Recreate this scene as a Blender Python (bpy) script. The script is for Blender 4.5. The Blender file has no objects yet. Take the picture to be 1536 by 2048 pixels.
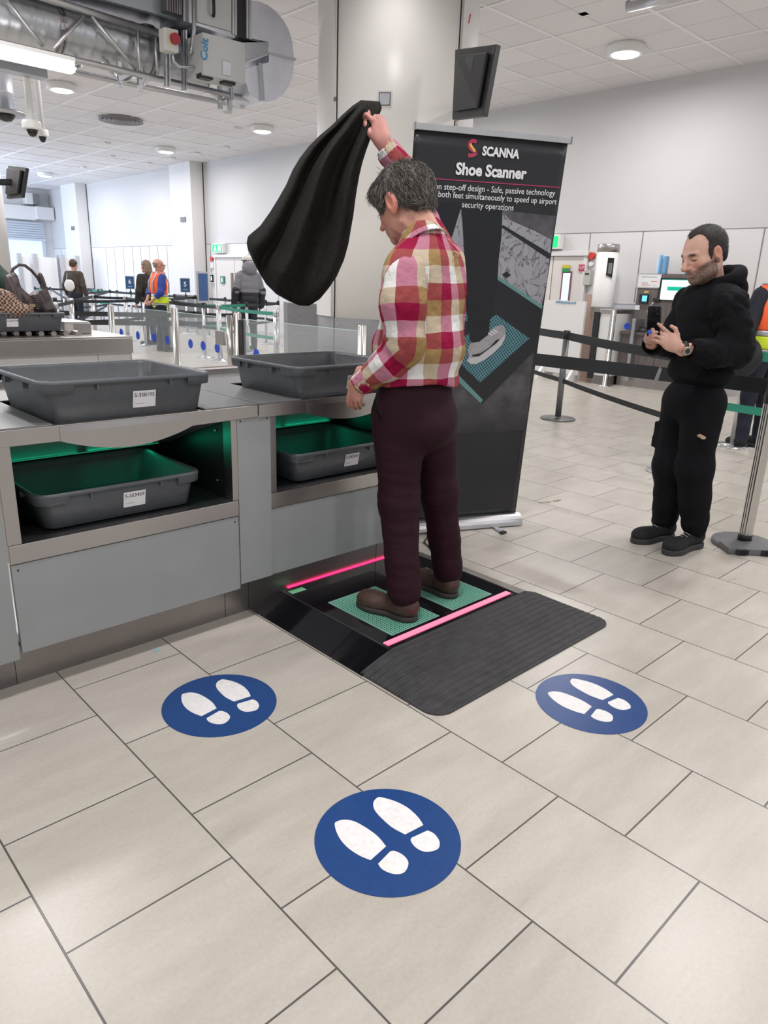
import bpy, bmesh, math, random
import numpy as np
from mathutils import Vector, Matrix
from math import sin, cos, pi, radians as R_, atan2, hypot
random.seed(7)
SC = bpy.context.scene
COL = SC.collection

# ------------------------------------------------------------------ camera
TILE = 0.42
FPX = 1432.19
CAM = np.array([-0.35221585, -2.36637589, 1.41415442])
RIGHT = np.array([0.72598876, -0.68691204, 0.03304796])
UPV = np.array([0.18462097, 0.24096427, 0.95281232])
FWD = np.array([0.66246164, 0.68562969, -0.30175572])
cd = bpy.data.cameras.new('camera'); cam = bpy.data.objects.new('camera', cd); COL.objects.link(cam)
cd.sensor_fit = 'VERTICAL'; cd.sensor_height = 36.0; cd.lens = 36.0 * FPX / 2048.0
cd.clip_start = 0.05; cd.clip_end = 200
m = Matrix.Identity(4)
for i in range(3):
    m[i][0] = RIGHT[i]; m[i][1] = UPV[i]; m[i][2] = -FWD[i]; m[i][3] = CAM[i]
cam.matrix_world = m
SC.camera = cam

# ------------------------------------------------------------------ light and exposure
SC.view_settings.view_transform = 'Standard'
SC.view_settings.look = 'None'
SC.view_settings.gamma = 1.0
SC.view_settings.use_curve_mapping = False
SC.view_settings.exposure = 0.0
world = bpy.data.worlds.new('world'); SC.world = world; world.use_nodes = True
WBG = world.node_tree.nodes['Background']
WBG.inputs[0].default_value = (0.93, 0.96, 1.0, 1); WBG.inputs[1].default_value = 0.55

def area(name, loc, size, energy, color=(1, 1, 1), rot=(0, 0, 0), shape='RECTANGLE', sy=None):
    l = bpy.data.lights.new(name, 'AREA'); l.shape = shape; l.size = size
    if sy: l.size_y = sy
    l.energy = energy; l.color = color
    o = bpy.data.objects.new(name, l); COL.objects.link(o); o.location = loc; o.rotation_euler = rot
    return o
# first lamp: daylight entering through the tall glass front at the far left end of the hall
area('daylight_window_and_fill', (0.5, 25.5, 2.6), 7.0, 620, (0.62, 0.76, 1.0), (R_(90), 0, R_(-112)), sy=3.8)
area('daylight_window_and_fill', (2.5, 22.5, 2.4), 4.0, 260, (0.70, 0.80, 1.0), (R_(90), 0, R_(-50)), sy=3.0)  # added cool fill brightening the far end wall; side windows only assumed

# ------------------------------------------------------------------ pixel -> world helpers (each at its own real depth)
def ray(px, py): return FWD + RIGHT * (px - 768) / FPX + UPV * (1024 - py) / FPX
def on(axis, val, px, py):
    d = ray(px, py); t = (val - CAM[axis]) / d[axis]; return CAM + t * d
HV = np.array([0.69485197, 0.7191528, 0.0])      # horizontal viewing direction
HR = np.array([0.7191528, -0.69485197, 0.0])
def pv(px, py, X0, Y0, off=0.0):
    """point of the ray on the vertical plane through (X0,Y0) facing the viewer, off metres behind it"""
    d = ray(px, py); p0 = np.array([X0, Y0, 0.0]) + HV * off
    t = ((p0 - CAM) @ HV) / (d @ HV); return CAM + t * d

# ------------------------------------------------------------------ materials
def new_mat(name):
    mt = bpy.data.materials.new(name); mt.use_nodes = True
    return mt, mt.node_tree.nodes, mt.node_tree.links, mt.node_tree.nodes['Principled BSDF']
def mat(name, col, rough=0.5, metal=0.0, noise=0.0, nscale=8.0, bump=0.0, bscale=60.0, emit=None, estr=1.0,
        stretch=None, alpha=None, transm=0.0, spec=None, coat=0.0, sss=0.0, rnoise=0.0):
    mt, N, L, b = new_mat(name)
    b.inputs['Base Color'].default_value = (*col, 1); b.inputs['Roughness'].default_value = rough
    b.inputs['Metallic'].default_value = metal
    if spec is not None: b.inputs['Specular IOR Level'].default_value = spec
    if coat: b.inputs['Coat Weight'].default_value = coat; b.inputs['Coat Roughness'].default_value = 0.08
    if transm: b.inputs['Transmission Weight'].default_value = transm; b.inputs['IOR'].default_value = 1.1
    if emit: b.inputs['Emission Color'].default_value = (*emit, 1); b.inputs['Emission Strength'].default_value = estr
    if sss: b.inputs['Subsurface Weight'].default_value = sss; b.inputs['Subsurface Radius'].default_value = (.01, .004, .002)
    tc = N.new('ShaderNodeTexCoord'); mp = N.new('ShaderNodeMapping'); L.new(tc.outputs['Object'], mp.inputs[0])
    if stretch: mp.inputs['Scale'].default_value = stretch
    n1 = N.new('ShaderNodeTexNoise'); n1.inputs['Scale'].default_value = nscale; n1.inputs['Detail'].default_value = 5
    L.new(mp.outputs[0], n1.inputs['Vector'])
    if noise:
        cr = N.new('ShaderNodeValToRGB'); cr.color_ramp.elements[0].position = .3; cr.color_ramp.elements[1].position = .7
        cr.color_ramp.elements[0].color = (*[max(0, c * (1 - noise)) for c in col], 1)
        cr.color_ramp.elements[1].color = (*[min(1, c * (1 + noise)) for c in col], 1)
        L.new(n1.outputs[0], cr.inputs[0]); L.new(cr.outputs[0], b.inputs['Base Color'])
    if rnoise:
        mr = N.new('ShaderNodeMapRange'); mr.inputs['To Min'].default_value = rough - rnoise; mr.inputs['To Max'].default_value = rough + rnoise
        L.new(n1.outputs[0], mr.inputs['Value']); L.new(mr.outputs[0], b.inputs['Roughness'])
    if bump:
        n2 = N.new('ShaderNodeTexNoise'); n2.inputs['Scale'].default_value = bscale; n2.inputs['Detail'].default_value = 6
        L.new(mp.outputs[0], n2.inputs['Vector'])
        bp = N.new('ShaderNodeBump'); bp.inputs['Strength'].default_value = bump; bp.inputs['Distance'].default_value = 0.01
        L.new(n2.outputs[0], bp.inputs['Height']); L.new(bp.outputs[0], b.inputs['Normal'])
    return mt
def attr_mat(name, rough=0.5, bump=0.0, bscale=80, sss=0.0, attr='Col', spec=0.5, stretch=None):
    mt, N, L, b = new_mat(name)
    a = N.new('ShaderNodeAttribute'); a.attribute_name = attr; L.new(a.outputs['Color'], b.inputs['Base Color'])
    b.inputs['Roughness'].default_value = rough; b.inputs['Specular IOR Level'].default_value = spec
    if sss: b.inputs['Subsurface Weight'].default_value = sss; b.inputs['Subsurface Radius'].default_value = (.012, .005, .003); b.inputs['Subsurface Scale'].default_value = 1.0
    if bump:
        tc = N.new('ShaderNodeTexCoord'); mp = N.new('ShaderNodeMapping'); L.new(tc.outputs['Object'], mp.inputs[0])
        if stretch: mp.inputs['Scale'].default_value = stretch
        n2 = N.new('ShaderNodeTexNoise'); n2.inputs['Scale'].default_value = bscale; n2.inputs['Detail'].default_value = 6
        L.new(mp.outputs[0], n2.inputs['Vector']); bp = N.new('ShaderNodeBump'); bp.inputs['Strength'].default_value = bump; bp.inputs['Distance'].default_value = .01
        L.new(n2.outputs[0], bp.inputs['Height']); L.new(bp.outputs[0], b.inputs['Normal'])
    return mt
def glass_mat(name, col=(.9, .95, .95), alpha=.16, rough=.02):
    mt, N, L, b = new_mat(name)
    b.inputs['Base Color'].default_value = (*col, 1); b.inputs['Roughness'].default_value = rough
    b.inputs['Alpha'].default_value = alpha; b.inputs['Specular IOR Level'].default_value = .8
    return mt

M = {}
M['white'] = mat('white_paint', (.74, .73, .72), .45)
M['offwhite'] = mat('white_plastic', (.8, .8, .78), .4)
M['steel'] = mat('brushed_stainless', (.46, .435, .42), .33, 1.0, noise=.03, nscale=2, rnoise=.03)
M['steel_pole'] = mat('polished_steel_tube', (.60, .58, .55), .22, 1.0, noise=.04, nscale=2)
M['steel_dark'] = mat('dark_stainless', (.30, .28, .29), .3, 1.0, noise=.2, nscale=3)
M['galv'] = mat('galvanised_steel', (.50, .52, .55), .36, 1.0, noise=.08, nscale=4, rnoise=.05)
M['galv_bright'] = mat('bright_galvanised_sheet', (.74, .76, .84), .42, .85, noise=.07, nscale=4, rnoise=.05)
M['alu'] = mat('aluminium_tube', (.60, .60, .61), .38, 1.0, noise=.06)
M['grey_panel'] = mat('grey_laminate_panel', (.285, .30, .305), .42, 0.0, noise=.05, nscale=5)
M['tray'] = mat('grey_tray_plastic', (.088, .098, .108), .42, noise=.08, nscale=30, bump=.08, bscale=300)
M['black_metal'] = mat('black_metal', (.012, .013, .014), .35)
M['black_gloss'] = mat('black_gloss', (.006, .006, .008), .07, coat=.3)
M['black_plastic'] = mat('black_plastic', (.015, .016, .018), .45)
M['rubber'] = mat('black_ribbed_rubber', (.030, .030, .032), .62, noise=.3, nscale=22, bump=.15, bscale=160)
M['dark_int'] = mat('dark_interior_metal', (.045, .05, .055), .33, .6)
M['belt'] = mat('black_belt_webbing', (.014, .017, .02), .6)
M['belt_green'] = mat('green_belt_webbing', (.02, .23, .15), .6)
M['blue'] = mat('blue_vinyl', (.011, .056, .205), .32, noise=.07, nscale=40)
M['blue_dot'] = mat('blue_dot_film', (.01, .06, .50), .4)
M['white_vinyl'] = mat('white_vinyl', (.80, .80, .79), .4, noise=.07, nscale=60)
M['paper'] = mat('white_label', (.78, .78, .79), .5)
M['ink'] = mat('black_ink', (.02, .02, .025), .6)
M['white_ink'] = mat('white_print', (.82, .82, .84), .5)
M['lampon'] = mat('lit_lamp_diffuser', (1, 1, 1), .5, emit=(1, .97, .95), estr=6.5)
M['tube_on'] = mat('lit_tube_diffuser', (1, 1, 1), .5, emit=(1, .98, .97), estr=8.0)
M['red_led'] = mat('red_light_strip', (.9, .02, .08), .4, emit=(1, .02, .12), estr=3.2)
M['pink_led'] = mat('pink_light_strip', (.85, .25, .35), .35, emit=(1, .12, .25), estr=.95)
M['teal_pad'] = mat('mint_pad', (.10, .42, .30), .35)
M['glass'] = glass_mat('clear_glass', (.75, .82, .84), .13)
M['skirt'] = mat('grey_skirting_laminate', (.20, .20, .205), .45, noise=.12, nscale=14, stretch=(1, 1, 4))
M['wood'] = mat('grey_brown_wood_laminate', (.135, .115, .11), .45, noise=.3, nscale=7, stretch=(9, 9, .6))
M['exit_green'] = mat('exit_sign_green', (.0, .5, .12), .4, emit=(0, .85, .22), estr=.9)
M['exit_white'] = mat('exit_sign_glyph', (.9, 1, .95), .4, emit=(.9, 1, .95), estr=1.2)
M['cream'] = mat('cream_door_leaf', (.72, .68, .64), .5)

# ------------------------------------------------------------------ mesh building
ORG = {}
def origin(parent):
    return ORG.get(parent.name, Vector((0, 0, 0))) if parent is not None else Vector((0, 0, 0))
def setp(o, label=None, cat=None, group=None, kind=None):
    if label: o['label'] = label
    if cat: o['category'] = cat
    if group: o['group'] = group
    if kind: o['kind'] = kind
    return o
def thing(name, label, cat, loc=(0, 0, 0), group=None, kind=None):
    o = bpy.data.objects.new(name, None); COL.objects.link(o); o.location = loc; o.empty_display_size = .1
    ORG[o.name] = Vector(loc)
    return setp(o, label, cat, group, kind)
def link(name, me, parent=None, mats=(), smooth=False, loc=None):
    """me has world coordinates; a top level mesh gets its origin at loc, a part uses the origin of its thing"""
    for mm in (mats if isinstance(mats, (list, tuple)) else [mats]): me.materials.append(mm)
    o = bpy.data.objects.new(name, me); COL.objects.link(o)
    off = origin(parent) if parent is not None else Vector(loc or (0, 0, 0))
    if off.length: me.transform(Matrix.Translation(-off))
    if parent is not None: o.parent = parent
    else: o.location = off
    ORG[o.name] = off
    if smooth: me.shade_smooth() if hasattr(me, 'shade_smooth') else None
    return o
class MB:
    def __init__(s): s.bm = bmesh.new(); s.mi = 0
    def _v(s, pts): return [s.bm.verts.new(tuple(float(c) for c in p)) for p in pts]
    def _f(s, vs, smooth=False):
        try: f = s.bm.faces.new(vs)
        except ValueError: return None
        f.material_index = s.mi; f.smooth = smooth; return f
    def hexa(s, p):  # 8 points: bottom 0-3 loop, top 4-7 loop
        v = s._v(p)
        for q in ((3, 2, 1, 0), (4, 5, 6, 7), (0, 1, 5, 4), (1, 2, 6, 5), (2, 3, 7, 6), (3, 0, 4, 7)): s._f([v[i] for i in q])
        return s
    def box(s, x0, y0, z0, x1, y1, z1, Mx=None):
        x0, x1 = min(x0, x1), max(x0, x1); y0, y1 = min(y0, y1), max(y0, y1); z0, z1 = min(z0, z1), max(z0, z1)
        p = [Vector(q) for q in ((x0, y0, z0), (x1, y0, z0), (x1, y1, z0), (x0, y1, z0), (x0, y0, z1), (x1, y0, z1), (x1, y1, z1), (x0, y1, z1))]
        if Mx is not None: p = [Mx @ q for q in p]
        return s.hexa(p)
    def quad(s, *p): s._f(s._v(p)); return s
    def prism(s, pts, vec):
        """closed solid from a planar polygon pushed along vec"""
        vec = Vector(tuple(float(c) for c in vec)); a = s._v(pts); b = s._v([Vector(tuple(float(c) for c in q)) + vec for q in pts])
        s._f(a[::-1]); s._f(b); n = len(a)
        for i in range(n): s._f([a[i], a[(i + 1) % n], b[(i + 1) % n], b[i]])
        return s
    def loft(s, loops, cap0=True, cap1=True, smooth=True, closed=True):
        L = [s._v(l) for l in loops]; n = len(L[0])
        for a, b in zip(L[:-1], L[1:]):
            for i in range(n if closed else n - 1): s._f([a[i], a[(i + 1) % n], b[(i + 1) % n], b[i]], smooth)
        if cap0: s._f(L[0][::-1])
        if cap1: s._f(L[-1])
        return s
    def tube(s, pts, r, n=12, cap=True, smooth=True):
        pts = [Vector(tuple(float(c) for c in p)) for p in pts]; rs = r if isinstance(r, (list, tuple)) else [r] * len(pts)
        loops = []; prev = None
        for i, p in enumerate(pts):
            t = (pts[min(i + 1, len(pts) - 1)] - pts[max(i - 1, 0)]).normalized()
            if prev is None:
                u = t.cross(Vector((0, 0, 1)))
                if u.length < .05: u = t.cross(Vector((1, 0, 0)))
                u.normalize()
            else:
                u = prev - t * prev.dot(t); u.normalize()
            prev = u; w = t.cross(u)
            loops.append([p + (u * cos(2 * pi * k / n) + w * sin(2 * pi * k / n)) * rs[i] for k in range(n)])
        return s.loft(loops, cap, cap, smooth)
    def lathe(s, cx, cy, prof, n=28, smooth=True, a0=0, a1=2 * pi):
        full = abs(a1 - a0 - 2 * pi) < 1e-6
        loops = [[(cx + r * cos(a0 + (a1 - a0) * k / n), cy + r * sin(a0 + (a1 - a0) * k / n), z) for k in range(n if full else n + 1)] for r, z in prof]
        return s.loft(loops, full, full, smooth, full)
    def build(s, name, m, parent=None, bevel=0, loc=None, label=None, seg=2):
        bmesh.ops.recalc_face_normals(s.bm, faces=s.bm.faces[:])
        me = bpy.data.meshes.new(name); s.bm.to_mesh(me); s.bm.free()
        o = link(name, me, parent, m, loc=loc)
        if bevel:
            b = o.modifiers.new('bevel', 'BEVEL'); b.width = bevel; b.segments = seg; b.limit_method = 'ANGLE'; b.angle_limit = R_(40)
        if label: o['label'] = label
        return o
def struct(o): o['kind'] = 'structure'; return o
def rrect(x0, y0, x1, y1, r, z, n=5):
    """rounded rectangle loop"""
    out = []
    for cx, cy, a in ((x1 - r, y1 - r, 0), (x0 + r, y1 - r, pi / 2), (x0 + r, y0 + r, pi), (x1 - r, y0 + r, 3 * pi / 2)):
        for k in range(n + 1):
            t = a + pi / 2 * k / n; out.append((cx + r * cos(t), cy + r * sin(t), z))
    return out
def copy_tree(o, parent=None):
    c = o.copy(); COL.objects.link(c)
    if parent is not None: c.parent = parent
    for ch in [q for q in ORIG_CHILDREN(o)]: copy_tree(ch, c)
    return c
def ORIG_CHILDREN(o): return [q for q in COL.objects if q.parent == o]
FONT_CACHE = {}
def text_mesh(body, size, bold=0.0, align='LEFT', spacing=1.0, ext=.0006):
    cu = bpy.data.curves.new('t', 'FONT'); cu.body = body; cu.size = size; cu.extrude = ext; cu.offset = bold; cu.align_x = align
    cu.space_character = spacing; cu.resolution_u = 3
    o = bpy.data.objects.new('t', cu); COL.objects.link(o)
    dg = bpy.context.evaluated_depsgraph_get(); dg.update()
    me = bpy.data.meshes.new_from_object(o.evaluated_get(dg)); bpy.data.objects.remove(o); bpy.data.curves.remove(cu)
    return me
def text(name, body, size, m, parent, org, ex, ey, bold=0.0, align='LEFT', spacing=1.0, width=None, ext=.0006, label=None):
    """lettering with its baseline at org, running along ex, letters standing along ey (world)"""
    me = text_mesh(body, size, bold, align, spacing, ext)
    ex = Vector(tuple(ex)).normalized(); ey = Vector(tuple(ey)); ey = (ey - ex * ey.dot(ex)).normalized(); ez = ex.cross(ey)
    if width is not None and len(me.vertices):
        xs = [v.co.x for v in me.vertices]; w = max(xs) - min(xs)
        if w > 0: me.transform(Matrix.Diagonal((width / w, 1, 1, 1)))
    Mx = Matrix.Identity(4)
    for i in range(3): Mx[i][0] = ex[i]; Mx[i][1] = ey[i]; Mx[i][2] = ez[i]; Mx[i][3] = float(org[i])
    me.transform(Mx)
    o = link(name, me, parent, m)
    if label: o['label'] = label
    return o
# ------------------------------------------------------------------ floor
def floor_material():
    mt, N, L, b = new_mat('beige_porcelain_tiles')
    def math_(op, a, bb=None, c=None):
        n = N.new('ShaderNodeMath'); n.operation = op
        for i, v in enumerate((a, bb, c)):
            if v is None: continue
            if isinstance(v, (int, float)): n.inputs[i].default_value = v
            else: L.new(v, n.inputs[i])
        return n.outputs[0]
    g = N.new('ShaderNodeNewGeometry'); sp = N.new('ShaderNodeSeparateXYZ'); L.new(g.outputs['Position'], sp.inputs[0])
    u = math_('DIVIDE', sp.outputs[0], TILE); v = math_('DIVIDE', sp.outputs[1], -TILE)
    c = math_('FLOOR', u)
    par = math_('FLOORED_MODULO', c, 2.0)              # odd courses start at 0, even ones at one half
    sh = math_('MULTIPLY', math_('SUBTRACT', 1.0, par), 0.5)
    drift = math_('MULTIPLY', math_('MINIMUM', math_('MAXIMUM', c, 0.0), 9.0), 0.0075)
    v2 = math_('SUBTRACT', math_('SUBTRACT', v, sh), drift)
    r = math_('FLOOR', v2)
    fu = math_('SUBTRACT', u, c); fv = math_('SUBTRACT', v2, r)
    du = math_('MINIMUM', fu, math_('SUBTRACT', 1.0, fu)); dv = math_('MINIMUM', fv, math_('SUBTRACT', 1.0, fv))
    d = math_('MINIMUM', du, dv)
    gm = N.new('ShaderNodeMapRange'); gm.inputs['From Min'].default_value = .0042; gm.inputs['From Max'].default_value = .0068
    L.new(d, gm.inputs['Value'])
    # per-tile tone
    cb = N.new('ShaderNodeCombineXYZ'); L.new(c, cb.inputs[0]); L.new(r, cb.inputs[1])
    wn = N.new('ShaderNodeTexWhiteNoise'); wn.noise_dimensions = '3D'; L.new(cb.outputs[0], wn.inputs['Vector'])
    # travertine like veining, direction shifting with the tile
    ad = N.new('ShaderNodeVectorMath'); ad.operation = 'MULTIPLY_ADD'; L.new(wn.outputs['Color'], ad.inputs[0]); ad.inputs[1].default_value = (7, 7, 7); L.new(g.outputs['Position'], ad.inputs[2])
    mp = N.new('ShaderNodeMapping'); mp.inputs['Scale'].default_value = (1.2, 4.5, 1); mp.inputs['Rotation'].default_value = (0, 0, .35); L.new(ad.outputs[0], mp.inputs[0])
    n1 = N.new('ShaderNodeTexNoise'); n1.inputs['Scale'].default_value = 2.6; n1.inputs['Detail'].default_value = 8; n1.inputs['Roughness'].default_value = .62; L.new(mp.outputs[0], n1.inputs['Vector'])
    cr = N.new('ShaderNodeValToRGB'); e = cr.color_ramp.elements
    e[0].position = .25; e[0].color = (.435, .405, .352, 1); e[1].position = .75; e[1].color = (.54, .51, .452, 1)
    L.new(n1.outputs[0], cr.inputs[0])
    n3 = N.new('ShaderNodeTexNoise'); n3.inputs['Scale'].default_value = 90; n3.inputs['Detail'].default_value = 4; L.new(g.outputs['Position'], n3.inputs['Vector'])
    mr3 = N.new('ShaderNodeMapRange'); mr3.inputs['From Min'].default_value = .3; mr3.inputs['From Max'].default_value = .7; mr3.inputs['To Min'].default_value = .95; mr3.inputs['To Max'].default_value = 1.04; L.new(n3.outputs[0], mr3.inputs['Value'])
    tone = math_('MULTIPLY', math_('MULTIPLY_ADD', wn.outputs['Value'], .07, .965), mr3.outputs[0])
    mul = N.new('ShaderNodeVectorMath'); mul.operation = 'SCALE'; L.new(cr.outputs[0], mul.inputs[0]); L.new(tone, mul.inputs['Scale'])
    mx = N.new('ShaderNodeMix'); mx.data_type = 'RGBA'; L.new(gm.outputs[0], mx.inputs['Factor']); mx.inputs['A'].default_value = (.085, .082, .078, 1); L.new(mul.outputs[0], mx.inputs['B'])
    # small dark specks of dirt
    vo = N.new('ShaderNodeTexVoronoi'); vo.inputs['Scale'].default_value = 5.5; L.new(g.outputs['Position'], vo.inputs['Vector'])
    sp2 = math_('LESS_THAN', vo.outputs['Distance'], .014)
    mx2 = N.new('ShaderNodeMix'); mx2.data_type = 'RGBA'; L.new(math_('MULTIPLY', sp2, .7), mx2.inputs['Factor']); L.new(mx.outputs['Result'], mx2.inputs['A']); mx2.inputs['B'].default_value = (.07, .06, .05, 1)
    L.new(mx2.outputs['Result'], b.inputs['Base Color'])
    rr = N.new('ShaderNodeMapRange'); rr.inputs['To Min'].default_value = .22; rr.inputs['To Max'].default_value = .40; L.new(n1.outputs[0], rr.inputs['Value'])
    L.new(rr.outputs[0], b.inputs['Roughness'])
    bp = N.new('ShaderNodeBump'); bp.inputs['Strength'].default_value = .5; bp.inputs['Distance'].default_value = .003; L.new(gm.outputs[0], bp.inputs['Height']); L.new(bp.outputs[0], b.inputs['Normal'])
    return mt
struct(MB().box(-9, -8, -.12, 11.2, 31, 0).build('floor', floor_material()))

# ------------------------------------------------------------------ ceiling
def ceiling_material():
    mt, N, L, b = new_mat('suspended_ceiling_tiles')
    def math_(op, a, bb=None):
        n = N.new('ShaderNodeMath'); n.operation = op
        for i, v in enumerate((a, bb)):
            if v is None: continue
            if isinstance(v, (int, float)): n.inputs[i].default_value = v
            else: L.new(v, n.inputs[i])
        return n.outputs[0]
    g = N.new('ShaderNodeNewGeometry'); sp = N.new('ShaderNodeSeparateXYZ'); L.new(g.outputs['Position'], sp.inputs[0])
    def dist(o, off, per):
        f = math_('FRACT', math_('DIVIDE', math_('SUBTRACT', o, off), per)); return math_('MULTIPLY', math_('MINIMUM', f, math_('SUBTRACT', 1.0, f)), per)
    thin = math_('MINIMUM', dist(sp.outputs[0], 7.007, .684), dist(sp.outputs[1], 2.5, .67))
    tm = math_('LESS_THAN', thin, .006)
    mx = N.new('ShaderNodeMix'); mx.data_type = 'RGBA'; L.new(tm, mx.inputs['Factor'])
    cu = math_('FLOOR', math_('DIVIDE', math_('SUBTRACT', sp.outputs[0], 7.007), .684)); cv = math_('FLOOR', math_('DIVIDE', math_('SUBTRACT', sp.outputs[1], 2.5), .67))
    cb = N.new('ShaderNodeCombineXYZ'); L.new(cu, cb.inputs[0]); L.new(cv, cb.inputs[1])
    wn = N.new('ShaderNodeTexWhiteNoise'); L.new(cb.outputs[0], wn.inputs['Vector'])
    cr = N.new('ShaderNodeValToRGB'); cr.color_ramp.elements[0].color = (.74, .72, .735, 1); cr.color_ramp.elements[1].color = (.80, .785, .79, 1); L.new(wn.outputs['Value'], cr.inputs[0])
    L.new(cr.outputs[0], mx.inputs['A']); mx.inputs['B'].default_value = (.52, .50, .51, 1)
    L.new(mx.outputs['Result'], b.inputs['Base Color']); b.inputs['Roughness'].default_value = .6
    return mt
CZ = 4.5
struct(MB().box(-9, -8, CZ, 11.2, 31, CZ + .1).build('ceiling', ceiling_material()))
g = MB()
for k in range(-11, 3):
    x = 7.007 + 1.3685 * k; g.box(x - .022, -8, CZ - .012, x + .022, 28.9, CZ)
for k in range(-7, 20):
    y = 2.5 + 1.34 * k; g.box(-9, y - .022, CZ - .011, 10.98, y + .022, CZ)
struct(g.build('trim_1', mat('white_ceiling_bars', (.85, .84, .84), .4)))

# ------------------------------------------------------------------ right hand wall (far side of the hall)
M['wall_up'] = mat('upper_wall_paint', (.60, .592, .585), .55, noise=.02, nscale=.6)
M['wall_low'] = mat('lower_wall_panels', (.70, .69, .685), .35)
struct(MB().box(11, -8, 2.37, 11.2, 29, CZ).build('wall_right', M['wall_up']))
w = MB(); w.box(11.004, -8, 0, 11.2, 29, 2.368)
seams = [4.624, 3.676, 1.84, .9, -.9, -2.7, 6.4, 8.2, 10, 11.8, 13.6, 14.95, 16.9, 17.25, 18.9, 19.5, 20.1, 20.7, 21.3, 21.9, 22.6, 23.3, 24.0, 26.6, 27.4, 28.2]
struct(w.build('wall_right_panels', M['wall_low']))
s = MB()
for y in seams: s.box(10.9985, y - .007, 0, 11.01, y + .007, 2.36)
s.box(10.999, -8, 2.362, 11.01, 29, 2.372)
struct(s.build('trim_2', mat('dark_panel_joint', (.22, .21, .22), .6)))
struct(MB().box(10.985, -8, 0, 11.0, 16.4, .11).build('baseboard_right', mat('pale_skirting', (.55, .54, .54), .4)))
# projecting casings along that wall
for n, (y0, y1) in enumerate(((17.15, 18.35), (25.25, 26.6))):
    p = thing('wall_column', ['white boxed wall pier between the exit doors and the daylit panels', 'white boxed wall pier farthest left, beside the entrance front'][n], 'pier', (10.8, y0, 0))
    MB().box(10.6, y0, .95, 11.0, y1, CZ - .002).build('casing', M['white'], p)
    MB().box(10.59, y0 - .01, 0, 11.0, y1 + .01, .95).build('skirting', M['skirt'], p)
    MB().box(10.585, y0 - .012, 0.95, 11.0, y0 - .004, CZ - .01).build('shadow_joint', M['ink'], p) if False else None
    MB().box(10.98, y0 - .02, .95, 11.0, y0 - .004, CZ - .01).build('joint', M['ink'], p)
    MB().box(10.57, y0 + .35, 2.95, 10.60, y0 + .62, 3.08).build('small_grille', M['skirt'], p)
# far end wall with entrance front
struct(MB().box(5.2, 29, 0, 11.2, 29.2, CZ).build('wall_back', M['white']))
M['sky_glass'] = mat('daylit_glass', (.55, .68, .85), .1, emit=(.60, .75, 1.0), estr=.75)
M['pale_metal'] = mat('pale_blue_metal', (.62, .67, .74), .4)
e = thing('window_1', None, None, (9.2, 28.9, 0)); struct(e)
MB().box(6.4, 28.93, 0, 10.6, 28.985, 2.62).build('pane', M['sky_glass'], e)
f = MB()
for x in (6.4, 7.8, 9.2, 10.6): f.box(x - .06, 28.86, 0, x + .06, 28.93, 2.62)
f.box(6.4, 28.86, 1.25, 10.6, 28.93, 1.33)
f.build('window_frame', M['pale_metal'], e)
f = MB(); f.box(6.3, 28.8, 2.62, 10.7, 28.99, 2.7)
for k in range(7): f.box(6.4, 28.84, 2.72 + k * .085, 10.6, 28.92, 2.77 + k * .085)
f.box(6.3, 28.9, 2.7, 10.7, 28.98, 3.32)
f.build('louvre', M['pale_metal'], e)
c = thing('roller_shutter_housing', 'white boxed canopy above the louvred entrance at far left', 'canopy', (9, 28.6, 3.3))
MB().box(6.3, 28.55, 3.36, 10.3, 28.98, 3.85).build('casing', M['offwhite'], c, .01)
MB().box(10.3, 28.4, 3.4, 10.95, 28.98, 3.85).build('end_box', M['white'], c, .01)
c = thing('wall_speaker', 'grey box speaker on the far wall above the shutter housing', 'speaker', (10.3, 28.7, 3.9))
MB().box(10.0, 28.5, 3.92, 10.25, 28.98, 4.32).build('cabinet', M['white'], c, .01)
MB().box(10.25, 28.5, 3.93, 10.5, 28.98, 4.3).build('grille', M['skirt'], c, .01)
# partitions near the entrance
for n, (px0, px1, yy) in enumerate(((40, 70, 25.3), (72, 118, 25.0), (126, 156, 24.6))):
    a = on(1, yy, px0, 530); b2 = on(1, yy, px1, 530)
    p = thing('partition_panel', ['pale freestanding partition panel behind the handbag, leftmost', 'pale freestanding partition panel in the middle of the three', 'cream freestanding partition panel beside the person carrying a white bag'][n], 'partition', (float(a[0]), yy, 0))
    MB().box(a[0], yy, .12, b2[0], yy + .04, 1.95).build('panel', M['white'] if n < 2 else M['cream'], p)
    for x in (a[0], b2[0]): MB().box(x - .07, yy - .04, 0, x + .07, yy + .08, 2.05).build('post', M['alu'], p)

# ------------------------------------------------------------------ door sets in the wall
def double_door(idx, y0, y1, split, name_lbl, window):
    d = thing('door_%d' % idx, None, None, (10.95, (y0 + y1) / 2, 0)); struct(d)
    f = MB(); f.box(10.93, y0 - .07, 0, 11.0, y0, 2.06); f.box(10.93, y1, 0, 11.0, y1 + .07, 2.06); f.box(10.90, y0 - .09, 2.0, 11.0, y1 + .09, 2.08); f.build('door_frame', M['white'], d, .004)
    for a, bb in ((y0, split - .006), (split + .006, y1)):
        leaf = MB().box(10.955, a + .004, .01, 10.998, bb - .004, 1.995).build('door_leaf', M['cream'], d)
        if window:
            wy0 = (a + bb) / 2 - .07; MB().box(10.945, wy0 - .03, .95, 10.957, wy0 + .17, 1.75).build('vision_frame', mat('burgundy_vision_frame', (.25, .08, .1), .5), d)
            MB().box(10.94, wy0, .98, 10.948, wy0 + .14, 1.72).build('vision_panel', M['sky_glass'], d)
        else:
            wy0 = split + (.06 if a < split else -.16); 
            MB().box(10.93, wy0, .25, 10.957, wy0 + .1, 1.6).build('finger_plate', mat('bronze_plate', (.18, .13, .09), .4, .5), d)
    return d
double_door(1, 4.66, 6.3, 5.28, '', True)
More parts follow.
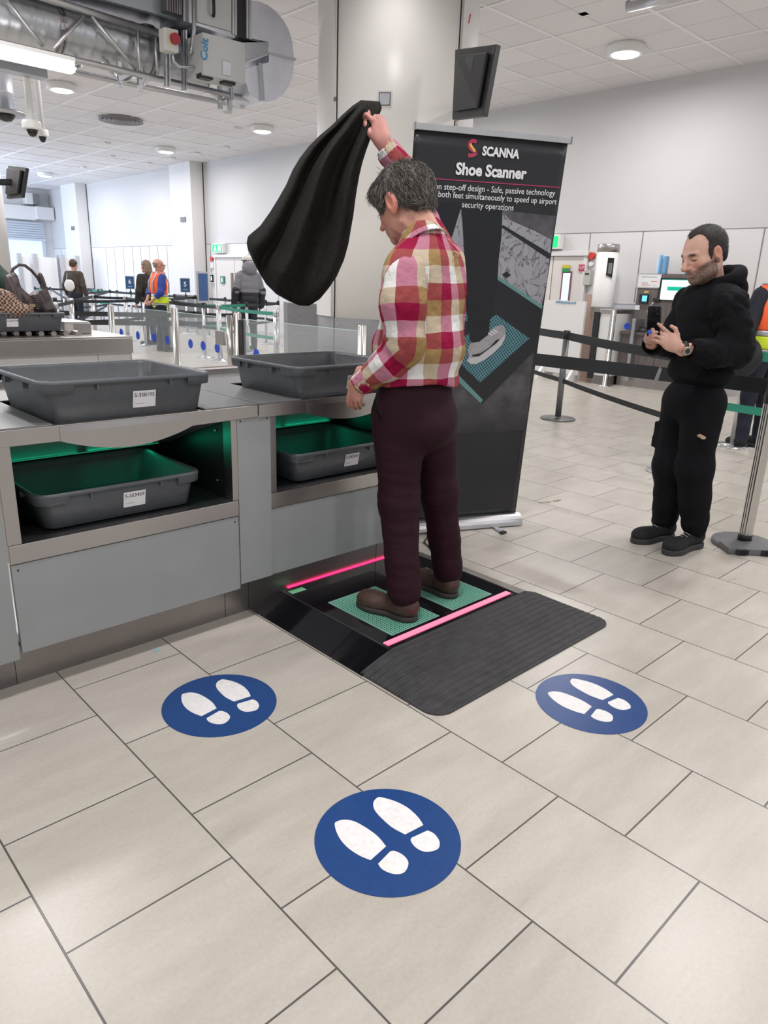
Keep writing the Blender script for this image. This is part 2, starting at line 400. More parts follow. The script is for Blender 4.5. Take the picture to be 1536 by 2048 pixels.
double_door(2, 14.95, 16.55, 15.6, '', False)

def exit_sign(y0, y1, z0, z1, lbl, glyph):
    t = thing('exit_sign', lbl, 'exit sign', (10.9, (y0 + y1) / 2, z0))
    MB().box(10.86, y0 - .03, z0 - .03, 10.998, y1 + .03, z1 + .03).build('housing', M['offwhite'], t, .008)
    MB().box(10.852, y0, z0, 10.862, y1, z1).build('sign_face', M['exit_green'], t)
    if glyph:
        mb = MB(); w_ = (y1 - y0)
        mb.box(10.846, y0 + w_ * .10, z0 + .03, 10.853, y0 + w_ * .40, z1 - .03)      # doorway
        mb.build('doorway_pictogram', M['exit_white'], t)
        yc = y0 + w_ * .68; mb = MB()
        mb.lathe(0, 0, [(.0, 0)], 4) if False else None
        mb.prism([(10.846, yc + .022 * cos(a * pi / 4), z1 - .055 + .022 * sin(a * pi / 4)) for a in range(8)], (.006, 0, 0))
        mb.box(10.846, yc - .028, z0 + .08, 10.852, yc + .028, z1 - .08)
        mb.prism([(10.846, yc - .02, z0 + .09), (10.846, yc + .01, z0 + .09), (10.846, yc - .03, z0 + .02), (10.846, yc - .055, z0 + .03)], (.006, 0, 0))
        mb.prism([(10.846, yc - .0, z0 + .09), (10.846, yc + .03, z0 + .09), (10.846, yc + .055, z0 + .03), (10.846, yc + .03, z0 + .02)], (.006, 0, 0))
        mb.build('person_pictogram', M['exit_white'], t)
exit_sign(5.16, 5.46, 2.14, 2.32, 'green lit exit sign above the cream doors, half hidden by the banner', False)
exit_sign(16.05, 16.55, 2.15, 2.34, 'green lit running-man exit sign above the doors by the person in the puffer jacket', True)

def wallbox(name, lbl, cat, y0, y1, z0, z1, m, d=.06, parts=()):
    t = thing(name, lbl, cat, (10.97, (y0 + y1) / 2, z0))
    MB().box(11 - d, y0, z0, 10.999, y1, z1).build('case', m, t, .006)
    return t
t = wallbox('electrical_box', 'grey-green electrical box on the wall between the cream doors and the scanning tower', 'wall box', 4.49, 4.62, 1.53, 1.77, mat('grey_green_box', (.5, .5, .45), .5), .08)
MB().box(10.912, 4.52, 1.70, 10.921, 4.59, 1.725).build('slot', M['ink'], t)
t = thing('fire_sounder', 'red fire alarm sounder on the wall beside the white scanning tower', 'alarm', (10.97, 4.52, 1.97))
MB().tube([(10.999, 4.53, 2.0), (10.93, 4.53, 2.0)], .055, 16).build('sounder', mat('red_plastic', (.65, .05, .03), .4), t)
MB().tube([(10.999, 4.53, 1.87), (10.95, 4.53, 1.87)], .04, 16).build('bell_push', M['offwhite'], t)
t = thing('fire_sounder', 'small red fire alarm sounder on the wall left of the puffer-jacket person\'s doors', 'alarm', (10.97, 16.8, 1.97))
MB().tube([(10.999, 16.78, 1.97), (10.93, 16.78, 1.97)], .06, 16).build('sounder', mat('red_plastic_far', (.65, .05, .03), .4), t)
MB().box(10.95, 16.7, 1.72, 10.999, 16.86, 1.87).build('call_box', M['offwhite'], t)
t = wallbox('electrical_box', 'grey cabinet on the wall left of the doors behind the puffer-jacket person', 'wall box', 16.62, 16.8, 1.3, 1.58, mat('pale_grey_box', (.5, .5, .52), .5), .08)
t = thing('wall_sign', 'small crimson CP notice beside the cream doors', 'sign', (10.99, 4.68, 1.76))
MB().box(10.925, 4.625, 1.752, 10.935, 4.735, 1.86).build('sign_plate', mat('crimson_sign', (.5, .04, .10), .5), t)
text('lettering', 'CP', .075, M['white_ink'], t, (10.923, 4.72, 1.785), (0, -1, 0), (0, 0, 1))
t = thing('wall_sign', 'yellow and green notice above the narrow door window', 'sign', (10.94, 5.05, 1.78))
MB().box(10.925, 4.92, 1.80, 10.94, 5.06, 1.85).build('yellow_strip', mat('yellow_sign', (.65, .5, .03), .5), t)
MB().box(10.925, 4.92, 1.74, 10.94, 5.06, 1.80).build('green_strip', mat('green_sign', (.03, .28, .1), .5), t)
for n, (px, py) in enumerate(((424, 557), (445, 560))):
    p = on(0, 10.93, px, py)
    t = thing('wall_sign', ['small green notice on the wall left of the exit doors behind the puffer-jacket person', 'small green notice on the leaf of the exit doors behind the puffer-jacket person'][n], 'sign', tuple(p))
    MB().box(10.92, p[1] - .1, p[2] - .1, 10.95, p[1] + .1, p[2] + .1).build('sign_plate', M['exit_white'] if False else mat('dark_green_notice', (.02, .2, .12), .5), t)
    MB().box(10.914, p[1] - .03, p[2] - .06, 10.921, p[1] + .05, p[2] + .06).build('pictogram', M['white_ink'], t)
t = thing('wall_panel_box', 'grey access panel on the daylit wall behind the 5 sign', 'access panel', (10.99, 18.6, 1.3))
MB().box(10.96, 18.42, 1.05, 10.999, 18.95, 1.95).build('door', mat('pale_grey_panel', (.55, .55, .56), .5), t, .005)

# ------------------------------------------------------------------ ceiling lamps on their real grid
lamp_pts = {(9.25, 3.33): 'round white surface ceiling lamp nearest, over the right-hand wall', (9.2, 11.58): 'round white ceiling lamp just above the left shoulder of the swung jacket',
            (9.17, 15.75): 'round white ceiling lamp second from the duct elbow, farther back', (9.0, 23.5): 'round white ceiling lamp farthest back near the left monitor',
            (5.07, 11.5): 'round white ceiling lamp beside the two dome cameras', (9.2, 7.45): None, (9.1, 19.6): None, (5.07, 7.45): None, (5.07, 15.7): None, (1.0, 3.3): None, (5.0, 3.3): None, (1.0, -.8): None,
            (5.1, -.8): None, (1.0, 7.45): None, (1.0, 11.6): None, (-3.1, -.8): None, (-3.1, 3.3): None, (9.25, -.8): None, (9.25, -4.9): None, (5.1, -4.9): None, (1.0, -4.9): None, (-3.1, -4.9): None, (5.07, 19.8): None, (1.0, 15.7): None}
for (x, y), lbl in lamp_pts.items():
    if lbl:
        t = thing('ceiling_lamp', lbl, 'ceiling lamp', (x, y, CZ), 'round surface lamps on the ceiling grid')
        MB().lathe(x, y, [(.0, CZ - .001), (.235, CZ - .001), (.24, CZ - .03), (.235, CZ - .105), (.222, CZ - .115), (.178, CZ - .113), (.17, CZ - .10), (0, CZ - .10)], 40).build('housing', M['offwhite'], t)
        MB().lathe(x, y, [(0, CZ - .101), (.165, CZ - .101), (.172, CZ - .110), (.15, CZ - .124), (0, CZ - .126)], 32).build('diffuser', M['lampon'], t)
    a = area('lamp_light', (x, y, CZ - .14), .36, 4 if (x, y) == (5.0, 3.3) else 67, (1, .962, .972), shape='DISK')
t = thing('ceiling_vent', 'round dark ringed ceiling air diffuser left of centre', 'air diffuser', (6.97, 13.4, CZ), None)
g = MB()
for r in (.42, .33, .25, .17, .09): g.lathe(6.97, 13.4, [(r, CZ - .002), (r + .02, CZ - .05), (r - .035, CZ - .022), (r - .04, CZ - .002)], 32)
g.build('rings', mat('grey_vent', (.30, .28, .29), .5), t)
MB().lathe(6.97, 13.4, [(0, CZ - .004), (.40, CZ - .004), (.40, CZ - .001), (0, CZ - .001)], 32).build('backing', M['ink'], t)
for n, (px, py) in enumerate(((214, 285), (167, 333), (224, 311), (298, 325), (394, 305), (345, 315), (453, 293), (475, 255), (453, 225))):
    p = on(2, CZ, px, py)
    t = thing('smoke_detector', 'small white disc detector dotted on the far ceiling', 'detector', tuple(p), 'small detectors dotted on the far ceiling')
    MB().lathe(p[0], p[1], [(0, CZ - .001), (.09, CZ - .001), (.09, CZ - .03), (.05, CZ - .055), (0, CZ - .055)], 18).build('body', M['offwhite'], t)
# ------------------------------------------------------------------ big round column
def V3(a): return Vector((float(a[0]), float(a[1]), float(a[2])))
def dp(px, py, d): return CAM + d * ray(px, py)
CC = dp(777, 640, 8.85); CR = .865
M['column'] = mat('column_cladding', (.86, .845, .81), .32, noise=.015, nscale=.8)
c = thing('round_column', 'large round cream column behind the man in the checked shirt', 'column', (float(CC[0]), float(CC[1]), 0))
MB().lathe(CC[0], CC[1], [(CR, 1.04), (CR, CZ - .002)], 72).build('cladding', M['column'], c)
MB().lathe(CC[0], CC[1], [(CR + .006, 0), (CR + .006, 1.035), (CR, 1.04)], 72).build('skirting', M['skirt'], c)
av = atan2(float(CAM[1] - CC[1]), float(CAM[0] - CC[0]))
for dx, nm in ((-.72, 'seam'), (.735, 'seam')):
    a = av + math.asin(dx * 1.0); x = CC[0] + (CR + .002) * cos(a); y = CC[1] + (CR + .002) * sin(a)
    MB().tube([(x, y, 0), (x, y, CZ - .01)], .008, 6).build(nm, M['ink'], c)
# raised cover strips at both flanks
for s_ in (-1, 1):
    a0 = av + s_ * math.asin(.76); a1 = av + s_ * 1.45
    lo = []
    for z in (1.05, CZ - .003):
        lp = [(CC[0] + (CR + .02) * cos(a0 + (a1 - a0) * k / 10), CC[1] + (CR + .02) * sin(a0 + (a1 - a0) * k / 10), z) for k in range(11)]
        lp += [(CC[0] + (CR - .01) * cos(a0 + (a1 - a0) * k / 10), CC[1] + (CR - .01) * sin(a0 + (a1 - a0) * k / 10), z) for k in range(10, -1, -1)]
        lo.append(lp)
    MB().loft(lo, smooth=False).build('cover_strip', M['white'], c)
def on_cyl(px, py, cx, cy, r):
    d = ray(px, py); a = d[0] ** 2 + d[1] ** 2; ox, oy = CAM[0] - cx, CAM[1] - cy
    b = 2 * (ox * d[0] + oy * d[1]); cc = ox * ox + oy * oy - r * r; t = (-b - math.sqrt(b * b - 4 * a * cc)) / (2 * a); return CAM + t * d
def cyl_plate(mb, px0, py0, px1, py1, r, th):
    p0 = on_cyl(px0, py1, CC[0], CC[1], r); p1 = on_cyl(px1, py1, CC[0], CC[1], r); z0 = p0[2]; z1 = on_cyl(px0, py0, CC[0], CC[1], r)[2]
    n = Vector((p0[0] + p1[0] - 2 * CC[0], p0[1] + p1[1] - 2 * CC[1], 0)).normalized() * th
    mb.prism([(p0[0], p0[1], z0), (p1[0], p1[1], z0), (p1[0], p1[1], z1), (p0[0], p0[1], z1)], n)
mb = MB(); cyl_plate(mb, 755, 182, 783, 214, CR + .001, .012); fr = mb.build('hatch_frame', M['white'], c)
mb = MB(); cyl_plate(mb, 757.5, 184.5, 780.5, 211, CR + .0135, .001); mb.build('hatch_gap', M['ink'], fr)
mb = MB(); cyl_plate(mb, 759, 186, 779, 209.5, CR + .0148, .002); mb.build('hatch_plate', M['galv'], fr)
mb = MB(); cyl_plate(mb, 667, 195, 673, 203, CR + .002, .004); mb.build('number_plate', M['skirt'], c)
# dark cabinet beside it
p0 = dp(575, 640, 9.3); p1 = dp(640, 640, 9.1)
t = thing('equipment_cabinet', 'dark grey flush cabinet standing left of the big column behind the glass screen', 'cabinet', (float(p0[0]), float(p0[1]), 0))
MB().prism([(p0[0], p0[1], 0), (p1[0], p1[1], 0), (p1[0] + .2, p1[1] + .5, 0), (p0[0] + .3, p0[1] + .5, 0)], (0, 0, 1.16)).build('body', M['skirt'], t, .006)
MB().box(0, 0, 0, .001, .001, .001).bm.free() if False else None
# left column
C2 = dp(-84, 560, 12.6)
c = thing('round_column', 'round white column cut by the left edge of the picture', 'column', (float(C2[0]), float(C2[1]), 0))
MB().lathe(C2[0], C2[1], [(CR, 1.04), (CR, CZ - .002)], 60).build('cladding', M['white'], c)
MB().lathe(C2[0], C2[1], [(CR + .006, 0), (CR + .006, 1.035), (CR, 1.04)], 60).build('skirting', M['skirt'], c)
# monitors
def monitor(tr, br, bl, tl, lbl, dt=.035):
    pts = [V3(q) for q in (tl, tr, br, bl)]; cen = sum(pts, Vector()) / 4
    n = (pts[1] - pts[0]).cross(pts[2] - pts[1]).normalized()
    if n.dot(V3(CAM) - cen) < 0: n = -n
    t = thing('hanging_monitor', lbl, 'monitor', tuple(cen))
    MB().prism(pts, n * -.05).build('bezel', M['black_plastic'], t, .006)
    ins = [cen + (p - cen) * .78 for p in pts]
    MB().prism([p + n * .001 for p in ins], n * dt).build('rear_housing', M['black_plastic'], t, .012)
    lab = [cen + (p - cen) * .22 + (pts[0] + pts[1] - pts[2] - pts[3]) * .12 + n * (dt + .002) for p in pts]
    MB().prism(lab, n * .001).build('rating_label', mat('dark_label', (.05, .055, .065), .5), t)
    return t, cen, n
t, cen, n = monitor(dp(992, 88, 6.1), dp(966, 231, 6.25), dp(904, 239, 6.95), dp(910, 99, 6.85), 'black wall monitor seen from behind, hung right of the big column')
MB().tube([cen - n * .03, V3((CC[0] + .62 * CR, CC[1] - .75 * CR, float(cen[2]) + .1))], .035, 10).build('mounting_arm', M['black_metal'], t)
t, cen, n = monitor(dp(52, 335, 11.4), dp(43, 394, 11.5), dp(13, 397, 12.2), dp(16, 331, 12.2), 'black monitor hung on the column at the far left edge', .05)
MB().tube([cen, V3(((cen[0] * .3 + C2[0] * .7), (cen[1] * .3 + C2[1] * .7), float(cen[2])))], .05, 8).build('mounting_arm', M['black_metal'], t)
t = thing('red_cable', 'thin red cable curving down from the ceiling onto the big column', 'cable', tuple(dp(928, 40, 7.3)))
MB().tube([dp(925, -10, 7.6), dp(936, 12, 7.5), dp(941, 30, 7.45), dp(938, 45, 7.45), dp(929, 58, 7.55), dp(921, 68, 7.7)], .006, 6).build('cord', mat('red_cord', (.6, .05, .05), .4), t)

# ------------------------------------------------------------------ services truss with spiral duct and air handler
YT = 5.3
def T(px, py, y=YT): return V3(on(1, y, px, py))
def seg(a, b, f0, f1): return a + (b - a) * f0, a + (b - a) * f1
tr = thing('services_truss', 'aluminium tube lattice truss hanging under the ceiling at top left', 'truss', tuple(T(250, 60)))
bot0, bot1 = T(150, 120), T(498, 199); bl0 = bot0 + (bot0 - bot1) * 1.2
top0, top1 = T(96, -2), T(326, 70); tl0 = top0 + (top0 - top1) * 1.6
zt = (top0.z + top1.z) / 2; zb = (bot0.z + bot1.z) / 2
YF = YT + .55
MB().tube([bl0, bot1], .030, 14).build('bottom_chord', M['alu'], tr)
MB().tube([tl0, top1], .032, 14).build('top_chord', M['alu'], tr)
fb1 = T(487, 214, YF); fb0 = T(152, 145, YF); fb0 = fb0 + (fb0 - fb1) * 1.2
MB().tube([fb0, fb1], .028, 12).build('rear_chord', M['alu'], tr)
ftop1 = Vector((top1.x, YF, zt)); MB().tube([Vector((tl0.x, YF, zt)), ftop1], .028, 12).build('rear_top_chord', M['alu'], tr)
for a, b in (((10, -4), (86, 93)), ((168, 33), (107, 97)), ((183, 33), (272, 139)), ((275, 58), (279, 143)), ((310, 68), (315, 149))):
    MB().tube([T(*a), T(*b)], .017, 10).build('lattice_tube', M['alu'], tr)
for a, b in (((205, 128), (243, 165)), ((243, 165), (272, 150)), ((300, 152), (285, 172)), ((150, 137), (165, 129)), ((415, 180), (440, 202)), ((440, 203), (470, 190))):
    p, q = T(*a), T(*b, YF)
    MB().tube([p, q], .017, 8).build('cross_tube', M['alu'], tr)
MB().tube([T(482, 214, YT + .2), T(525, 198, YT + .2)], .02, 8).build('end_tube', M['alu'], tr)
MB().tube([T(525, 198, YT + .2), T(487, 160, YT + .2)], .016, 8).build('end_tube', M['alu'], tr)
for x in (243, 283, 444, 463): 
    a = T(x, 150 + (x - 243) * .23); MB().box(a.x - .02, YT + .02, a.z - .1, a.x + .02, YT + .06, a.z + .12).build('clamp', M['galv'], tr)
# spiral duct
d0, d1 = T(-330, -45, YT + .3), T(410, 128, YT + .3)
zd = (d0.z + d1.z) / 2; rd = .235
t = thing('spiral_duct', 'round galvanised spiral duct running through the truss', 'duct', (float(d1.x), YT + .3, zd))
lo = []; nseg = 150; xs = [d0.x + (d1.x - d0.x) * k / nseg for k in range(nseg + 1)]
for k, x in enumerate(xs):
    rr = rd + (.006 if k % 5 == 0 else 0); sl = .03
    lo.append([(x + sl * sin(2 * pi * j / 28), YT + .3 + rr * cos(2 * pi * j / 28), zd + rr * sin(2 * pi * j / 28)) for j in range(28)])
MB().loft(lo).build('pipe', M['galv'], t)
for px in (111, 293):
    x = T(px, 90, YT + .3).x; MB().lathe(0, 0, [(0, 0)], 3).bm.free() if False else None
    lo = [[(x + dx, YT + .3 + r * cos(2 * pi * j / 28), zd + r * sin(2 * pi * j / 28)) for j in range(28)] for dx, r in ((-.03, rd), (-.03, rd + .02), (-.012, rd + .02), (-.01, rd + .008), (.01, rd + .008), (.012, rd + .02), (.03, rd + .02), (.03, rd))]
    MB().loft(lo, smooth=False).build('clamp_ring', M['steel_dark'], t)
# cable tray and channel above
t = thing('cable_tray', 'galvanised channel and cable tray above the truss chord', 'cable tray', tuple(T(200, 10, YT + .25)))
a, b = T(175, -8), T(382, 48); a = a + (a - b) * 1.2
zc = (a.z + b.z) / 2
MB().prism([(a.x, YT - .02, a.z), (b.x, YT - .02, b.z), (b.x, YT - .02, b.z + .14), (a.x, YT - .02, a.z + .14)], (0, .06, 0)).build('channel', mat('blue_grey_channel', (.36, .41, .43), .4, .6), t)
MB().prism([(a.x, YT + .05, a.z), (b.x, YT + .05, b.z), (b.x, YT + .5, b.z), (a.x, YT + .5, a.z)], (0, 0, .02)).build('tray_floor', M['steel_dark'], t)
rng = random.Random(3)
for k in range(9):
    yy = YT + .1 + .04 * k; pts = []
    for j in range(14):
        f = j / 13; px = -60 + 330 * f; p = T(px, -14 + 86 * f + rng.uniform(-4, 4), yy); pts.append(p)
    MB().tube(pts, .011, 6).build('cable', [M['black_plastic'], M['offwhite'], mat('brown_cable', (.3, .16, .1), .5), M['galv']][k % 4], t)
# air handling unit
YA = 5.12
def A(px, py, dy=0): return V3(on(1, YA + dy, px, py))
def face(mb, pts, depth, dy=0): mb.prism([A(x, y, dy) for x, y in pts], (0, depth, 0))
t = thing('air_handler', 'grey rectangular air handling unit with a black handle on its door', 'air handler', tuple(A(430, 40)))
mb = MB(); face(mb, [(391, -60), (470, -40), (470, 76), (391, 50)], .6); mb.build('casing', M['galv'], t)
mb = MB(); face(mb, [(394, -60), (463, -40), (463, 63), (394, 44)], .02, -.015); mb.build('access_door', mat('pale_door_panel', (.58, .58, .58), .4, .2), t, .004)
hd = A(428, 0, -.07); MB().tube([A(427, -10, -.02), A(427, -8, -.07), A(428, 26, -.07), A(427, 32, -.02)], .016, 8).build('handle', M['black_plastic'], t)
mb = MB(); face(mb, [(332, -60), (364, -52), (364, 30), (332, 20)], .5, .05)
mb.build('ribbed_section', mat('dark_ribbed_steel', (.14, .14, .15), .4, .6), t)
mb = MB()
for k in range(9): face(mb, [(334 + k * 3.4, -60), (335.6 + k * 3.4, -60), (335.6 + k * 3.4, 22 + k), (334 + k * 3.4, 21 + k)], .02, .03)
mb.build('ribs', M['steel_dark'], t)
mb = MB(); face(mb, [(367, -50), (390, -46), (390, 48), (367, 42)], .5, .02); mb.build('end_panel', M['galv'], t)
for x0, x1, m_ in ((465, 469, 'alu'), (470, 474, 'galv'), (493, 497, 'alu'), (498, 503, 'galv')):
    mb = MB(); face(mb, [(x0, -50), (x1, -50), (x1, 68 + (x1 - 465) * .3), (x0, 67 + (x0 - 465) * .3)], .6, -.02); mb.build('flange', M[m_], t)
mb = MB(); face(mb, [(474, -50), (494, -50), (494, 79), (474, 72)], .55, .02); mb.build('flexible_connector', mat('black_flexible_fabric', (.02, .022, .028), .55, bump=.4, bscale=30), t)
mb = MB(); face(mb, [(391, 50), (494, 79), (520, 84), (520, 76), (470, 62)], .6, .03); mb.build('base_frame', M['steel_dark'], t)
# elbow
t = thing('duct_elbow', 'bright galvanised D-shaped duct elbow at the end of the air handler', 'duct elbow', tuple(A(545, 100)))
out_up = [(503, 1), (520, 3), (536, 10), (552, 22), (567, 40), (578, 60), (584, 80), (587, 100), (588, 116), (538, 104), (538, 84), (503, 77)]
out_lo = [(538, 106), (588, 118), (588, 135), (585, 155), (577, 175), (566, 190), (552, 200), (538, 204), (524, 203), (500, 190), (490, 160), (490, 136), (538, 124)]
mb = MB(); face(mb, out_up, .5); mb.build('upper_half', M['galv_bright'], t, .004)
mb = MB(); face(mb, out_lo, .5); mb.build('lower_half', M['galv_bright'], t, .004)
mb = MB(); face(mb, [(536, 102), (592, 117), (592, 121), (536, 106)], .54, -.03); mb.build('flange', M['alu'], t)
mb = MB(); face(mb, [(517, 125), (521, 126), (526, 200), (522, 201)], .05, -.03); face(mb, [(521, 126), (525, 127), (530, 201), (526, 200)], .04, -.02); mb.build('support_strut', M['galv'], t)
mb = MB(); face(mb, [(490, 124), (536, 106), (536, 110), (492, 128)], .04, -.04); mb.build('bracket', M['alu'], t)
mb = MB(); face(mb, [(488, 85), (536, 84), (536, 106), (490, 124)], .4, .02); mb.build('inner_duct', M['galv'], t)
# control box
t = thing('control_box', 'pale grey heater control box with blue lettering under the air handler', 'control box', tuple(A(448, 118, -.25)))
mb = MB(); face(mb, [(405, 64), (490, 86), (491, 167), (407, 149)], .3, -.25); mb.build('case', mat('light_grey_box', (.50, .51, .51), .4, .1), t, .004)
mb = MB(); face(mb, [(445, 121), (463, 125), (463, 153), (445, 149)], .004, -.256); mb.build('hatch', M['galv'], t, .002)
q = A(413, 150, -.25); q2 = A(491, 168, -.25)
for a, b in (((401, 152), (425, 157)), ((447, 163), (470, 168))):
    p, q = A(*a, -.2), A(*b, -.2); zz = min(p.z, q.z)
    MB().box(p.x, YA - .21, zz - .012, q.x, YA - .12, zz + .03).build('cable_gland_plate', M['black_plastic'], t)
text('lettering', 'Colt', .11, mat('blue_lettering', (.03, .25, .5), .5), t, A(414, 123, -.256), (0.12, 0, 1), (-1, 0, .12), bold=.002)
for a, b, c_, d_ in (((392, 74), (401, 74), (401, 102), (392, 102)), ((393, 114), (402, 114), (402, 142), (393, 142))):
    mb = MB(); mb.prism([A(405.5, a[1] - 8, -.252 + .02 + .2 * 0), A(405.5, a[1] - 8, -.10), A(405.5, c_[1] - 12, -.10), A(405.5, c_[1] - 12, -.232)], (-.006, 0, 0)); mb.build('data_label', M['paper'], t)
t = thing('isolator_switch', 'pale isolator switch box with a red rotary knob beside the control box', 'switch box', tuple(A(344, 80, -.1)))
mb = MB(); face(mb, [(328, 53), (357, 60), (358, 106), (330, 99)], .12, -.12); mb.build('case', mat('cream_box', (.60, .60, .56), .45), t, .008)
mb = MB(); face(mb, [(339, 66), (355, 69), (356, 90), (341, 87)], .004, -.126); mb.build('yellow_plate', mat('yellow_plate', (.75, .55, .05), .5), t)
a = A(349, 78, -.13); MB().tube([a, a + Vector((0, -.03, 0))], .05, 20).build('knob', mat('dark_red_knob', (.32, .01, .03), .4), t)
MB().tube([A(345, 100, -.06), A(347, 122, -.06), A(358, 133, -.06), A(372, 134, -.06), A(388, 133, -.1)], .014, 8).build('conduit', M['galv'], t)
MB().tube([A(387, -20, -.05), A(388, 60, -.05), A(384, 95, -.05), A(381, 108, -.05)], .022, 10).build('conduit', M['galv'], t)
for x0, x1, ya, yb in ((331, 341, 62, 172), (366, 374, 60, 180), (462, 467, 165, 200)):
    mb = MB(); face(mb, [(x0, ya), (x0 + 3, ya), (x0 + 3.6, yb), (x0 + .6, yb)], .04, .06); face(mb, [(x1 - 3, ya), (x1, ya), (x1 + .6, yb), (x1 - 2.4, yb)], .04, .06); face(mb, [(x0 + 2, ya), (x1 - 2, ya), (x1 - 1.4, yb), (x0 + 2.6, yb)], .01, .1)
    mb.build('slotted_strut', M['galv'], tr)
# tube luminaire
YL = 4.75
a0, a1 = V3(on(1, YL, -260, 34)), V3(on(1, YL, 149, 113)); b1 = V3(on(1, YL, 149, 138)); z1 = (a0.z + a1.z) / 2; z0 = z1 - (a1.z - b1.z)
t = thing('tube_luminaire', 'bright white linear tube light hung below the truss, cut by the left edge', 'tube light', (float(a1.x), YL, float(z0)))
MB().box(a0.x, YL, z0, a1.x, YL + .10, z1 - .012).build('diffuser', M['tube_on'], t, .012)
MB().box(a0.x, YL - .004, z1 - .012, a1.x + .003, YL + .104, z1 + .02).build('housing', M['offwhite'], t)
area('tube_light', (float(a1.x + a0.x) / 2, YL + .05, float(z0) - .03), 1.7, 45, (1, .98, .96), sy=.1)
a = V3(on(1, 6.2, 41, 128)); b = V3(on(1, 6.2, 97, 158))
t = thing('unlit_luminaire', 'grey unlit luminaire housing below the bright tube light', 'light housing', tuple(a))
MB().box(a.x - .3, 6.2, b.z + .0, b.x, 6.34, b.z + .12).build('housing', M['galv'], t, .01)
# vertical duct stub with dome
p = dp(2, 180, 8.6)
t = thing('drop_duct', 'bright round drop duct ending in a flange and black dome at the left edge', 'duct', tuple(p))
zt_, zb_ = dp(2, 120, 8.6)[2], dp(2, 222, 8.6)[2]
MB().lathe(p[0], p[1], [(.13, zb_), (.13, zb_ + .2), (.14, zb_ + .205), (.13, zb_ + .22), (.13, zb_ + .42), (.14, zb_ + .425), (.13, zb_ + .44), (.13, CZ)], 32).build('pipe', M['galv_bright'], t)
MB().lathe(p[0], p[1], [(0, zb_ - .02), (.24, zb_ - .02), (.25, zb_ - .005), (.24, zb_ + .012), (0, zb_ + .012)], 36).build('flange', M['galv'], t)
MB().lathe(p[0] + .02, p[1], [(0, zb_ - .10), (.06, zb_ - .09), (.1, zb_ - .05), (.11, zb_ - .02), (0, zb_ - .02)], 24).build('dome', M['black_gloss'], t)
for n, (px, pyt, pyb, dep, wpx) in enumerate(((63, 152, 248, 7.6, 17), (84, 160, 264, 9.3, 12))):
    q = dp(px, pyb, dep)
    t = thing('dome_camera', ['white dome camera on a ceiling pole, the nearer and larger of the pair', 'white dome camera on a ceiling pole, the smaller one just right behind'][n], 'camera', tuple(q))
    s = dep / FPX; r = 18 * s if n == 0 else 12 * s
    tp = q[2] + 8 * s
    MB().lathe(q[0], q[1], [(6.5 * s * (.85 if n else 1), q[2]), (5.8 * s * (.85 if n else 1), CZ - .002)], 20).build('pole', M['offwhite'], t)
    MB().lathe(q[0], q[1], [(0, q[2] - .055), (r * .93, q[2] - .055), (r, q[2] - .04), (r, q[2] + .01), (r * .93, q[2] + .03), (0, q[2] + .035)], 32).build('body', M['offwhite'], t)
    MB().lathe(q[0], q[1], [(0, q[2] - .125), (r * .35, q[2] - .115), (r * .55, q[2] - .085), (r * .62, q[2] - .056), (0, q[2] - .056)], 24).build('dome', M['black_gloss'], t)
# bits at the top right of the picture
t = thing('ceiling_bracket', 'small grey bracket hanging from the ceiling at the top edge', 'bracket', tuple(dp(1170, 5, 8.3)))
q = dp(1170, 3, 8.3); MB().box(q[0] - .05, q[1] - .05, q[2] - .03, q[0] + .05, q[1] + .05, CZ).build('body', M['galv'], t)
t = thing('ceiling_track', 'grey aluminium track end hanging at the top right edge', 'track', tuple(dp(1262, 12, 7.8)))
MB().tube([dp(1258, 14, 7.8), dp(1380, -14, 6.9)], .05, 10).build('body', M['alu'], t)
MB().tube([dp(1256, 4, 7.8), dp(1258, 20, 7.8)], .03, 8).build('end_clamp', M['galv'], t)
# ------------------------------------------------------------------ queue barriers
M['post'] = mat('silver_post', (.62, .62, .63), .28, .9, noise=.05)
def belt(mb_name, p, q, z0, z1, m, parent, sag=.012, th=.002):
    """a strap hanging between two posts, z0..z1 tall at p, one mesh"""
    mb = MB(); n = 10; d = Vector((q[0] - p[0], q[1] - p[1], 0)); nn = Vector((-d.y, d.x, 0)).normalized() * th
    a = []
    dz = (q[2] if len(q) > 2 else 0) - (p[2] if len(p) > 2 else 0)
    for k in range(n + 1):
        f = k / n; s = -sag * 4 * f * (1 - f) + dz * f
        b = Vector((p[0] + d.x * f, p[1] + d.y * f, s))
        a.append([b + Vector((0, 0, z0)) - nn, b + Vector((0, 0, z0)) + nn, b + Vector((0, 0, z1)) + nn, b + Vector((0, 0, z1)) - nn])
    mb.loft(a, smooth=False); return mb.build(mb_name, m, parent)
BELTCOL = {'k': 'belt', 'g': 'belt_green'}
def stanchion(x, y, lbl, h=1.0, r=.032, br=.17, style='dome', mt=None, group=None, belts=(), cap='black_plastic'):
    mt = mt or M['post']
    t = thing('queue_barrier_post', lbl, 'barrier post', (x, y, 0), group)
    MB().lathe(x, y, [(0, 0), (br, 0), (br, .008), (br * .93, .018), (br * .5, .038), (r * 1.6, .05), (r * 1.2, .055), (0, .055)] if style == 'dome' else [(0, 0), (br, 0), (br, .012), (br * .96, .018), (0, .018)], 32).build('base', M['galv'] if style != 'dark' else mt, t)
    MB().lathe(x, y, [(r, .03), (r, h - .09), (r * .98, h - .09)], 18).build('pole', mt, t)
    MB().lathe(x, y, [(r * 1.08, h - .09), (r * 1.08, h - .004), (r * .9, h), (0, h)], 18).build('belt_head', M[cap], t)
    for (bx, by, zt, w, c) in belts:
        belt('belt', (x, y), (bx, by), zt - w, zt, M[BELTCOL[c]], t)
    return t
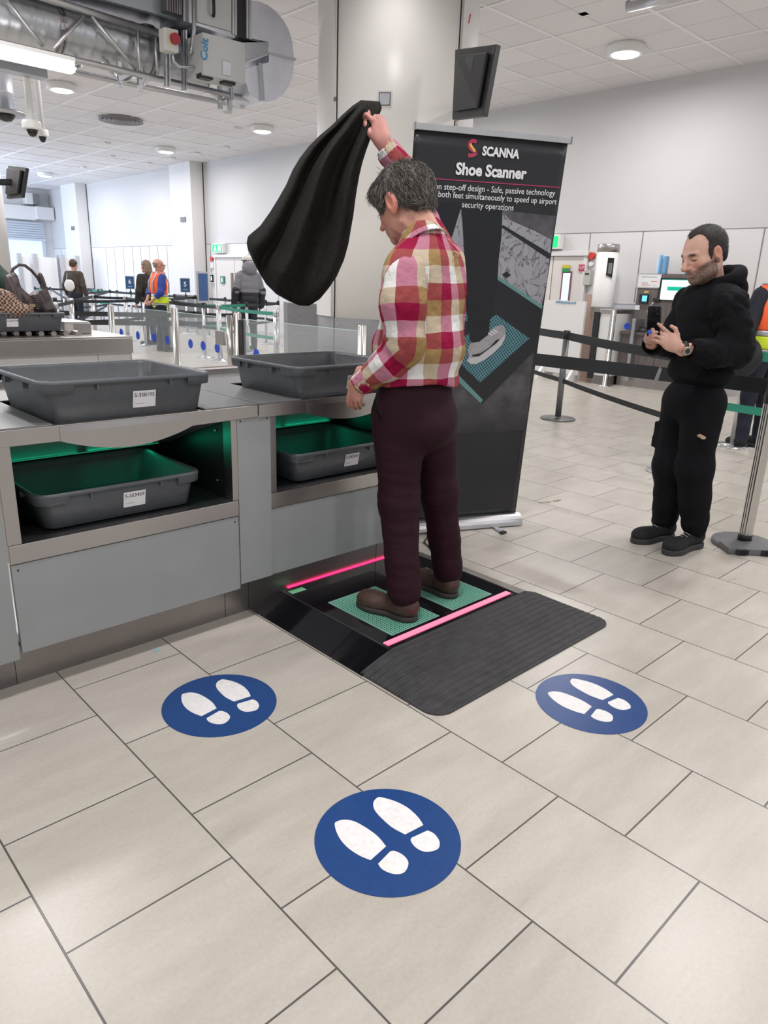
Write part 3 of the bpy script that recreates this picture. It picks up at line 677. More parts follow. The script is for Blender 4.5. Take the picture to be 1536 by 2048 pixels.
def q1(px, py, z=1.0):
    p = on(2, z, px, py)
    while z > .5 and (p[0] > 9.6 or p[1] > 23 or p[0] < 0) and z < 1.3: z += .005; p = on(2, z, px, py)
    return float(p[0]), float(p[1])
# posts of the queue lanes in the background, located from their 1 m high tops
BP = {n: q1(*p) for n, p in dict(
    a=(69, 570), b=(94, 568), c=(125, 569), d=(150, 575), e=(177, 572), f=(203, 577), g=(233, 573), h=(141, 596), i=(219, 577), j=(250, 591), k=(261, 580),
    l=(273, 576), m=(337, 599), n=(327, 594), o=(348, 578), p=(371, 580), q=(406, 605), r=(415, 583), s=(437, 608), t=(493, 604), u=(552, 620), v=(531, 592), w=(556, 590),
    x=(109, 604), y=(184, 588), z=(100, 573), A=(299, 586), B=(310, 579), C=(162, 582), E=(286, 595), F=(196, 571), G=(390, 590), H=(450, 594)).items()}
_zt = float(pv(478, 628, BP['t'][0], BP['t'][1])[2])
BP['N1'] = (BP['t'][0] - .12, BP['t'][1] + .1); BP['N0'] = q1(112, 622, _zt)
where = dict(a='far left behind the handbag', b='second from the handbag', c='left of the person with the white bag', d='in front of the person with the white bag', e='right of the person with the white bag',
             f='far behind, left of the 6 sign', g='just left of the 6 sign', h='nearer one, left, in front of the person with the white bag', i='near left of the 6 sign', j='thick nearer one below the 6 sign', k='carrying the blue 6 sign',
             l='right behind the 6 sign', m='thick nearer one in front of the orange vest', n='beside the orange vest', o='far behind, right of the orange vest', p='carrying the blue 5 sign', q='carrying the framed notice',
             r='by the far doors, left of the puffer jacket', s='thick one starting the green belts', t='in front of the puffer jacket', u='nearest one of the green belts', v='right behind the puffer jacket', w='below the black jacket',
             x='near left beside the bag tray', y='near left, third along', z='far left, behind the tray', C='far left, just right of the white bag', E='between the 6 sign and the person in the dark coat', F='farthest left, below the daylit panels', G='between the 5 sign and the framed notice', H='left of the puffer jacket', A='left of the orange vest', B='behind the orange vest')
LINKS = [('C', 'i', 'k'), ('F', 'l', 'g'), ('E', 'G', 'k'), ('G', 'H', 'k'), ('h', 'E', 'k'), ('x', 'y', 'k'), ('y', 'j', 'k'), ('j', 'm', 'k'), ('m', 's', 'k'), ('s', 'u', 'g'), ('h', 'i', 'k'), ('i', 'k', 'k'), ('k', 'A', 'k'), ('A', 'n', 'k'), ('n', 'q', 'k'), ('q', 't', 'g'), ('a', 'b', 'g'), ('b', 'c', 'k'),
         ('c', 'd', 'k'), ('d', 'f', 'k'), ('f', 'l', 'k'), ('l', 'p', 'k'), ('p', 'r', 'k'), ('r', 'v', 'k'), ('v', 'w', 'k'), ('e', 'g', 'g'), ('g', 'B', 'k'), ('B', 'o', 'k'), ('o', 'r', 'k'), ('z', 'h', 'k'), ('t', 'w', 'k'), ('z', 'e', 'k')]
for nme in where:
    x, y = BP[nme]; bl = []
    for a, b_, c_ in LINKS:
        if a == nme:
            bx, by = BP[b_]; bl += [(bx, by, .97, .055, c_), (bx, by, .60, .05, c_)]
    thick = nme in 'jmsuhxy'
    stanchion(x, y, 'silver queue barrier post, ' + where[nme], r=.045 if thick else .03, group='queue lane posts', belts=bl, cap='post' if thick else 'black_plastic')
t = stanchion(*BP['N1'], 'silver barrier post holding the long low pair of black belts by the glass gate', r=.03, belts=[(*BP['N0'], _zt + .01, .085, 'k'), (*BP['N0'], _zt - .15, .085, 'k')])
t = stanchion(*BP['N0'], 'silver barrier post behind the bag tray at the left end of the long black belts', r=.035)
# signs on posts
def post_sign(nme, txt, lbl, w=.26, h=.36):
    x, y = BP[nme]; t = thing('lane_sign', lbl, 'sign', (x, y, 1.0))
    ex = Vector((HR[0], HR[1], 0)); c = Vector((x, y, 1.24)); n = Vector((-HV[0], -HV[1], 0))
    def rect(w_, h_, d0, d1, m, nm, par, c=c):
        p = [c + ex * a * w_ / 2 + Vector((0, 0, b * h_ / 2)) + n * d0 for a, b in ((-1, -1), (1, -1), (1, 1), (-1, 1))]
        return MB().prism(p, n * (d1 - d0)).build(nm, m, par)
    MB().tube([(x, y, .98), (x, y, 1.08)], .015, 8).build('stem', M['black_plastic'], t)
    fr = rect(w, h, 0, .015, M['alu'], 'frame', t); rect(w - .03, h - .03, .015, .018, mat('navy_sign', (.02, .08, .19), .4), 'sign_face', t)
    text('numeral', txt, .17, M['white_ink'], t, c + n * .02 + Vector((0, 0, -.03)), ex, (0, 0, 1), align='CENTER', bold=.003)
    rect(w * .5, .025, .018, .021, M['belt_green'] if False else mat('sign_small_print', (.2, .35, .45), .5), 'small_print', t, c + Vector((0, 0, -.11)))
post_sign('k', '6', 'blue sign numbered 6 left of the woman in the dark coat', .27, .37)
post_sign('p', '5', 'blue sign numbered 5, right of the orange hi-vis vest', .26, .36)
x, y = BP['q']; t = thing('notice_frame', 'narrow framed blue notice seen edge-on on a queue post', 'sign', (x, y, 1.0))
ex = Vector((HR[0] * .35 + HV[0] * .9, HR[1] * .35 + HV[1] * .9, 0)).normalized(); n = Vector((ex.y, -ex.x, 0)); n = n if n.dot(Vector((-HV[0], -HV[1], 0))) > 0 else -n
def fr(w_, h_, d0, d1): return [Vector((x, y, 1.27)) + ex * a * w_ / 2 + Vector((0, 0, b * h_ / 2)) + n * d0 for a, b in ((-1, -1), (1, -1), (1, 1), (-1, 1))]
MB().prism(fr(.34, .55, 0, 0), n * .02).build('frame', M['alu'], t); MB().prism(fr(.28, .48, .021, 0), n * .002).build('sign_face', mat('blue_notice', (.03, .10, .28), .4), t)

# ------------------------------------------------------------------ glass screen with steel posts
XG = 4.85
gp = [(9.71, .95, 'first and farthest steel post of the glass screen'), (7.52, 1.0, 'second steel post of the glass screen, right of the orange vest'), (5.86, 1.0, 'third steel post of the glass screen, with a switch plate and black edge'), (3.44, 1.0, 'steel post ending the glass screen in front of the column')]
for (y, h, lb) in gp:
    t = thing('screen_post', lb, 'post', (XG, y, 0))
    MB().lathe(XG, y, [(.075, 0), (.075, .01), (.05, .012), (.05, h), (.046, h + .006), (0, h + .006)], 24).build('tube', M['steel_pole'], t)
    if y == 5.86:
        MB().lathe(XG - .09, y + .05, [(.04, 0), (.04, h - .02), (0, h - .02)], 20).build('twin_tube', M['steel_pole'], t)
        MB().box(XG - .02, y - .14, .0, XG + .03, y - .06, h - .07).build('black_edge', M['black_plastic'], t)
        MB().box(XG - .17, y + .08, .60, XG - .13, y + .28, .78).build('switch_plate', M['steel'], t, .004)
for k, (ya, yb) in enumerate(((9.66, 7.58), (7.46, 5.98), (5.72, 3.5))):
    t = thing('glass_screen', ['clear glass screen panel with blue dots, farthest left', 'clear glass screen panel with blue dots, middle of three', 'clear glass screen panel with one blue dot, nearest the column'][k], 'glass screen', (XG, (ya + yb) / 2, .3))
    MB().box(XG - .006, yb, .20, XG + .006, ya, .94).build('pane', M['glass'], t)
    MB().box(XG - .007, yb, .94, XG + .007, ya, .946).build('polished_edge', mat('glass_edge', (.55, .72, .70), .2, alpha=None), t)
    dots = [9.2, 8.6, 8.12, 7.77] if k == 0 else [7.09, 6.74, 6.37, 6.02] if k == 1 else [5.43]
    if k == 0: dots = [9.35, 8.75, 8.2, 7.78]
    for y in dots: MB().tube([(XG - .0085, y, .53), (XG - .007, y, .53)], .065, 24).build('blue_dot', M['blue_dot'], t)

# ------------------------------------------------------------------ barriers around the man with the phone
A_ = (6.82, 2.21); B_ = tuple(float(q_) for q_ in on(2, 0, 1334, 944)[:2]); Nn = (4.02, -.95); Mr = (7.05, .29)
M['grey_post'] = mat('grey_post', (.16, .165, .17), .35, .5)
dAB = Vector((B_[0] - A_[0], B_[1] - A_[1], 0)); AL = (A_[0] - dAB.x * .9, A_[1] - dAB.y * .9)
stanchion(*A_, 'dark grey barrier post between the banner and the man with the phone', r=.035, br=.2, style='dark', mt=M['grey_post'],
          belts=[(*B_, .985, .085, 'k'), (*AL, .985, .085, 'k'), (B_[0], B_[1], .47, .05, 'k'), (*AL, .47, .05, 'k')])
stanchion(*B_, 'barrier post mostly hidden behind the man with the phone, chrome base showing', r=.032, br=.17)
def ribbed(x, y, r, z0, z1, m, par, name):
    lo = []
    n = 48
    for z in (z0, z1): lo.append([(x + (r + (.0025 if (k // 2) % 2 else 0)) * cos(2 * pi * k / n), y + (r + (.0025 if (k // 2) % 2 else 0)) * sin(2 * pi * k / n), z) for k in range(n)])
    return MB().loft(lo, smooth=False).build(name, m, par)
t = thing('queue_barrier_post', 'ribbed steel barrier post on a flat grey base at the right, nearest the camera', 'barrier post', (*Nn, 0))
x, y = Nn
bm_ = MB(); bm_.lathe(x, y, [(0, 0), (.178, 0), (.18, .006), (.178, .024), (.16, .03), (.05, .034), (0, .034)], 44); bm_.build('base', mat('cast_grey_base', (.14, .145, .15), .5, .3, bump=.1, bscale=120), t)
ex = Vector((HR[0], HR[1], 0)); ev = Vector((HV[0], HV[1], 0))
wp = Vector((x, y, 0)) - ev * .15 - ex * .02
MB().prism([wp - ex * .15 - ev * .02, wp + ex * .1 - ev * .035, wp + ex * .1 + ev * .12, wp - ex * .15 + ev * .11], (0, 0, .04)).build('wheel_block', mat('cast_grey_block', (.12, .125, .13), .5), t, .008)
for k in (-.10, .04):
    mb = MB()
    for j in range(5): mb.box(-.003, -.012, 0, .003, .012, .03, Matrix.Translation(wp + ex * (k + j * .012) - ev * .035 + Vector((0, 0, .006))))
    mb.build('grip_ribs', M['black_plastic'], t)
MB().lathe(x, y, [(.04, .03), (.04, .07), (.036, .075)], 24).build('collar', M['black_plastic'], t)
ribbed(x, y, .036, .07, 1.02, M['steel_pole'], t, 'pole')
MB().lathe(x, y, [(.041, .85), (.041, 1.025), (.036, 1.035), (0, 1.035)], 24).build('belt_head', M['black_plastic'], t)
lp = pv(1060, 700, 5.5, 1.7)
dl = Vector((3.0, 4.3, 0)); 
lp = on(2, .985, 1030, 702)
belt('belt', (x, y), (float(lp[0]), float(lp[1])), .90, .985, M['belt'], t, sag=.0)
t = thing('queue_barrier_post', 'flat silver barrier post with two green belts behind the man with the phone', 'barrier post', (*Mr, 0))
x, y = Mr
MB().lathe(x, y, [(0, 0), (.18, 0), (.18, .01), (.1, .03), (0, .035)], 36).build('base', mat('chrome_base', (.7, .7, .72), .15, 1.0), t)
MB().lathe(x, y, [(.055, .02), (.055, 1.04), (.05, 1.05), (0, 1.05)], 24).build('pole', M['post'], t)
g0, g1 = pv(1400, 676, x, y, .05), pv(1570, 700, x, y, -.7)
def gbelt(pxa, pya, pxb, pyb, offa, offb, h, par):
    a = V3(pv(pxa, pya, x, y, offa)); b = V3(pv(pxb, pyb, x, y, offb)); n = Vector((-HV[0], -HV[1], 0)) * .003
    return MB().prism([a, b, b - Vector((0, 0, h)), a - Vector((0, 0, h))], n).build('belt', M['belt_green'], par)
gbelt(1462, 698, 1580, 709, -.1, -.45, .085, t); gbelt(1453, 805, 1580, 825, -.1, -.45, .075, t)
gbelt(1500, 677, 1580, 684, .06, .4, .075, t); gbelt(1490, 766, 1580, 783, .06, .4, .07, t)
MB().tube([(x - .03, y - .03, .02), (x - .03, y - .03, .03)], .01).bm.free()
# ------------------------------------------------------------------ security counter (front face at Y = YC, along X)
YC = .06
def poly_prism_y(pts, y0, y1): # pts (x,z)
    return [(x, y0, z) for x, z in pts], (0, y1 - y0, 0)
def bay(x0, x1, ox0, ox1, bx0, bx1, pil, lbl, first):
    zb_ = .165 if first else .187
    """one counter module: x0..x1 overall, opening ox0..ox1, curved lip bx0..bx1, pil = grey pillar cover (or None)"""
    t = thing('security_counter', lbl, 'counter', (x0, YC, 0))
    # lower grey panel
    lp = MB().box(x0 + .003 if pil is None or pil[0] > x0 else pil[1], YC, zb_, (pil[0] if pil and pil[0] > x0 + .2 else x1) - .003, YC + .02, .488).build('lower_panel', M['grey_panel'], t, .002)
    for xx in ((x0 if not pil or pil[0] > x0 else pil[1]) + .022, (pil[0] if pil and pil[0] > x0 + .2 else x1) - .022):
        MB().tube([(xx, YC - .001, .468), (xx, YC + .01, .468)], .0035, 8).build('rivet', M['ink'], lp)
    if pil:
        p = MB().box(pil[0], YC - .004, .185, pil[1] - .027, YC + .02, .897).build('pillar_cover', M['grey_panel'], t, .002)
        for xx in (pil[0] + .015, pil[1] - .045): MB().tube([(xx, YC - .0055, .882), (xx, YC + .01, .882)], .0035, 8).build('rivet', M['ink'], p)
        MB().box(pil[1] - .025, YC, .558, pil[1] + .0, YC + .05, .897).build('corner_strip', M['steel_dark'], t, .002)
    # stainless surround of the opening
    MB().box(x0 + .002 if not pil or pil[0] > x0 else pil[1], YC - .003, .492, (pil[0] if pil and pil[0] > x0 + .2 else x1) - .002, YC + .04, .557).build('shelf_edge', M['steel'], t, .002)
    MB().box(ox0 - .045, YC - .002, .558, ox0, YC + .06, .905).build('side_post', M['steel'] if first else M['steel_dark'], t, .002)
    MB().box(ox1, YC - .002, .558, ox1 + .028, YC + .06, .89).build('side_post', M['steel'], t, .002)
    # fascia with the curved belly
    pts = [(x0 + .001, .94), (x0 + .001, .887), (bx0, .886)]
    n = 22
    for k in range(1, n): 
        f = k / n; pts.append((bx0 + (bx1 - bx0) * f, .886 - .046 * sin(pi * f) ** .9))
    pts += [(bx1, .886), (x1 - .001, .892), (x1 - .001, .94)]
    a, v = poly_prism_y(pts, YC - .008, YC + .03); MB().prism(a, v).build('fascia', M['steel'], t, .0015)
    # belly sheet bulging slightly towards the traveller
    lo = []
    for k in range(n + 1):
        f = k / n; x = bx0 + (bx1 - bx0) * f; zb = .886 - .046 * sin(pi * f) ** .9 if 0 < f < 1 else .886
        o = .004 * sin(pi * f) ** .5
        lo.append([(x, YC - .009, .936), (x, YC - .0095 - o, .915), (x, YC - .0095 - o, zb), (x, YC, zb)])
    MB().loft(lo, False, False, smooth=False, closed=False).build('curved_lip', M['steel'], t)
    # interior box
    i = MB(); yb = YC + .66
    i.quad((ox0 - .02, YC + .04, .556), (ox1 + .02, YC + .04, .556), (ox1 + .02, yb, .556), (ox0 - .02, yb, .556))
    i.quad((ox0 - .005, YC + .03, .55), (ox0 - .005, yb, .55), (ox0 - .005, yb, .93), (ox0 - .005, YC + .03, .93))
    i.quad((ox1 + .005, YC + .03, .55), (ox1 + .005, yb, .55), (ox1 + .005, yb, .93), (ox1 + .005, YC + .03, .93))
    i.quad((ox0 - .01, yb - .002, .55), (ox1 + .01, yb - .002, .55), (ox1 + .01, yb - .002, .93), (ox0 - .01, yb - .002, .93))
    i.build('inner_box', M['dark_int'], t)
    i = MB(); i.prism([(ox0, YC + .06, .885), (ox0, YC + .48, .735), (ox0, YC + .48, .725), (ox0, YC + .06, .875)], (ox1 - ox0, 0, 0))
    i.build('sloping_deflector', mat('satin_interior_sheet', (.30, .31, .32), .38, .8), t)
    # green light strip low at the back, under the deflector
    MB().box(ox0 + .06, YC + .50, .715, ox1 - .06, YC + .52, .73).build('green_light_strip', mat('green_light_strip', (.1, .8, .45), .4, emit=(.02, 1, .45), estr=.12), t)
    for dx in (.3, .7):
        area('return_light', (ox0 + (ox1 - ox0) * dx, YC + .475, .722), .28, .05 + .035 * (dx > .5), (.01, 1, .52), (R_(-42), 0, 0), sy=.04)
        area('return_light', (ox0 + (ox1 - ox0) * dx, YC + .44, .69), .28, .012, (.01, 1, .52), (R_(-150), 0, 0), sy=.04)
    for dz in (.62, .83): MB().tube([(ox1 + .006, YC + .12, dz), (ox1 - .002, YC + .12, dz)], .006, 8).build('bolt', M['steel'], t)
    # plinth
    MB().box(x0, YC + .10, 0, x1, YC + .12, .185).build('plinth', mat('brushed_plinth', (.33, .305, .295), .38, 1.0, noise=.1, nscale=2), t)
    MB().box(x0, YC + .02, .186, x1, YC + .7, .20).build('base_tray', M['steel_dark'], t)
    # top: worktop around the sunken tray place
    tx0, tx1 = bx0 - .02, bx1 + .06
    w = MB()
    w.box(x0 + .001, YC - .008, .941, tx0, YC + .88, .946); w.box(tx1, YC - .008, .941, x1 - .001, YC + .88, .946)
    w.box(tx0, YC + .55, .941, tx1, YC + .88, .946)
    w.build('worktop', mat('satin_worktop_steel', (.25, .262, .262), .42, .7, noise=.06, nscale=2), t)
    MB().box(tx0 - .0, YC + .0, .921, tx1, YC + .56, .926).build('tray_bed', M['dark_int'], t)
    # raised rear bumper
    MB().box(x0, YC + .88, .80, x1, YC + .93, .985).build('rear_bumper', M['steel'], t, .012)
    # corner supports under the plinth line
    MB().box(x1 - .12, YC + .099, 0, x1 - .118, YC + .13, .185).build('plinth_joint', M['ink'], t)
    return t
bay(.285, 1.262, .33, 1.137, .485, .965, (1.165, 1.35 - .0), 'steel and grey security counter module at left with tray S-358195 on top', True)
bay(1.264, 2.16, 1.352, 2.11, 1.50, 2.02, None, 'steel and grey security counter module behind the man in the checked shirt', False)
t = thing('security_counter', 'end of the next steel and grey counter module, cut by the left edge', 'counter', (.0, YC, 0))
MB().box(-.6, YC, .145, .279, YC + .02, .90).build('front_panel', M['grey_panel'], t, .002)
MB().box(-.6, YC - .008, .903, .283, YC + .03, .94).build('fascia', M['steel'], t, .002)
MB().box(-.6, YC - .008, .941, .283, YC + .88, .946).build('worktop', mat('satin_worktop_blue', (.36, .40, .45), .35, .8), t)
MB().box(-.6, YC + .10, 0, .283, YC + .12, .185).build('plinth', M['steel_dark'], t)
MB().box(-.6, YC + .88, .80, .283, YC + .93, .985).build('rear_bumper', M['steel'], t, .012)

# ------------------------------------------------------------------ trays
def tray(x, y, z, num, lbl, sx=.63, sy=.53, h=.15, rz=0, num_w=.062, extra=None, lx=.5, full=True):
    """grey tray: rim sx by sy, front side towards -Y, corner at (x,y)"""
    t = thing('security_tray', lbl, 'tray', (x, y, z), 'grey plastic security trays' if False else None)
    X0, Y0, X1, Y1 = x, y, x + sx, y + sy; tp = .035
    def lp(ins, zz, r): return rrect(X0 + ins, Y0 + ins, X1 - ins, Y1 - ins, r, z + zz)
    mb = MB()
    mb.loft([lp(tp + .02, 0, .03), lp(tp + .006, .006, .035), lp(.018, h - .022, .05), lp(.016, h - .016, .05), lp(.002, h - .016, .052), lp(0, h - .010, .054), lp(.002, h - .002, .054), lp(.006, h, .052), lp(.013, h - .002, .05),
             lp(.018, h - .012, .048), lp(tp + .012, .010, .033), lp(tp + .03, .007, .02)], True, True)
    mb.build('body', M['tray'], t)
    # deeper skirts wrapping the four corners of the rim
    for cx, cy, a in ((X1 - .054, Y1 - .054, 0), (X0 + .054, Y1 - .054, 90), (X0 + .054, Y0 + .054, 180), (X1 - .054, Y0 + .054, 270)):
        lo = []
        pth = [(1, -1.15), (1, -.3)] + [None] * 7 + [(-.3, 1), (-1.15, 1)]
        def ring(r, zz):
            out = []; A = R_(a)
            for k in range(9):
                th = pi / 2 * k / 8; out.append((r * cos(th), r * sin(th)))
            out = [(r, -.055)] + out + [(-.055, r)]
            return [(cx + p * cos(A) - q * sin(A), cy + p * sin(A) + q * cos(A), z + zz) for p, q in out]
        o1, o2, o3, o4 = ring(.0525, h - .013), ring(.050, h - .040), ring(.046, h - .041), ring(.038, h - .016)
        mb = MB(); mb.loft([o1, o2, o3, o4], False, False, True, False); mb.build('corner_skirt', M['tray'], t)
    mb = MB()
    for f in (.3, .72):
        mb.box(X0 + sx * f - .003, Y0 + .004, z + h - .035, X0 + sx * f + .003, Y0 + .022, z + h - .014)
    for f in (.35, .7):
        mb.box(X0 + .004, Y0 + sy * f - .008, z + h - .04, X0 + .022, Y0 + sy * f + .008, z + h - .014)
    mb.build('rim_ribs', M['black_plastic'] if False else M['tray'], t)
    if num:
        # sticker on the sloping front
        s = (tp + .006 - .018) / (h - .028)
        def fp(xx, zz, o=.0): return Vector((xx, Y0 + .018 + s * (h - .022 - zz) - .0012 - o, z + zz))
        sx0 = X0 + sx * lx; w_ = .085; z0_, z1_ = .038, .098
        q = [fp(sx0, z0_), fp(sx0 + w_, z0_), fp(sx0 + w_, z1_), fp(sx0, z1_)]
        st = MB().prism(q, (0, -.0008, 0)).build('sticker', M['paper'], t)
        up = (fp(0, 1) - fp(0, 0))
        text('number', num, .020, M['ink'], st, fp(sx0 + .005, .076, .0012), (1, 0, 0), up, width=.074 * len(num) / 8, ext=.0003)
        text('small_number', 'BAA993001' if False else '----------', .010, M['ink'], st, fp(sx0 + .006, .050, .0012), (1, 0, 0), up, width=.034, ext=.0003)
    return t
tray(.435, .045, .932, 'S-358195', 'grey security tray marked S-358195, on top of the counter at left', lx=.505)
tray(1.437, .035, .932, 'S-353', 'grey security tray on the counter, partly hidden behind the hanging hand', lx=.48)
tray(.395, .085, .559, 'S-353459', 'grey security tray marked S-353459, in the lower left opening of the counter', lx=.495, h=.14)
tray(1.462, .085, .559, 'S-342547', 'grey security tray marked S-342547, in the lower opening behind the man\'s legs', lx=.50, h=.14)

# ------------------------------------------------------------------ the parallel lane in the background at left
YB = 3.56; ZB = .94
fe = on(1, YB, 265, 672)
xe = float(fe[0])
t = thing('roller_lane', 'steel roller lane end in the background at left, carrying the bag tray', 'conveyor', (xe - 1, YB, 0))
MB().box(-1.2, YB, .80, xe, YB + .04, .925).build('front_rail', M['steel'], t, .004)
MB().box(-1.2, YB, .925, xe, YB + .9, .935).build('top_plate', M['steel'], t)
MB().box(-1.2, YB + .02, .18, xe - .30, YB + .04, .80).build('front_panel', mat('pale_grey_panel_back', (.46, .47, .46), .45), t)
MB().box(xe - .295, YB + .02, .18, xe - .02, YB + .04, .80).build('front_panel', mat('pale_grey_panel_end', (.46, .47, .46), .45), t)
MB().box(xe - .04, YB + .03, .10, xe - .005, YB + .9, .92).build('end_panel', M['steel'], t)
MB().box(-1.2, YB + .14, .0, xe - .05, YB + .2, .18).build('plinth', M['steel_dark'], t)
for k in range(7):
    q = on(2, .95, 8 + k * 25, 667); 
    MB().tube([(float(q[0]), float(q[1]), .95), (float(q[0]), float(q[1]) + .5, .95)], .022, 10).build('roller', M['steel'], t)
q = on(1, YB + .35, 131, 668); q2 = on(1, YB + .35, 182, 645)
t = thing('lane_end_box', 'grey steel end box with white top behind the bag tray', 'box', tuple(q))
MB().box(q[0], YB + .35, .936, q2[0], YB + .75, q2[2]).build('body', M['steel'], t, .008)
MB().box(q[0] - .003, YB + .348, .95, q[0] + .07, YB + .352, q2[2] - .01).build('side_plate', mat('beige_plate', (.55, .52, .46), .5), t)
MB().box(q[0] - .005, YB + .345, q2[2] + .001, q2[0] - .02, YB + .74, q2[2] + .008).build('lid', M['offwhite'], t)
a = on(1, YB + .22, 0, 662); b = on(1, YB + .22, 127, 663)
tw = .74
tray(float(b[0]) - tw + .035, YB + .2, .972, 'S-3537798', 'grey security tray in the background at left holding the handbag and checked cloth', sx=tw, sy=.55, h=.145, lx=.385)
# ------------------------------------------------------------------ floor decals
def decal(cx, cy, lbl):
    t = thing('floor_decal', lbl, 'floor sticker', (cx, cy, 0), 'blue footprint stickers')
    r = .196
    MB().lathe(cx, cy, [(r, .0003), (r, .0014), (0, .0014)], 72, smooth=False).build('disc', M['blue'], t)
    S1 = [(-0.078, 0.128), (-0.065, 0.136), (-0.041, 0.125), (-0.024, 0.093), (-0.017, 0.028), (-0.025, -0.02), (-0.088, -0.028), (-0.099, 0.003), (-0.104, 0.047), (-0.096, 0.091)]
    H1 = [(-0.082, -0.05), (-0.029, -0.040), (-0.019, -0.048), (-0.013, -0.074), (-0.022, -0.100), (-0.052, -0.114), (-0.075, -0.100), (-0.086, -0.072)]
    def smooth(P, corners):
        out = []; n = len(P)
        for i in range(n):
            p0, p1, p2, p3 = P[i - 1], P[i], P[(i + 1) % n], P[(i + 2) % n]
            if i in corners: p0 = p1
            if (i + 1) % n in corners: p3 = p2
            if i in corners and (i + 1) % n in corners: out.append(p1); continue
            for k in range(5):
                u = k / 5; out.append(tuple(.5 * ((2 * b) + (-a + c) * u + (2 * a - 5 * b + 4 * c - d) * u * u + (-a + 3 * b - 3 * c + d) * u ** 3) for a, b, c, d in zip(p0, p1, p2, p3)))
        return out
    for s_, dx, dy in ((1, 0, 0), (-1, .018, -.003)):
        for P, cn, nm in ((S1, (5, 6), 'sole_print'), (H1, (0, 1), 'heel_print')):
            q = [(cx + s_ * x + dx, cy + y + dy, .0016) for x, y in smooth(P, cn)]
            MB().prism(q if s_ > 0 else q[::-1], (0, 0, .0008)).build(nm, M['white_vinyl'], t)
decal(.767, -1.266, 'round blue footprint sticker nearest the camera')
decal(.767, -.416, 'round blue footprint sticker at left, in front of the counter')
decal(1.782, -1.268, 'round blue footprint sticker at right, beside the rubber ramp')

# ------------------------------------------------------------------ shoe scanner platform
SX0, SX1, SY0, SY1, SZ = 1.433, 2.275, -.575, .205, .05
t = thing('shoe_scanner', 'black glossy shoe scanner platform on the floor under the man in the checked shirt', 'shoe scanner', (1.85, -.2, 0))
MB().box(SX0, SY0, 0, SX1, SY1, SZ).build('deck', M['black_gloss'], t, .002)
# side ramps
mb = MB(); mb.hexa([(1.268, -.60, 0), (1.43, -.60, 0), (1.43, .25, 0), (1.268, .20, 0), (1.268, -.60, .004), (1.43, -.60, .048), (1.43, .23, .048), (1.268, .20, .004)]); mb.build('left_ramp', M['black_gloss'], t)
mb = MB(); mb.hexa([(SX1 + .003, -.575, 0), (2.42, -.575, 0), (2.42, .05, 0), (SX1 + .003, .12, 0), (SX1 + .003, -.575, .048), (2.42, -.575, .004), (2.42, .05, .004), (SX1 + .003, .12, .048)]); mb.build('right_ramp', M['black_gloss'], t)
MB().box(SX0 - .004, SY0, SZ - .004, SX0 + .003, SY1, SZ + .0015).build('edge_trim', M['steel_dark'], t)
MB().box(SX1 - .003, SY0, SZ - .004, SX1 + .004, SY1, SZ + .0015).build('edge_trim', M['steel_dark'], t)
MB().box(SX1 - .01, -.07, SZ, SX1 + .03, .13, SZ + .002).build('edge_plate', M['alu'], t)
MB().box(1.475, .150, SZ, 2.25, .163, SZ + .004).build('red_light_strip', M['red_led'], t)
MB().box(1.445, SY0 + .018, SZ, 2.245, SY0 + .048, SZ + .0035).build('pink_light_strip', M['pink_led'], t)
MB().box(1.450, .085, SZ, 1.53, .118, SZ + .0015).build('display', mat('green_display', (.2, .5, .3), .3, emit=(.3, .8, .45), estr=.25), t)
def pad_material():
    mt, N, L, b = new_mat('mint_dotted_pad')
    g = N.new('ShaderNodeNewGeometry'); mp = N.new('ShaderNodeMapping'); mp.inputs['Scale'].default_value = (1 / .0125,) * 3; L.new(g.outputs['Position'], mp.inputs[0])
    fr = N.new('ShaderNodeVectorMath'); fr.operation = 'FRACTION'; L.new(mp.outputs[0], fr.inputs[0])
    sb = N.new('ShaderNodeVectorMath'); sb.operation = 'SUBTRACT'; L.new(fr.outputs[0], sb.inputs[0]); sb.inputs[1].default_value = (.5, .5, .5)
    sp = N.new('ShaderNodeSeparateXYZ'); L.new(sb.outputs[0], sp.inputs[0])
    def m_(o, a, c=None):
        n = N.new('ShaderNodeMath'); n.operation = o; L.new(a, n.inputs[0])
        if c is not None:
            if isinstance(c, (int, float)): n.inputs[1].default_value = c
            else: L.new(c, n.inputs[1])
        return n.outputs[0]
    d = m_('MAXIMUM', m_('ABSOLUTE', sp.outputs[0]), m_('ABSOLUTE', sp.outputs[1])); f = m_('LESS_THAN', d, .31)
    mx = N.new('ShaderNodeMix'); mx.data_type = 'RGBA'; L.new(f, mx.inputs['Factor']); mx.inputs['A'].default_value = (.20, .50, .36, 1); mx.inputs['B'].default_value = (.012, .075, .055, 1)
    L.new(mx.outputs['Result'], b.inputs['Base Color']); b.inputs['Roughness'].default_value = .3
    return mt
M['pad'] = pad_material()
for x0, x1, y0, y1 in ((1.520, 1.800, -.500, -.095), (1.895, 2.165, -.500, -.085)):
    p = MB().box(x0, y0, SZ, x1, y1, SZ + .0012).build('foot_pad', M['pad'], t)
    fr = MB(); e_ = .004
    fr.box(x0 - e_, y0 - e_, SZ, x1 + e_, y0, SZ + .0018).box(x0 - e_, y1, SZ, x1 + e_, y1 + e_, SZ + .0018).box(x0 - e_, y0, SZ, x0, y1, SZ + .0018).box(x1, y0, SZ, x1 + e_, y1, SZ + .0018)
    fr.build('pad_border', mat('grey_mint_border', (.25, .40, .38), .3), p)
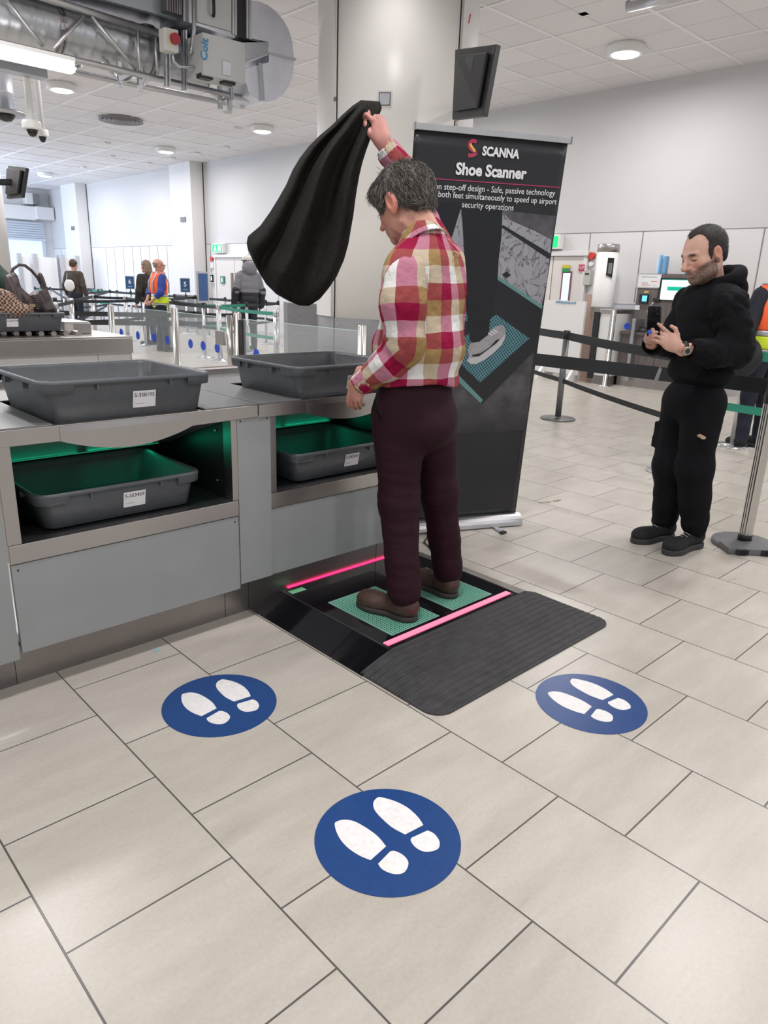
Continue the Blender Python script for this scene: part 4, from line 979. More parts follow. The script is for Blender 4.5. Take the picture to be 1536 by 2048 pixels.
# rubber ramp mat with ridges parallel to the deck edge
def rubber_mat():
    X0, X1, Y1, Y0 = 1.272, 2.435, -.583, -.985; r = .075
    nx, ny = 110, 300; bm = bmesh.new(); lay = []
    for j in range(ny + 1):
        row = []
        for i in range(nx + 1):
            x = X0 + (X1 - X0) * i / nx; y = Y0 + (Y1 - Y0) * j / ny
            # pull into rounded front corners
            for cx in (X0 + r, X1 - r):
                if (x < cx if cx < 1.8 else x > cx) and y < Y0 + r:
                    dx, dy = x - cx, y - (Y0 + r); m_ = max(abs(dx), abs(dy)); l_ = hypot(dx, dy)
                    if l_ > 1e-9: x, y = cx + dx / l_ * m_, Y0 + r + dy / l_ * m_
            top = .047 * min(1, max(0, (y - Y0) / (Y1 - Y0)))
            side = min(1, (x - X0) / .16, (X1 - x) / .12)
            z = .006 + top * max(0, min(1, side)) ** .8
            g = abs(((y - Y0) / .0315) % 1 - .5)
            fine = ((x - X0) < .15)
            z -= .0045 * max(0, 1 - g / .12) ** .8
            if x - X0 < .16:
                g2 = abs(((y - Y0) / .0158) % 1 - .5); z -= .003 * max(0, 1 - g2 / .25)
            row.append(bm.verts.new((x, y, z)))
        lay.append(row)
    for j in range(ny):
        for i in range(nx): bm.faces.new((lay[j][i], lay[j][i + 1], lay[j + 1][i + 1], lay[j + 1][i]))
    edge = [lay[0][i] for i in range(nx + 1)] + [lay[j][nx] for j in range(1, ny + 1)] + [lay[ny][i] for i in range(nx - 1, -1, -1)] + [lay[j][0] for j in range(ny - 1, 0, -1)]
    low = [bm.verts.new((v.co.x, v.co.y, 0)) for v in edge]
    for i in range(len(edge)): bm.faces.new((edge[i - 1], low[i - 1], low[i], edge[i]))
    bmesh.ops.recalc_face_normals(bm, faces=bm.faces[:])
    me = bpy.data.meshes.new('rubber_ramp'); bm.to_mesh(me); bm.free()
    for p in me.polygons: p.use_smooth = True
    o = link('rubber_ramp', me, None, M['rubber'], loc=(1.85, -.8, 0))
    setp(o, 'black ribbed rubber ramp mat leading up to the shoe scanner', 'ramp mat')
rubber_mat()
# litter on the floor
t = thing('floor_scrap', 'small light-blue torn wrapper on the floor by the counter', 'litter', tuple(fl_) if False else tuple(on(2, 0, 313, 1301)))
q = on(2, 0, 313, 1301); MB().prism([(q[0] - .012, q[1] - .006, .001), (q[0] + .008, q[1] - .009, .001), (q[0] + .013, q[1] + .006, .001), (q[0] - .006, q[1] + .009, .001)], (0, 0, .0015)).build('foil', mat('light_blue_foil', (.25, .5, .62), .4), t)
q = on(2, 0, 1102, 1003)
mb = MB(); mb.prism([(q[0] - .10 + .2 * k / 9, q[1] + .04 - .07 * k / 9 + .012 * sin(k * 2.3), .0004) for k in range(10)] + [(q[0] + .06 - .16 * k / 5, q[1] + .0 + .05 * k / 5 - .02 * (k % 2) - .025, .0004) for k in range(6)], (0, 0, .0008))
o = mb.build('floor_stain', mat('worn_tile_patch', (.30, .25, .20), .6), None, loc=tuple(q)); setp(o, 'brownish worn patch on the tiles between the banner and the man with the phone', 'stain')

# ------------------------------------------------------------------ roll-up banner
bTR, bTL, bBR, bBL = [Vector(v) for v in ((3.131, -.043, 2.161), (2.355, .315, 2.15), (3.27, .17, .02), (2.494, .528, .01))]
bX = (bTR - bTL).normalized(); bZ = ((bTL - bBL) - bX * (bTL - bBL).dot(bX)).normalized(); bN = bX.cross(bZ) * -1
if bN.dot(V3(CAM) - bTL) < 0: bN = -bN
def bp_(px, py, d=0.0):
    """point of the banner plane seen at a pixel"""
    r = V3(ray(px, py)); o = V3(CAM); n = bN; p0 = bTL + n * d; tt = (p0 - o).dot(n) / r.dot(n); return o + r * tt
ban = thing('roll_up_banner', 'tall black roll-up banner advertising a shoe scanner, behind the checked shirt', 'banner', tuple((bBR + bBL) / 2))
def bprism(pts, d0, d1, m_, nm, par, lbl=None):
    q = [bp_(*p, d0) if not isinstance(p, Vector) else p + bN * d0 for p in pts]
    o = MB().prism(q, bN * (d1 - d0)).build(nm, m_, par)
    if lbl: o['label'] = lbl
    return o
tl, tr_, br_, bl_ = bp_(829, 256), bp_(1136, 286), bp_(1030, 1032), bp_(776, 1052)
# cloth with gently curling edges
nx_, nz_ = 24, 30; lo = []
bm = bmesh.new(); grid = []
for j in range(nz_ + 1):
    row = []
    for i in range(nx_ + 1):
        u, v = i / nx_, j / nz_; p = tl.lerp(tr_, u).lerp(bl_.lerp(br_, u), v)
        edge = abs(2 * u - 1) ** 6 * .012 * sin(pi * min(1, v * 1.05)); row.append(bm.verts.new(p - bN * edge - bN * .002))
    grid.append(row)
for j in range(nz_):
    for i in range(nx_): f = bm.faces.new((grid[j][i], grid[j][i + 1], grid[j + 1][i + 1], grid[j + 1][i])); f.smooth = True
bmesh.ops.recalc_face_normals(bm, faces=bm.faces[:])
me = bpy.data.meshes.new('cloth'); bm.to_mesh(me); bm.free()
M['banner'] = mat('black_banner_print', (.018, .019, .023), .33, noise=.1, nscale=2)
cl = link('printed_cloth', me, ban, M['banner']); so = cl.modifiers.new('s', 'SOLIDIFY'); so.thickness = .0012; so.offset = -1
# marble print
def marble():
    mt, N, L, b = new_mat('printed_marble')
    tc = N.new('ShaderNodeTexCoord'); n1 = N.new('ShaderNodeTexNoise'); n1.inputs['Scale'].default_value = 9; n1.inputs['Detail'].default_value = 9; n1.inputs['Distortion'].default_value = 1.6; L.new(tc.outputs['Object'], n1.inputs['Vector'])
    cr = N.new('ShaderNodeValToRGB'); e = cr.color_ramp.elements; e[0].position = .475; e[0].color = (.36, .36, .40, 1); e[1].position = .525; e[1].color = (.34, .34, .38, 1)
    k = cr.color_ramp.elements.new(.5); k.color = (.06, .06, .07, 1)
    L.new(n1.outputs[0], cr.inputs[0]); L.new(cr.outputs[0], b.inputs['Base Color']); b.inputs['Roughness'].default_value = .35
    return mt
M['marble'] = marble(); M['marble_dk'] = mat('printed_dark_marble', (.085, .083, .095), .35, noise=.55, nscale=10)
M['marble_fade'] = mat('printed_fading_marble', (.085, .083, .095), .35, noise=.55, nscale=10)
def _fade():
    nt = M['marble_fade'].node_tree; N, L = nt.nodes, nt.links; b = N['Principled BSDF']; src = b.inputs['Base Color'].links[0].from_socket
    g = N.new('ShaderNodeNewGeometry'); sp = N.new('ShaderNodeSeparateXYZ'); L.new(g.outputs['Position'], sp.inputs[0])
    mr = N.new('ShaderNodeMapRange'); mr.inputs['From Min'].default_value = .56; mr.inputs['From Max'].default_value = .92; L.new(sp.outputs[2], mr.inputs['Value'])
    mx = N.new('ShaderNodeMix'); mx.data_type = 'RGBA'; L.new(mr.outputs[0], mx.inputs['Factor']); mx.inputs['A'].default_value = (.018, .019, .023, 1); L.new(src, mx.inputs['B']); L.new(mx.outputs['Result'], b.inputs['Base Color'])
_fade()
M['p_black'] = mat('printed_black', (.012, .014, .02), .35); M['p_teal'] = mat('printed_teal_edge', (.13, .30, .29), .35)
M['p_trouser'] = mat('printed_navy_trousers', (.006, .008, .014), .4)
d = .0015
bprism([(880, 418), (1000, 418), (1107, 440), (1094, 560), (1080, 625), (990, 640), (900, 560), (880, 500)], .0, d, M['marble'], 'marble_print', cl)
bprism([(1003, 421), (1112, 432), (1104, 480), (1070, 462), (1020, 440)], d, d * 1.4, M['marble_dk'], 'darker_marble_print', cl)
bprism([(1002, 454), (1006, 450), (1102, 508), (1098, 518)], d * 1.4, d * 2, M['p_black'], 'dark_inlay_print', cl)
bprism([(1004, 549), (1013, 543), (1022, 550), (1013, 556)], d * 1.4, d * 2, M['p_black'], 'diamond_inlay_print', cl)
bprism([(915, 745), (1010, 730), (1068, 700), (1060, 760), (1053, 860), (990, 865), (850, 868), (850, 745)], .0, d, M['marble_fade'], 'lower_marble_print', cl)
bprism([(991, 550), (1084, 612), (1073, 698), (964, 808), (905, 752), (905, 640), (990, 560)], d * 1.4, d * 2, M['p_black'], 'scanner_print', cl)
bprism([(991, 549), (1085, 611), (1083, 618), (990, 556)], d * 2, d * 2.5, M['p_teal'], 'teal_edge_print', cl)
bprism([(912, 745), (966, 800), (961, 806), (909, 757)], d * 2, d * 2.5, M['p_teal'], 'teal_edge_print', cl)
def grid_print():
    mt, N, L, b = new_mat('printed_teal_grid')
    tc = N.new('ShaderNodeTexCoord'); mp = N.new('ShaderNodeMapping'); L.new(tc.outputs['Object'], mp.inputs[0]); mp.inputs['Rotation'].default_value = (0, R_(45), R_(25)); mp.inputs['Scale'].default_value = (70, 70, 70)
    fr = N.new('ShaderNodeVectorMath'); fr.operation = 'FRACTION'; L.new(mp.outputs[0], fr.inputs[0]); sp = N.new('ShaderNodeSeparateXYZ'); L.new(fr.outputs[0], sp.inputs[0])
    def m_(o, a, c):
        n = N.new('ShaderNodeMath'); n.operation = o; L.new(a, n.inputs[0])
        if isinstance(c, (int, float)): n.inputs[1].default_value = c
        else: L.new(c, n.inputs[1])
        return n.outputs[0]
    f = m_('MULTIPLY', m_('GREATER_THAN', sp.outputs[0], .38), m_('GREATER_THAN', sp.outputs[2], .38))
    mx = N.new('ShaderNodeMix'); mx.data_type = 'RGBA'; L.new(f, mx.inputs['Factor']); mx.inputs['A'].default_value = (.10, .28, .32, 1); mx.inputs['B'].default_value = (.015, .03, .045, 1)
    L.new(mx.outputs['Result'], b.inputs['Base Color']); b.inputs['Roughness'].default_value = .35
    return mt
M['gridp'] = grid_print()
bprism([(992, 629), (1059, 677), (960, 765), (905, 712), (905, 690)], d * 2, d * 2.5, M['gridp'], 'pad_print', cl)
bprism([(905, 632), (932, 622), (936, 640), (905, 662)], d * 2, d * 2.5, M['gridp'], 'pad_print', cl)
bprism([(870, 405), (925, 405), (905, 470), (893, 500), (880, 520), (865, 480)], d * 2, d * 2.6, M['p_trouser'], 'trouser_leg_print', cl)
bprism([(922, 410), (1005, 412), (1003, 470), (997, 520), (995, 560), (988, 610), (980, 640), (977, 668), (970, 680), (945, 686), (939, 680), (936, 630), (930, 540), (926, 460)], d * 2, d * 2.8, M['p_trouser'], 'trouser_leg_print', cl)
M['p_shoe'] = mat('printed_grey_trainer', (.36, .35, .36), .4, noise=.12, nscale=30)
bprism([(938, 712), (935, 700), (941, 686), (958, 684), (976, 670), (982, 660), (988, 655), (1000, 650), (1008, 652), (1011, 662), (1010, 676), (1003, 690), (985, 708), (968, 720), (953, 728), (941, 728), (933, 722)], d * 2.8, d * 3.4, M['p_shoe'], 'trainer_print', cl)
bprism([(940, 716), (958, 714), (975, 700), (992, 688), (1004, 676), (1010, 668), (1010, 676), (1003, 690), (985, 708), (968, 720), (953, 728), (941, 728), (934, 722)], d * 3.4, d * 3.8, mat('printed_pale_sole', (.55, .54, .56), .4), 'trainer_sole_print', cl)
bprism([(944, 710), (962, 706), (980, 694), (992, 680), (1000, 678), (993, 686), (975, 700), (958, 712), (945, 713)], d * 3.8, d * 4.1, M['p_black'], 'trainer_stripe_print', cl)
for k in range(3):
    bprism([(977 + k * 5, 665 - k * 3), (986 + k * 5, 670 - k * 3), (986 + k * 5, 672 - k * 3), (976 + k * 5, 667 - k * 3)], d * 3.8, d * 4.2, M['white_ink'], 'trainer_lace_print', cl)
# lettering
def btext(body, pxl, pyl, pxr, pyr, size, bold=0, nm='lettering'):
    a, b2 = bp_(pxl, pyl, d * 4), bp_(pxr, pyr, d * 4)
    text(nm, body, size, M['white_ink'], cl, a, (b2 - a), bZ, bold=bold, width=(b2 - a).length)
btext('SCANNA', 964, 310, 1038, 317, .056, .0022)
btext('Shoe Scanner', 911, 348, 1052, 358, .074, .0026)
btext('Step-on step-off design - Safe, passive technology', 838, 376.3, 1109, 392, .041, .0)
btext('Scans both feet simultaneously to speed up airport', 841, 391.5, 1112, 409, .041, .0)
btext('security operations', 923, 414.5, 1026, 421, .041, .0)
bprism([(852, 355), (1121, 374), (1121, 376), (852, 357)], d, d * 1.6, mat('printed_crimson_line', (.45, .04, .12), .4), 'divider_line', cl)
# S logo: a ribbon of two colours
sp_ = [(952, 285), (947, 281), (941, 282), (937, 287), (937, 293), (941, 298), (947, 302), (951, 305), (952, 300 + 6), (948, 310), (941, 311), (936, 309)]
def ribbon(pts, w_, m_, nm, dd):
    P = [bp_(*p, dd) for p in pts]; lo = []
    for i, p in enumerate(P):
        tdir = (P[min(i + 1, len(P) - 1)] - P[max(0, i - 1)]).normalized(); s_ = tdir.cross(bN).normalized() * w_ / 2
        lo.append([p - s_, p + s_, p + s_ + bN * .0008, p - s_ + bN * .0008])
    MB().loft(lo, smooth=False).build(nm, m_, cl)
ribbon([(953, 284), (949, 282), (944, 282), (940, 285), (938, 290), (939, 296)], .017, mat('logo_crimson', (.42, .03, .08), .4), 'logo_crimson_curve', d)
ribbon([(939, 294), (943, 299), (948, 302), (951, 305), (951, 308), (947, 310), (941, 311), (936, 310)], .017, mat('logo_rose', (.45, .05, .10), .4), 'logo_crimson_curve', d)
ribbon([(941, 287), (942, 292), (946, 297), (950, 303)], .012, mat('logo_yellow', (.85, .45, .10), .4), 'logo_yellow_flame', d * 2)
# rails, base, foot
rt0, rt1 = bp_(829, 250), bp_(1141, 280)
MB().prism([rt0 - bZ * .018 + bN * .012, rt1 - bZ * .018 + bN * .012, rt1 + bZ * .012 + bN * .012, rt0 + bZ * .012 + bN * .012], -bN * .026).build('top_rail', M['alu'], ban, .003)
for p in (rt0, rt1): MB().prism([p - bZ * .02 + bN * .014 - bX * .003, p - bZ * .02 + bN * .014 + bX * .003, p + bZ * .014 + bN * .014 + bX * .003, p + bZ * .014 + bN * .014 - bX * .003], -bN * .03).build('rail_cap', M['skirt'], ban)
m0 = (rt0 + rt1) / 2; fz = Vector((bBR.x + bBL.x, bBR.y + bBL.y, 0)) / 2
MB().tube([m0 - bN * .03 + bZ * .012, Vector((fz.x, fz.y, .05)) - bN * .03], .008, 8).build('rear_pole', M['alu'], ban)
b0, b1 = Vector((2.494, .528, 0)), Vector((3.275, .168, 0)); bx = (b1 - b0).normalized(); by = Vector((bx.y, -bx.x, 0))
if by.dot(V3(CAM) - b0) < 0: by = -by
lo = []
for p in (b0, b1): lo.append([p + by * (.012 + .062 * cos(a)) + Vector((0, 0, .012 + (.062 if a > 0 else 0) * sin(a))) for a in [k * pi / 10 for k in range(11)]] + [p - by * .05 + Vector((0, 0, .008)), p + by * .074 + Vector((0, 0, .008))])
MB().loft(lo, smooth=False).build('base', M['alu'], ban)
fm = b0.lerp(b1, .78)
MB().prism([fm + bx * -.018 + Vector((0, 0, .006)), fm + bx * .018 + Vector((0, 0, .006)), fm + bx * .018 + by * .17 + Vector((0, 0, .003)), fm + bx * -.018 + by * .17 + Vector((0, 0, .003))], (0, 0, .006)).build('swivel_foot', M['galv'], ban)
MB().box(-.02, -.012, 0, .02, .012, .014, Matrix.Translation(fm + by * .175)).build('foot_cap', M['black_plastic'], ban)
t = thing('floor_cable', 'thin black cable on the floor behind the man\'s legs', 'cable', tuple(on(2, 0, 850, 1075)))
MB().tube([on(2, .006, 846, 1058), on(2, .006, 858, 1070), on(2, .006, 848, 1084), on(2, .006, 862, 1098)], .005, 6).build('cord', M['black_plastic'], t)
# ------------------------------------------------------------------ figures: smooth blended volumes turned into one continuous surface
def P3(p): return np.array([float(p[0]), float(p[1]), float(p[2])])
def capsule(P, a, b, ra, rb, flat=None):
    a, b = P3(a), P3(b); ab = b - a; t = np.clip(((P - a) @ ab) / (ab @ ab + 1e-12), 0, 1)[:, None]
    d = P - (a + t * ab)
    if flat is not None:       # flat = (direction, factor): thinner along direction
        n, f = P3(flat[0]), flat[1]; n = n / np.linalg.norm(n); c = (d @ n)[:, None]; d = d + n * c * (1 / f - 1)
        return (np.linalg.norm(d, axis=1) - (ra + (rb - ra) * t[:, 0])) * .8
    return np.linalg.norm(d, axis=1) - (ra + (rb - ra) * t[:, 0])
def ellips(P, c, r, F=None):
    p = P - P3(c)
    if F is not None: p = p @ np.array(F).T      # rows of F are the local axes
    r = P3(r); k0 = np.linalg.norm(p / r, axis=1); k1 = np.linalg.norm(p / (r * r), axis=1) + 1e-9
    return k0 * (k0 - 1) / k1
def smin(a, b, k):
    h = np.clip(.5 + .5 * (b - a) / k, 0, 1); return b + (a - b) * h - k * h * (1 - h)
def smax(a, b, k): return -smin(-a, -b, k)
def chainmin(k, *ds):
    r = ds[0]
    for d in ds[1:]: r = smin(r, d, k)
    return r
def wob(P, seed, fr=(20, 20, 20), n=7):
    """smooth pseudo random field of sines, about -1..1"""
    r = np.random.default_rng(seed); out = np.zeros(len(P))
    for i in range(n):
        k = r.normal(size=3) * np.array(fr) * (.6 + .5 * i / n * 2); out += np.sin(P @ k + r.uniform(0, 6.28)) / (1 + .45 * i)
    return out / 2.6
def folds(P, seed, fr, sharp=1.6):
    """cloth creases: ridges with narrow valleys"""
    w = wob(P, seed, fr); return 1 - np.abs(w) ** (1 / sharp) * 1.3
def mesh_field(fn, lo, hi, h):
    """naive surface nets over a box, returns verts, quads"""
    lo, hi = P3(lo), P3(hi); n = np.maximum(3, np.ceil((hi - lo) / h).astype(int) + 1)
    X, Y, Z = [lo[i] + h * np.arange(n[i]) for i in range(3)]
    G = np.empty(tuple(n), dtype=np.float64)
    yy, zz = np.meshgrid(Y, Z, indexing='ij'); step = max(1, int(400000 / yy.size))
    for i in range(0, n[0], step):
        xs = X[i:i + step]; q = np.empty((len(xs), yy.shape[0], yy.shape[1], 3)); q[..., 0] = xs[:, None, None]; q[..., 1] = yy; q[..., 2] = zz
        G[i:i + step] = fn(q.reshape(-1, 3)).reshape(len(xs), *yy.shape)
    S = G < 0
    c = [S[a:n[0] - 1 + a, b:n[1] - 1 + b, d:n[2] - 1 + d] for a in (0, 1) for b in (0, 1) for d in (0, 1)]
    cnt = sum(x.astype(np.int8) for x in c); act = (cnt > 0) & (cnt < 8); idx = -np.ones(act.shape, dtype=np.int64); ii = np.argwhere(act); idx[act] = np.arange(len(ii))
    acc = np.zeros((len(ii), 3)); num = np.zeros(len(ii))
    offs = [(a, b, d) for a in (0, 1) for b in (0, 1) for d in (0, 1)]
    for p in range(8):
        for q_ in range(p + 1, 8):
            o0, o1 = np.array(offs[p]), np.array(offs[q_])
            if np.abs(o0 - o1).sum() != 1: continue
            v0 = G[tuple((ii + o0).T)]; v1 = G[tuple((ii + o1).T)]; m_ = (v0 < 0) != (v1 < 0); t = np.where(m_, v0 / np.where(m_, v0 - v1, 1), 0)[:, None]
            acc += np.where(m_[:, None], o0 + (o1 - o0) * t, 0); num += m_
    V = lo + (ii + acc / num[:, None]) * h
    Q = []
    for ax in range(3):
        u, v = [(1, 2), (2, 0), (0, 1)][ax]; s0 = [slice(None)] * 3; s1 = [slice(None)] * 3
        s0[ax] = slice(0, -1); s1[ax] = slice(1, None)
        a, b = S[tuple(s0)], S[tuple(s1)]; e = np.argwhere(a != b)
        e = e[(e[:, u] > 0) & (e[:, v] > 0) & (e[:, u] < n[u] - 1) & (e[:, v] < n[v] - 1)]
        if not len(e): continue
        fl = a[tuple(e.T)]
        def ix(du, dv):
            w = e.copy(); w[:, u] -= du; w[:, v] -= dv; return idx[tuple(w.T)]
        q = np.stack([ix(1, 1), ix(0, 1), ix(0, 0), ix(1, 0)], 1); q[~fl] = q[~fl][:, ::-1]; Q.append(q)
    Q = np.concatenate(Q); Q = Q[(Q >= 0).all(1)]
    return V, Q
def join_parts(parts):
    V, Q, o = [], [], 0
    for v, q in parts: V.append(v); Q.append(q + o); o += len(v)
    return np.concatenate(V), np.concatenate(Q)
def mesh_from(name, V, Q, parent=None, mats=None, colors=None, vecs=None, loc=None):
    me = bpy.data.meshes.new(name); me.vertices.add(len(V)); me.vertices.foreach_set('co', V.astype(np.float32).ravel())
    me.loops.add(len(Q) * 4); me.loops.foreach_set('vertex_index', Q.astype(np.int32).ravel()); me.polygons.add(len(Q))
    me.polygons.foreach_set('loop_start', np.arange(0, len(Q) * 4, 4, dtype=np.int32))
    try: me.polygons.foreach_set('loop_total', np.full(len(Q), 4, dtype=np.int32))
    except Exception: pass
    me.polygons.foreach_set('use_smooth', np.ones(len(Q), dtype=bool)); me.update(calc_edges=True)
    if colors is not None:
        a = me.color_attributes.new('Col', 'FLOAT_COLOR', 'POINT'); a.data.foreach_set('color', np.concatenate([colors, np.ones((len(V), 1))], 1).astype(np.float32).ravel())
    if vecs is not None:
        a = me.attributes.new('pat', 'FLOAT_VECTOR', 'POINT'); a.data.foreach_set('vector', vecs.astype(np.float32).ravel())
    return link(name, me, parent, mats, loc=loc)
def nrm(v): v = P3(v); return v / np.linalg.norm(v)
def frame(fwd, up=(0, 0, 1), roll=0.0):
    """rows: right, forward, up of a head or hand"""
    f = nrm(fwd); r = nrm(np.cross(f, P3(up))); u = np.cross(r, f)
    if roll: r, u = cos(roll) * r + sin(roll) * u, -sin(roll) * r + cos(roll) * u
    return np.array([r, f, u])
# ---- head in local coordinates: x right, y forward (face), z up, origin at the middle of the head
def head_sdf(p, jaw=1.0, nose=1.0, fat=0.0, ear=1.0):
    d = ellips(p, (0, -.018, .030), (.077, .098, .086))
    d = smin(d, ellips(p, (0, .022, -.022), (.062 + fat, .070, .088)), .03)
    d = smin(d, ellips(p, (0, .030, -.078), (.050 * jaw + fat, .052, .034)), .03)
    d = smin(d, ellips(p, (0, .073, -.097), (.021 * jaw, .018, .016)), .022)
    for s in (-1, 1):
        d = smin(d, ellips(p, (s * .044, .052, -.022), (.022, .026, .020)), .022)
        d = smin(d, capsule(p, (s * .012, .086, .021), (s * .040, .072, .020), .010, .009), .014)
        d = smin(d, ellips(p, (s * .052, .012, -.068), (.014 + fat, .035, .020)), .02)
    for s in (-1, 1): d = smax(d, -ellips(p, (s * .031, .096, .001), (.016, .018, .012)), .012)
    for s in (-1, 1):
        d = smin(d, ellips(p, (s * .031, .0735, .000), (.0145, .0115, .0115)), .004)
        d = smin(d, capsule(p, (s * .020, .0845, .0055), (s * .042, .079, .0045), .0035, .003), .004)
    d = smin(d, capsule(p, (0, .088, .012), (0, .106 + .006 * nose, -.026), .0075, .0115 * nose), .012)
    d = smin(d, ellips(p, (0, .108 + .006 * nose, -.031), (.0125 * nose, .012, .010)), .008)
    for s in (-1, 1): d = smin(d, ellips(p, (s * .0125, .098, -.033), (.0075, .009, .0075)), .006)
    d = smin(d, ellips(p, (0, .082, -.058), (.026, .016, .018)), .016)
    d = smin(d, capsule(p, (-.019, .086, -.0585), (.019, .086, -.0585), .0055, .0055), .007)
    d = smin(d, capsule(p, (-.016, .085, -.069), (.016, .085, -.069), .0065, .0065), .007)
    d = smax(d, -capsule(p, (-.022, .096, -.0635), (.022, .096, -.0635), .0022, .0022), .004)
    for s in (-1, 1):
        k = ear; X_ = .080 + (k - 1) * .05
        e = ellips(p, (s * X_, -.006, -.004), (.010 * k, .020 * k, .033 * k))
        e = smax(e, -ellips(p, (s * (X_ + .009 * k), .000, -.001), (.008 * k, .011 * k, .021 * k)), .005)
        e = smin(e, ellips(p, (s * (X_ - .001), .002, -.033 * k), (.007, .009, .010)), .008)
        d = smin(d, e, .008)
    return d
def to_local(P, c, F): return (P - P3(c)) @ np.array(F).T
def to_world(p, c, F): return P3(c) + np.array(F).T @ P3(p)
def skin_color(loc, base, beard=0, lips=(.50, .20, .18), brow=(.05, .035, .025), red=.0, eye=True):
    n = len(loc); col = np.tile(np.array(base), (n, 1)); x, y, z = loc.T
    col *= (1 + .05 * wob(loc, 5, (60, 60, 60)))[:, None]
    def blend(w, c): 
        w = np.clip(w, 0, 1)[:, None]; col[:] = col * (1 - w) + np.array(c) * w
    blend(.55 * np.exp(-((np.abs(x) - .045) / .018) ** 2 - ((z + .025) / .02) ** 2) * (y > .03), (base[0] * 1.08, base[1] * .72, base[2] * .66))
    blend(.5 * np.exp(-(x / .014) ** 2 - ((z + .03) / .016) ** 2) * (y > .09), (base[0] * 1.1, base[1] * .7, base[2] * .65))
    blend(.6 * (np.abs(x) > .073), (base[0] * 1.05, base[1] * .65, base[2] * .58))
    if beard:
        ln_ = -.041 + .55 * np.maximum(0, np.abs(x) - .032)
        b = (y > -.002) * np.clip((ln_ - z) / .010, 0, 1)
        b = b * (1 - np.exp(-(x / .020) ** 2 - ((z + .064) / .008) ** 2)) * (z > -.125)
        b = np.clip(b, 0, 1) * (.72 + .30 * np.random.default_rng(4).uniform(-1, 1, n))
        blend(b * beard, (.060, .046, .040))
    blend((np.exp(-(x / .021) ** 4 - ((z + .064) / .0085) ** 4) * (y > .076)) * .8, lips)
    blend(np.exp(-((np.abs(x) - .031) / .015) ** 4 - ((z - .0215 + .10 * (np.abs(x) - .031)) / .0058) ** 4) * (y > .06) * .95, brow)
    if eye: blend(np.exp(-((np.abs(x) - .031) / .0135) ** 4 - ((z + .0035) / .0028) ** 2) * (y > .06) * .95, (.03, .02, .018))
    return col
# ---- hands: palm frame F (rows: right, forward to the finger tips, up = back of the hand), wrist at W
FING = [(-.030, .088, .062), (-.010, .094, .072), (.011, .090, .067), (.031, .080, .050)]
def hand_sdf(P, W, F, curls, thumb, side=1, spread=1.0, sc=1.0):
    """curls: bend in degrees of the 4 fingers (index first); side=1 thumb on local -x"""
    p = to_local(P, W, F) / sc; p = p.copy(); p[:, 0] *= side
    d = ellips(p, (0, .050, 0), (.042, .052, .016)); d = smin(d, ellips(p, (-.018, .030, -.006), (.022, .032, .015)), .012)
    d = smin(d, capsule(p, (0, -.03, 0), (0, .02, 0), .026, .028, ((0, 0, 1), .72)), .02)
    for k, (fx, fy, ln) in enumerate(FING):
        c = curls[k] if hasattr(curls, '__len__') else curls
        a = R_(c[0]) if isinstance(c, tuple) else R_(c); b2 = R_(c[1]) if isinstance(c, tuple) else R_(c) * 1.1
        q = np.array([fx * .92, fy, 0]); an = 0; L_ = [ln * .46, ln * .31, ln * .27]; r = [.0095, .0085, .0078, .0066]; sp = (fx) * .9 * spread
        prev = np.array([fx * .8, fy - .028, 0]); f = capsule(p, prev, q, .0100, .0095)
        for j in range(3):
            an += a if j == 0 else b2 * (.8 if j == 1 else .5)
            nq = q + L_[j] * np.array([sp * cos(an), cos(an), -sin(an)]) / math.sqrt(1 + sp * sp * cos(an) ** 2); f = smin(f, capsule(p, q, nq, r[j], r[j + 1]), .003); q = nq
        d = smin(d, f, .004)
    t0 = np.array([-.026, .022, -.006]); t = f = None; q = t0; pts = [np.array(v) for v in thumb]
    rr = [.0135, .0115, .0095, .0080]
    for j, v in enumerate(pts):
        g_ = capsule(p, q, v, rr[j], rr[j + 1]); f = g_ if f is None else smin(f, g_, .004); q = v
    d = smin(d, f, .007)
    return d * sc
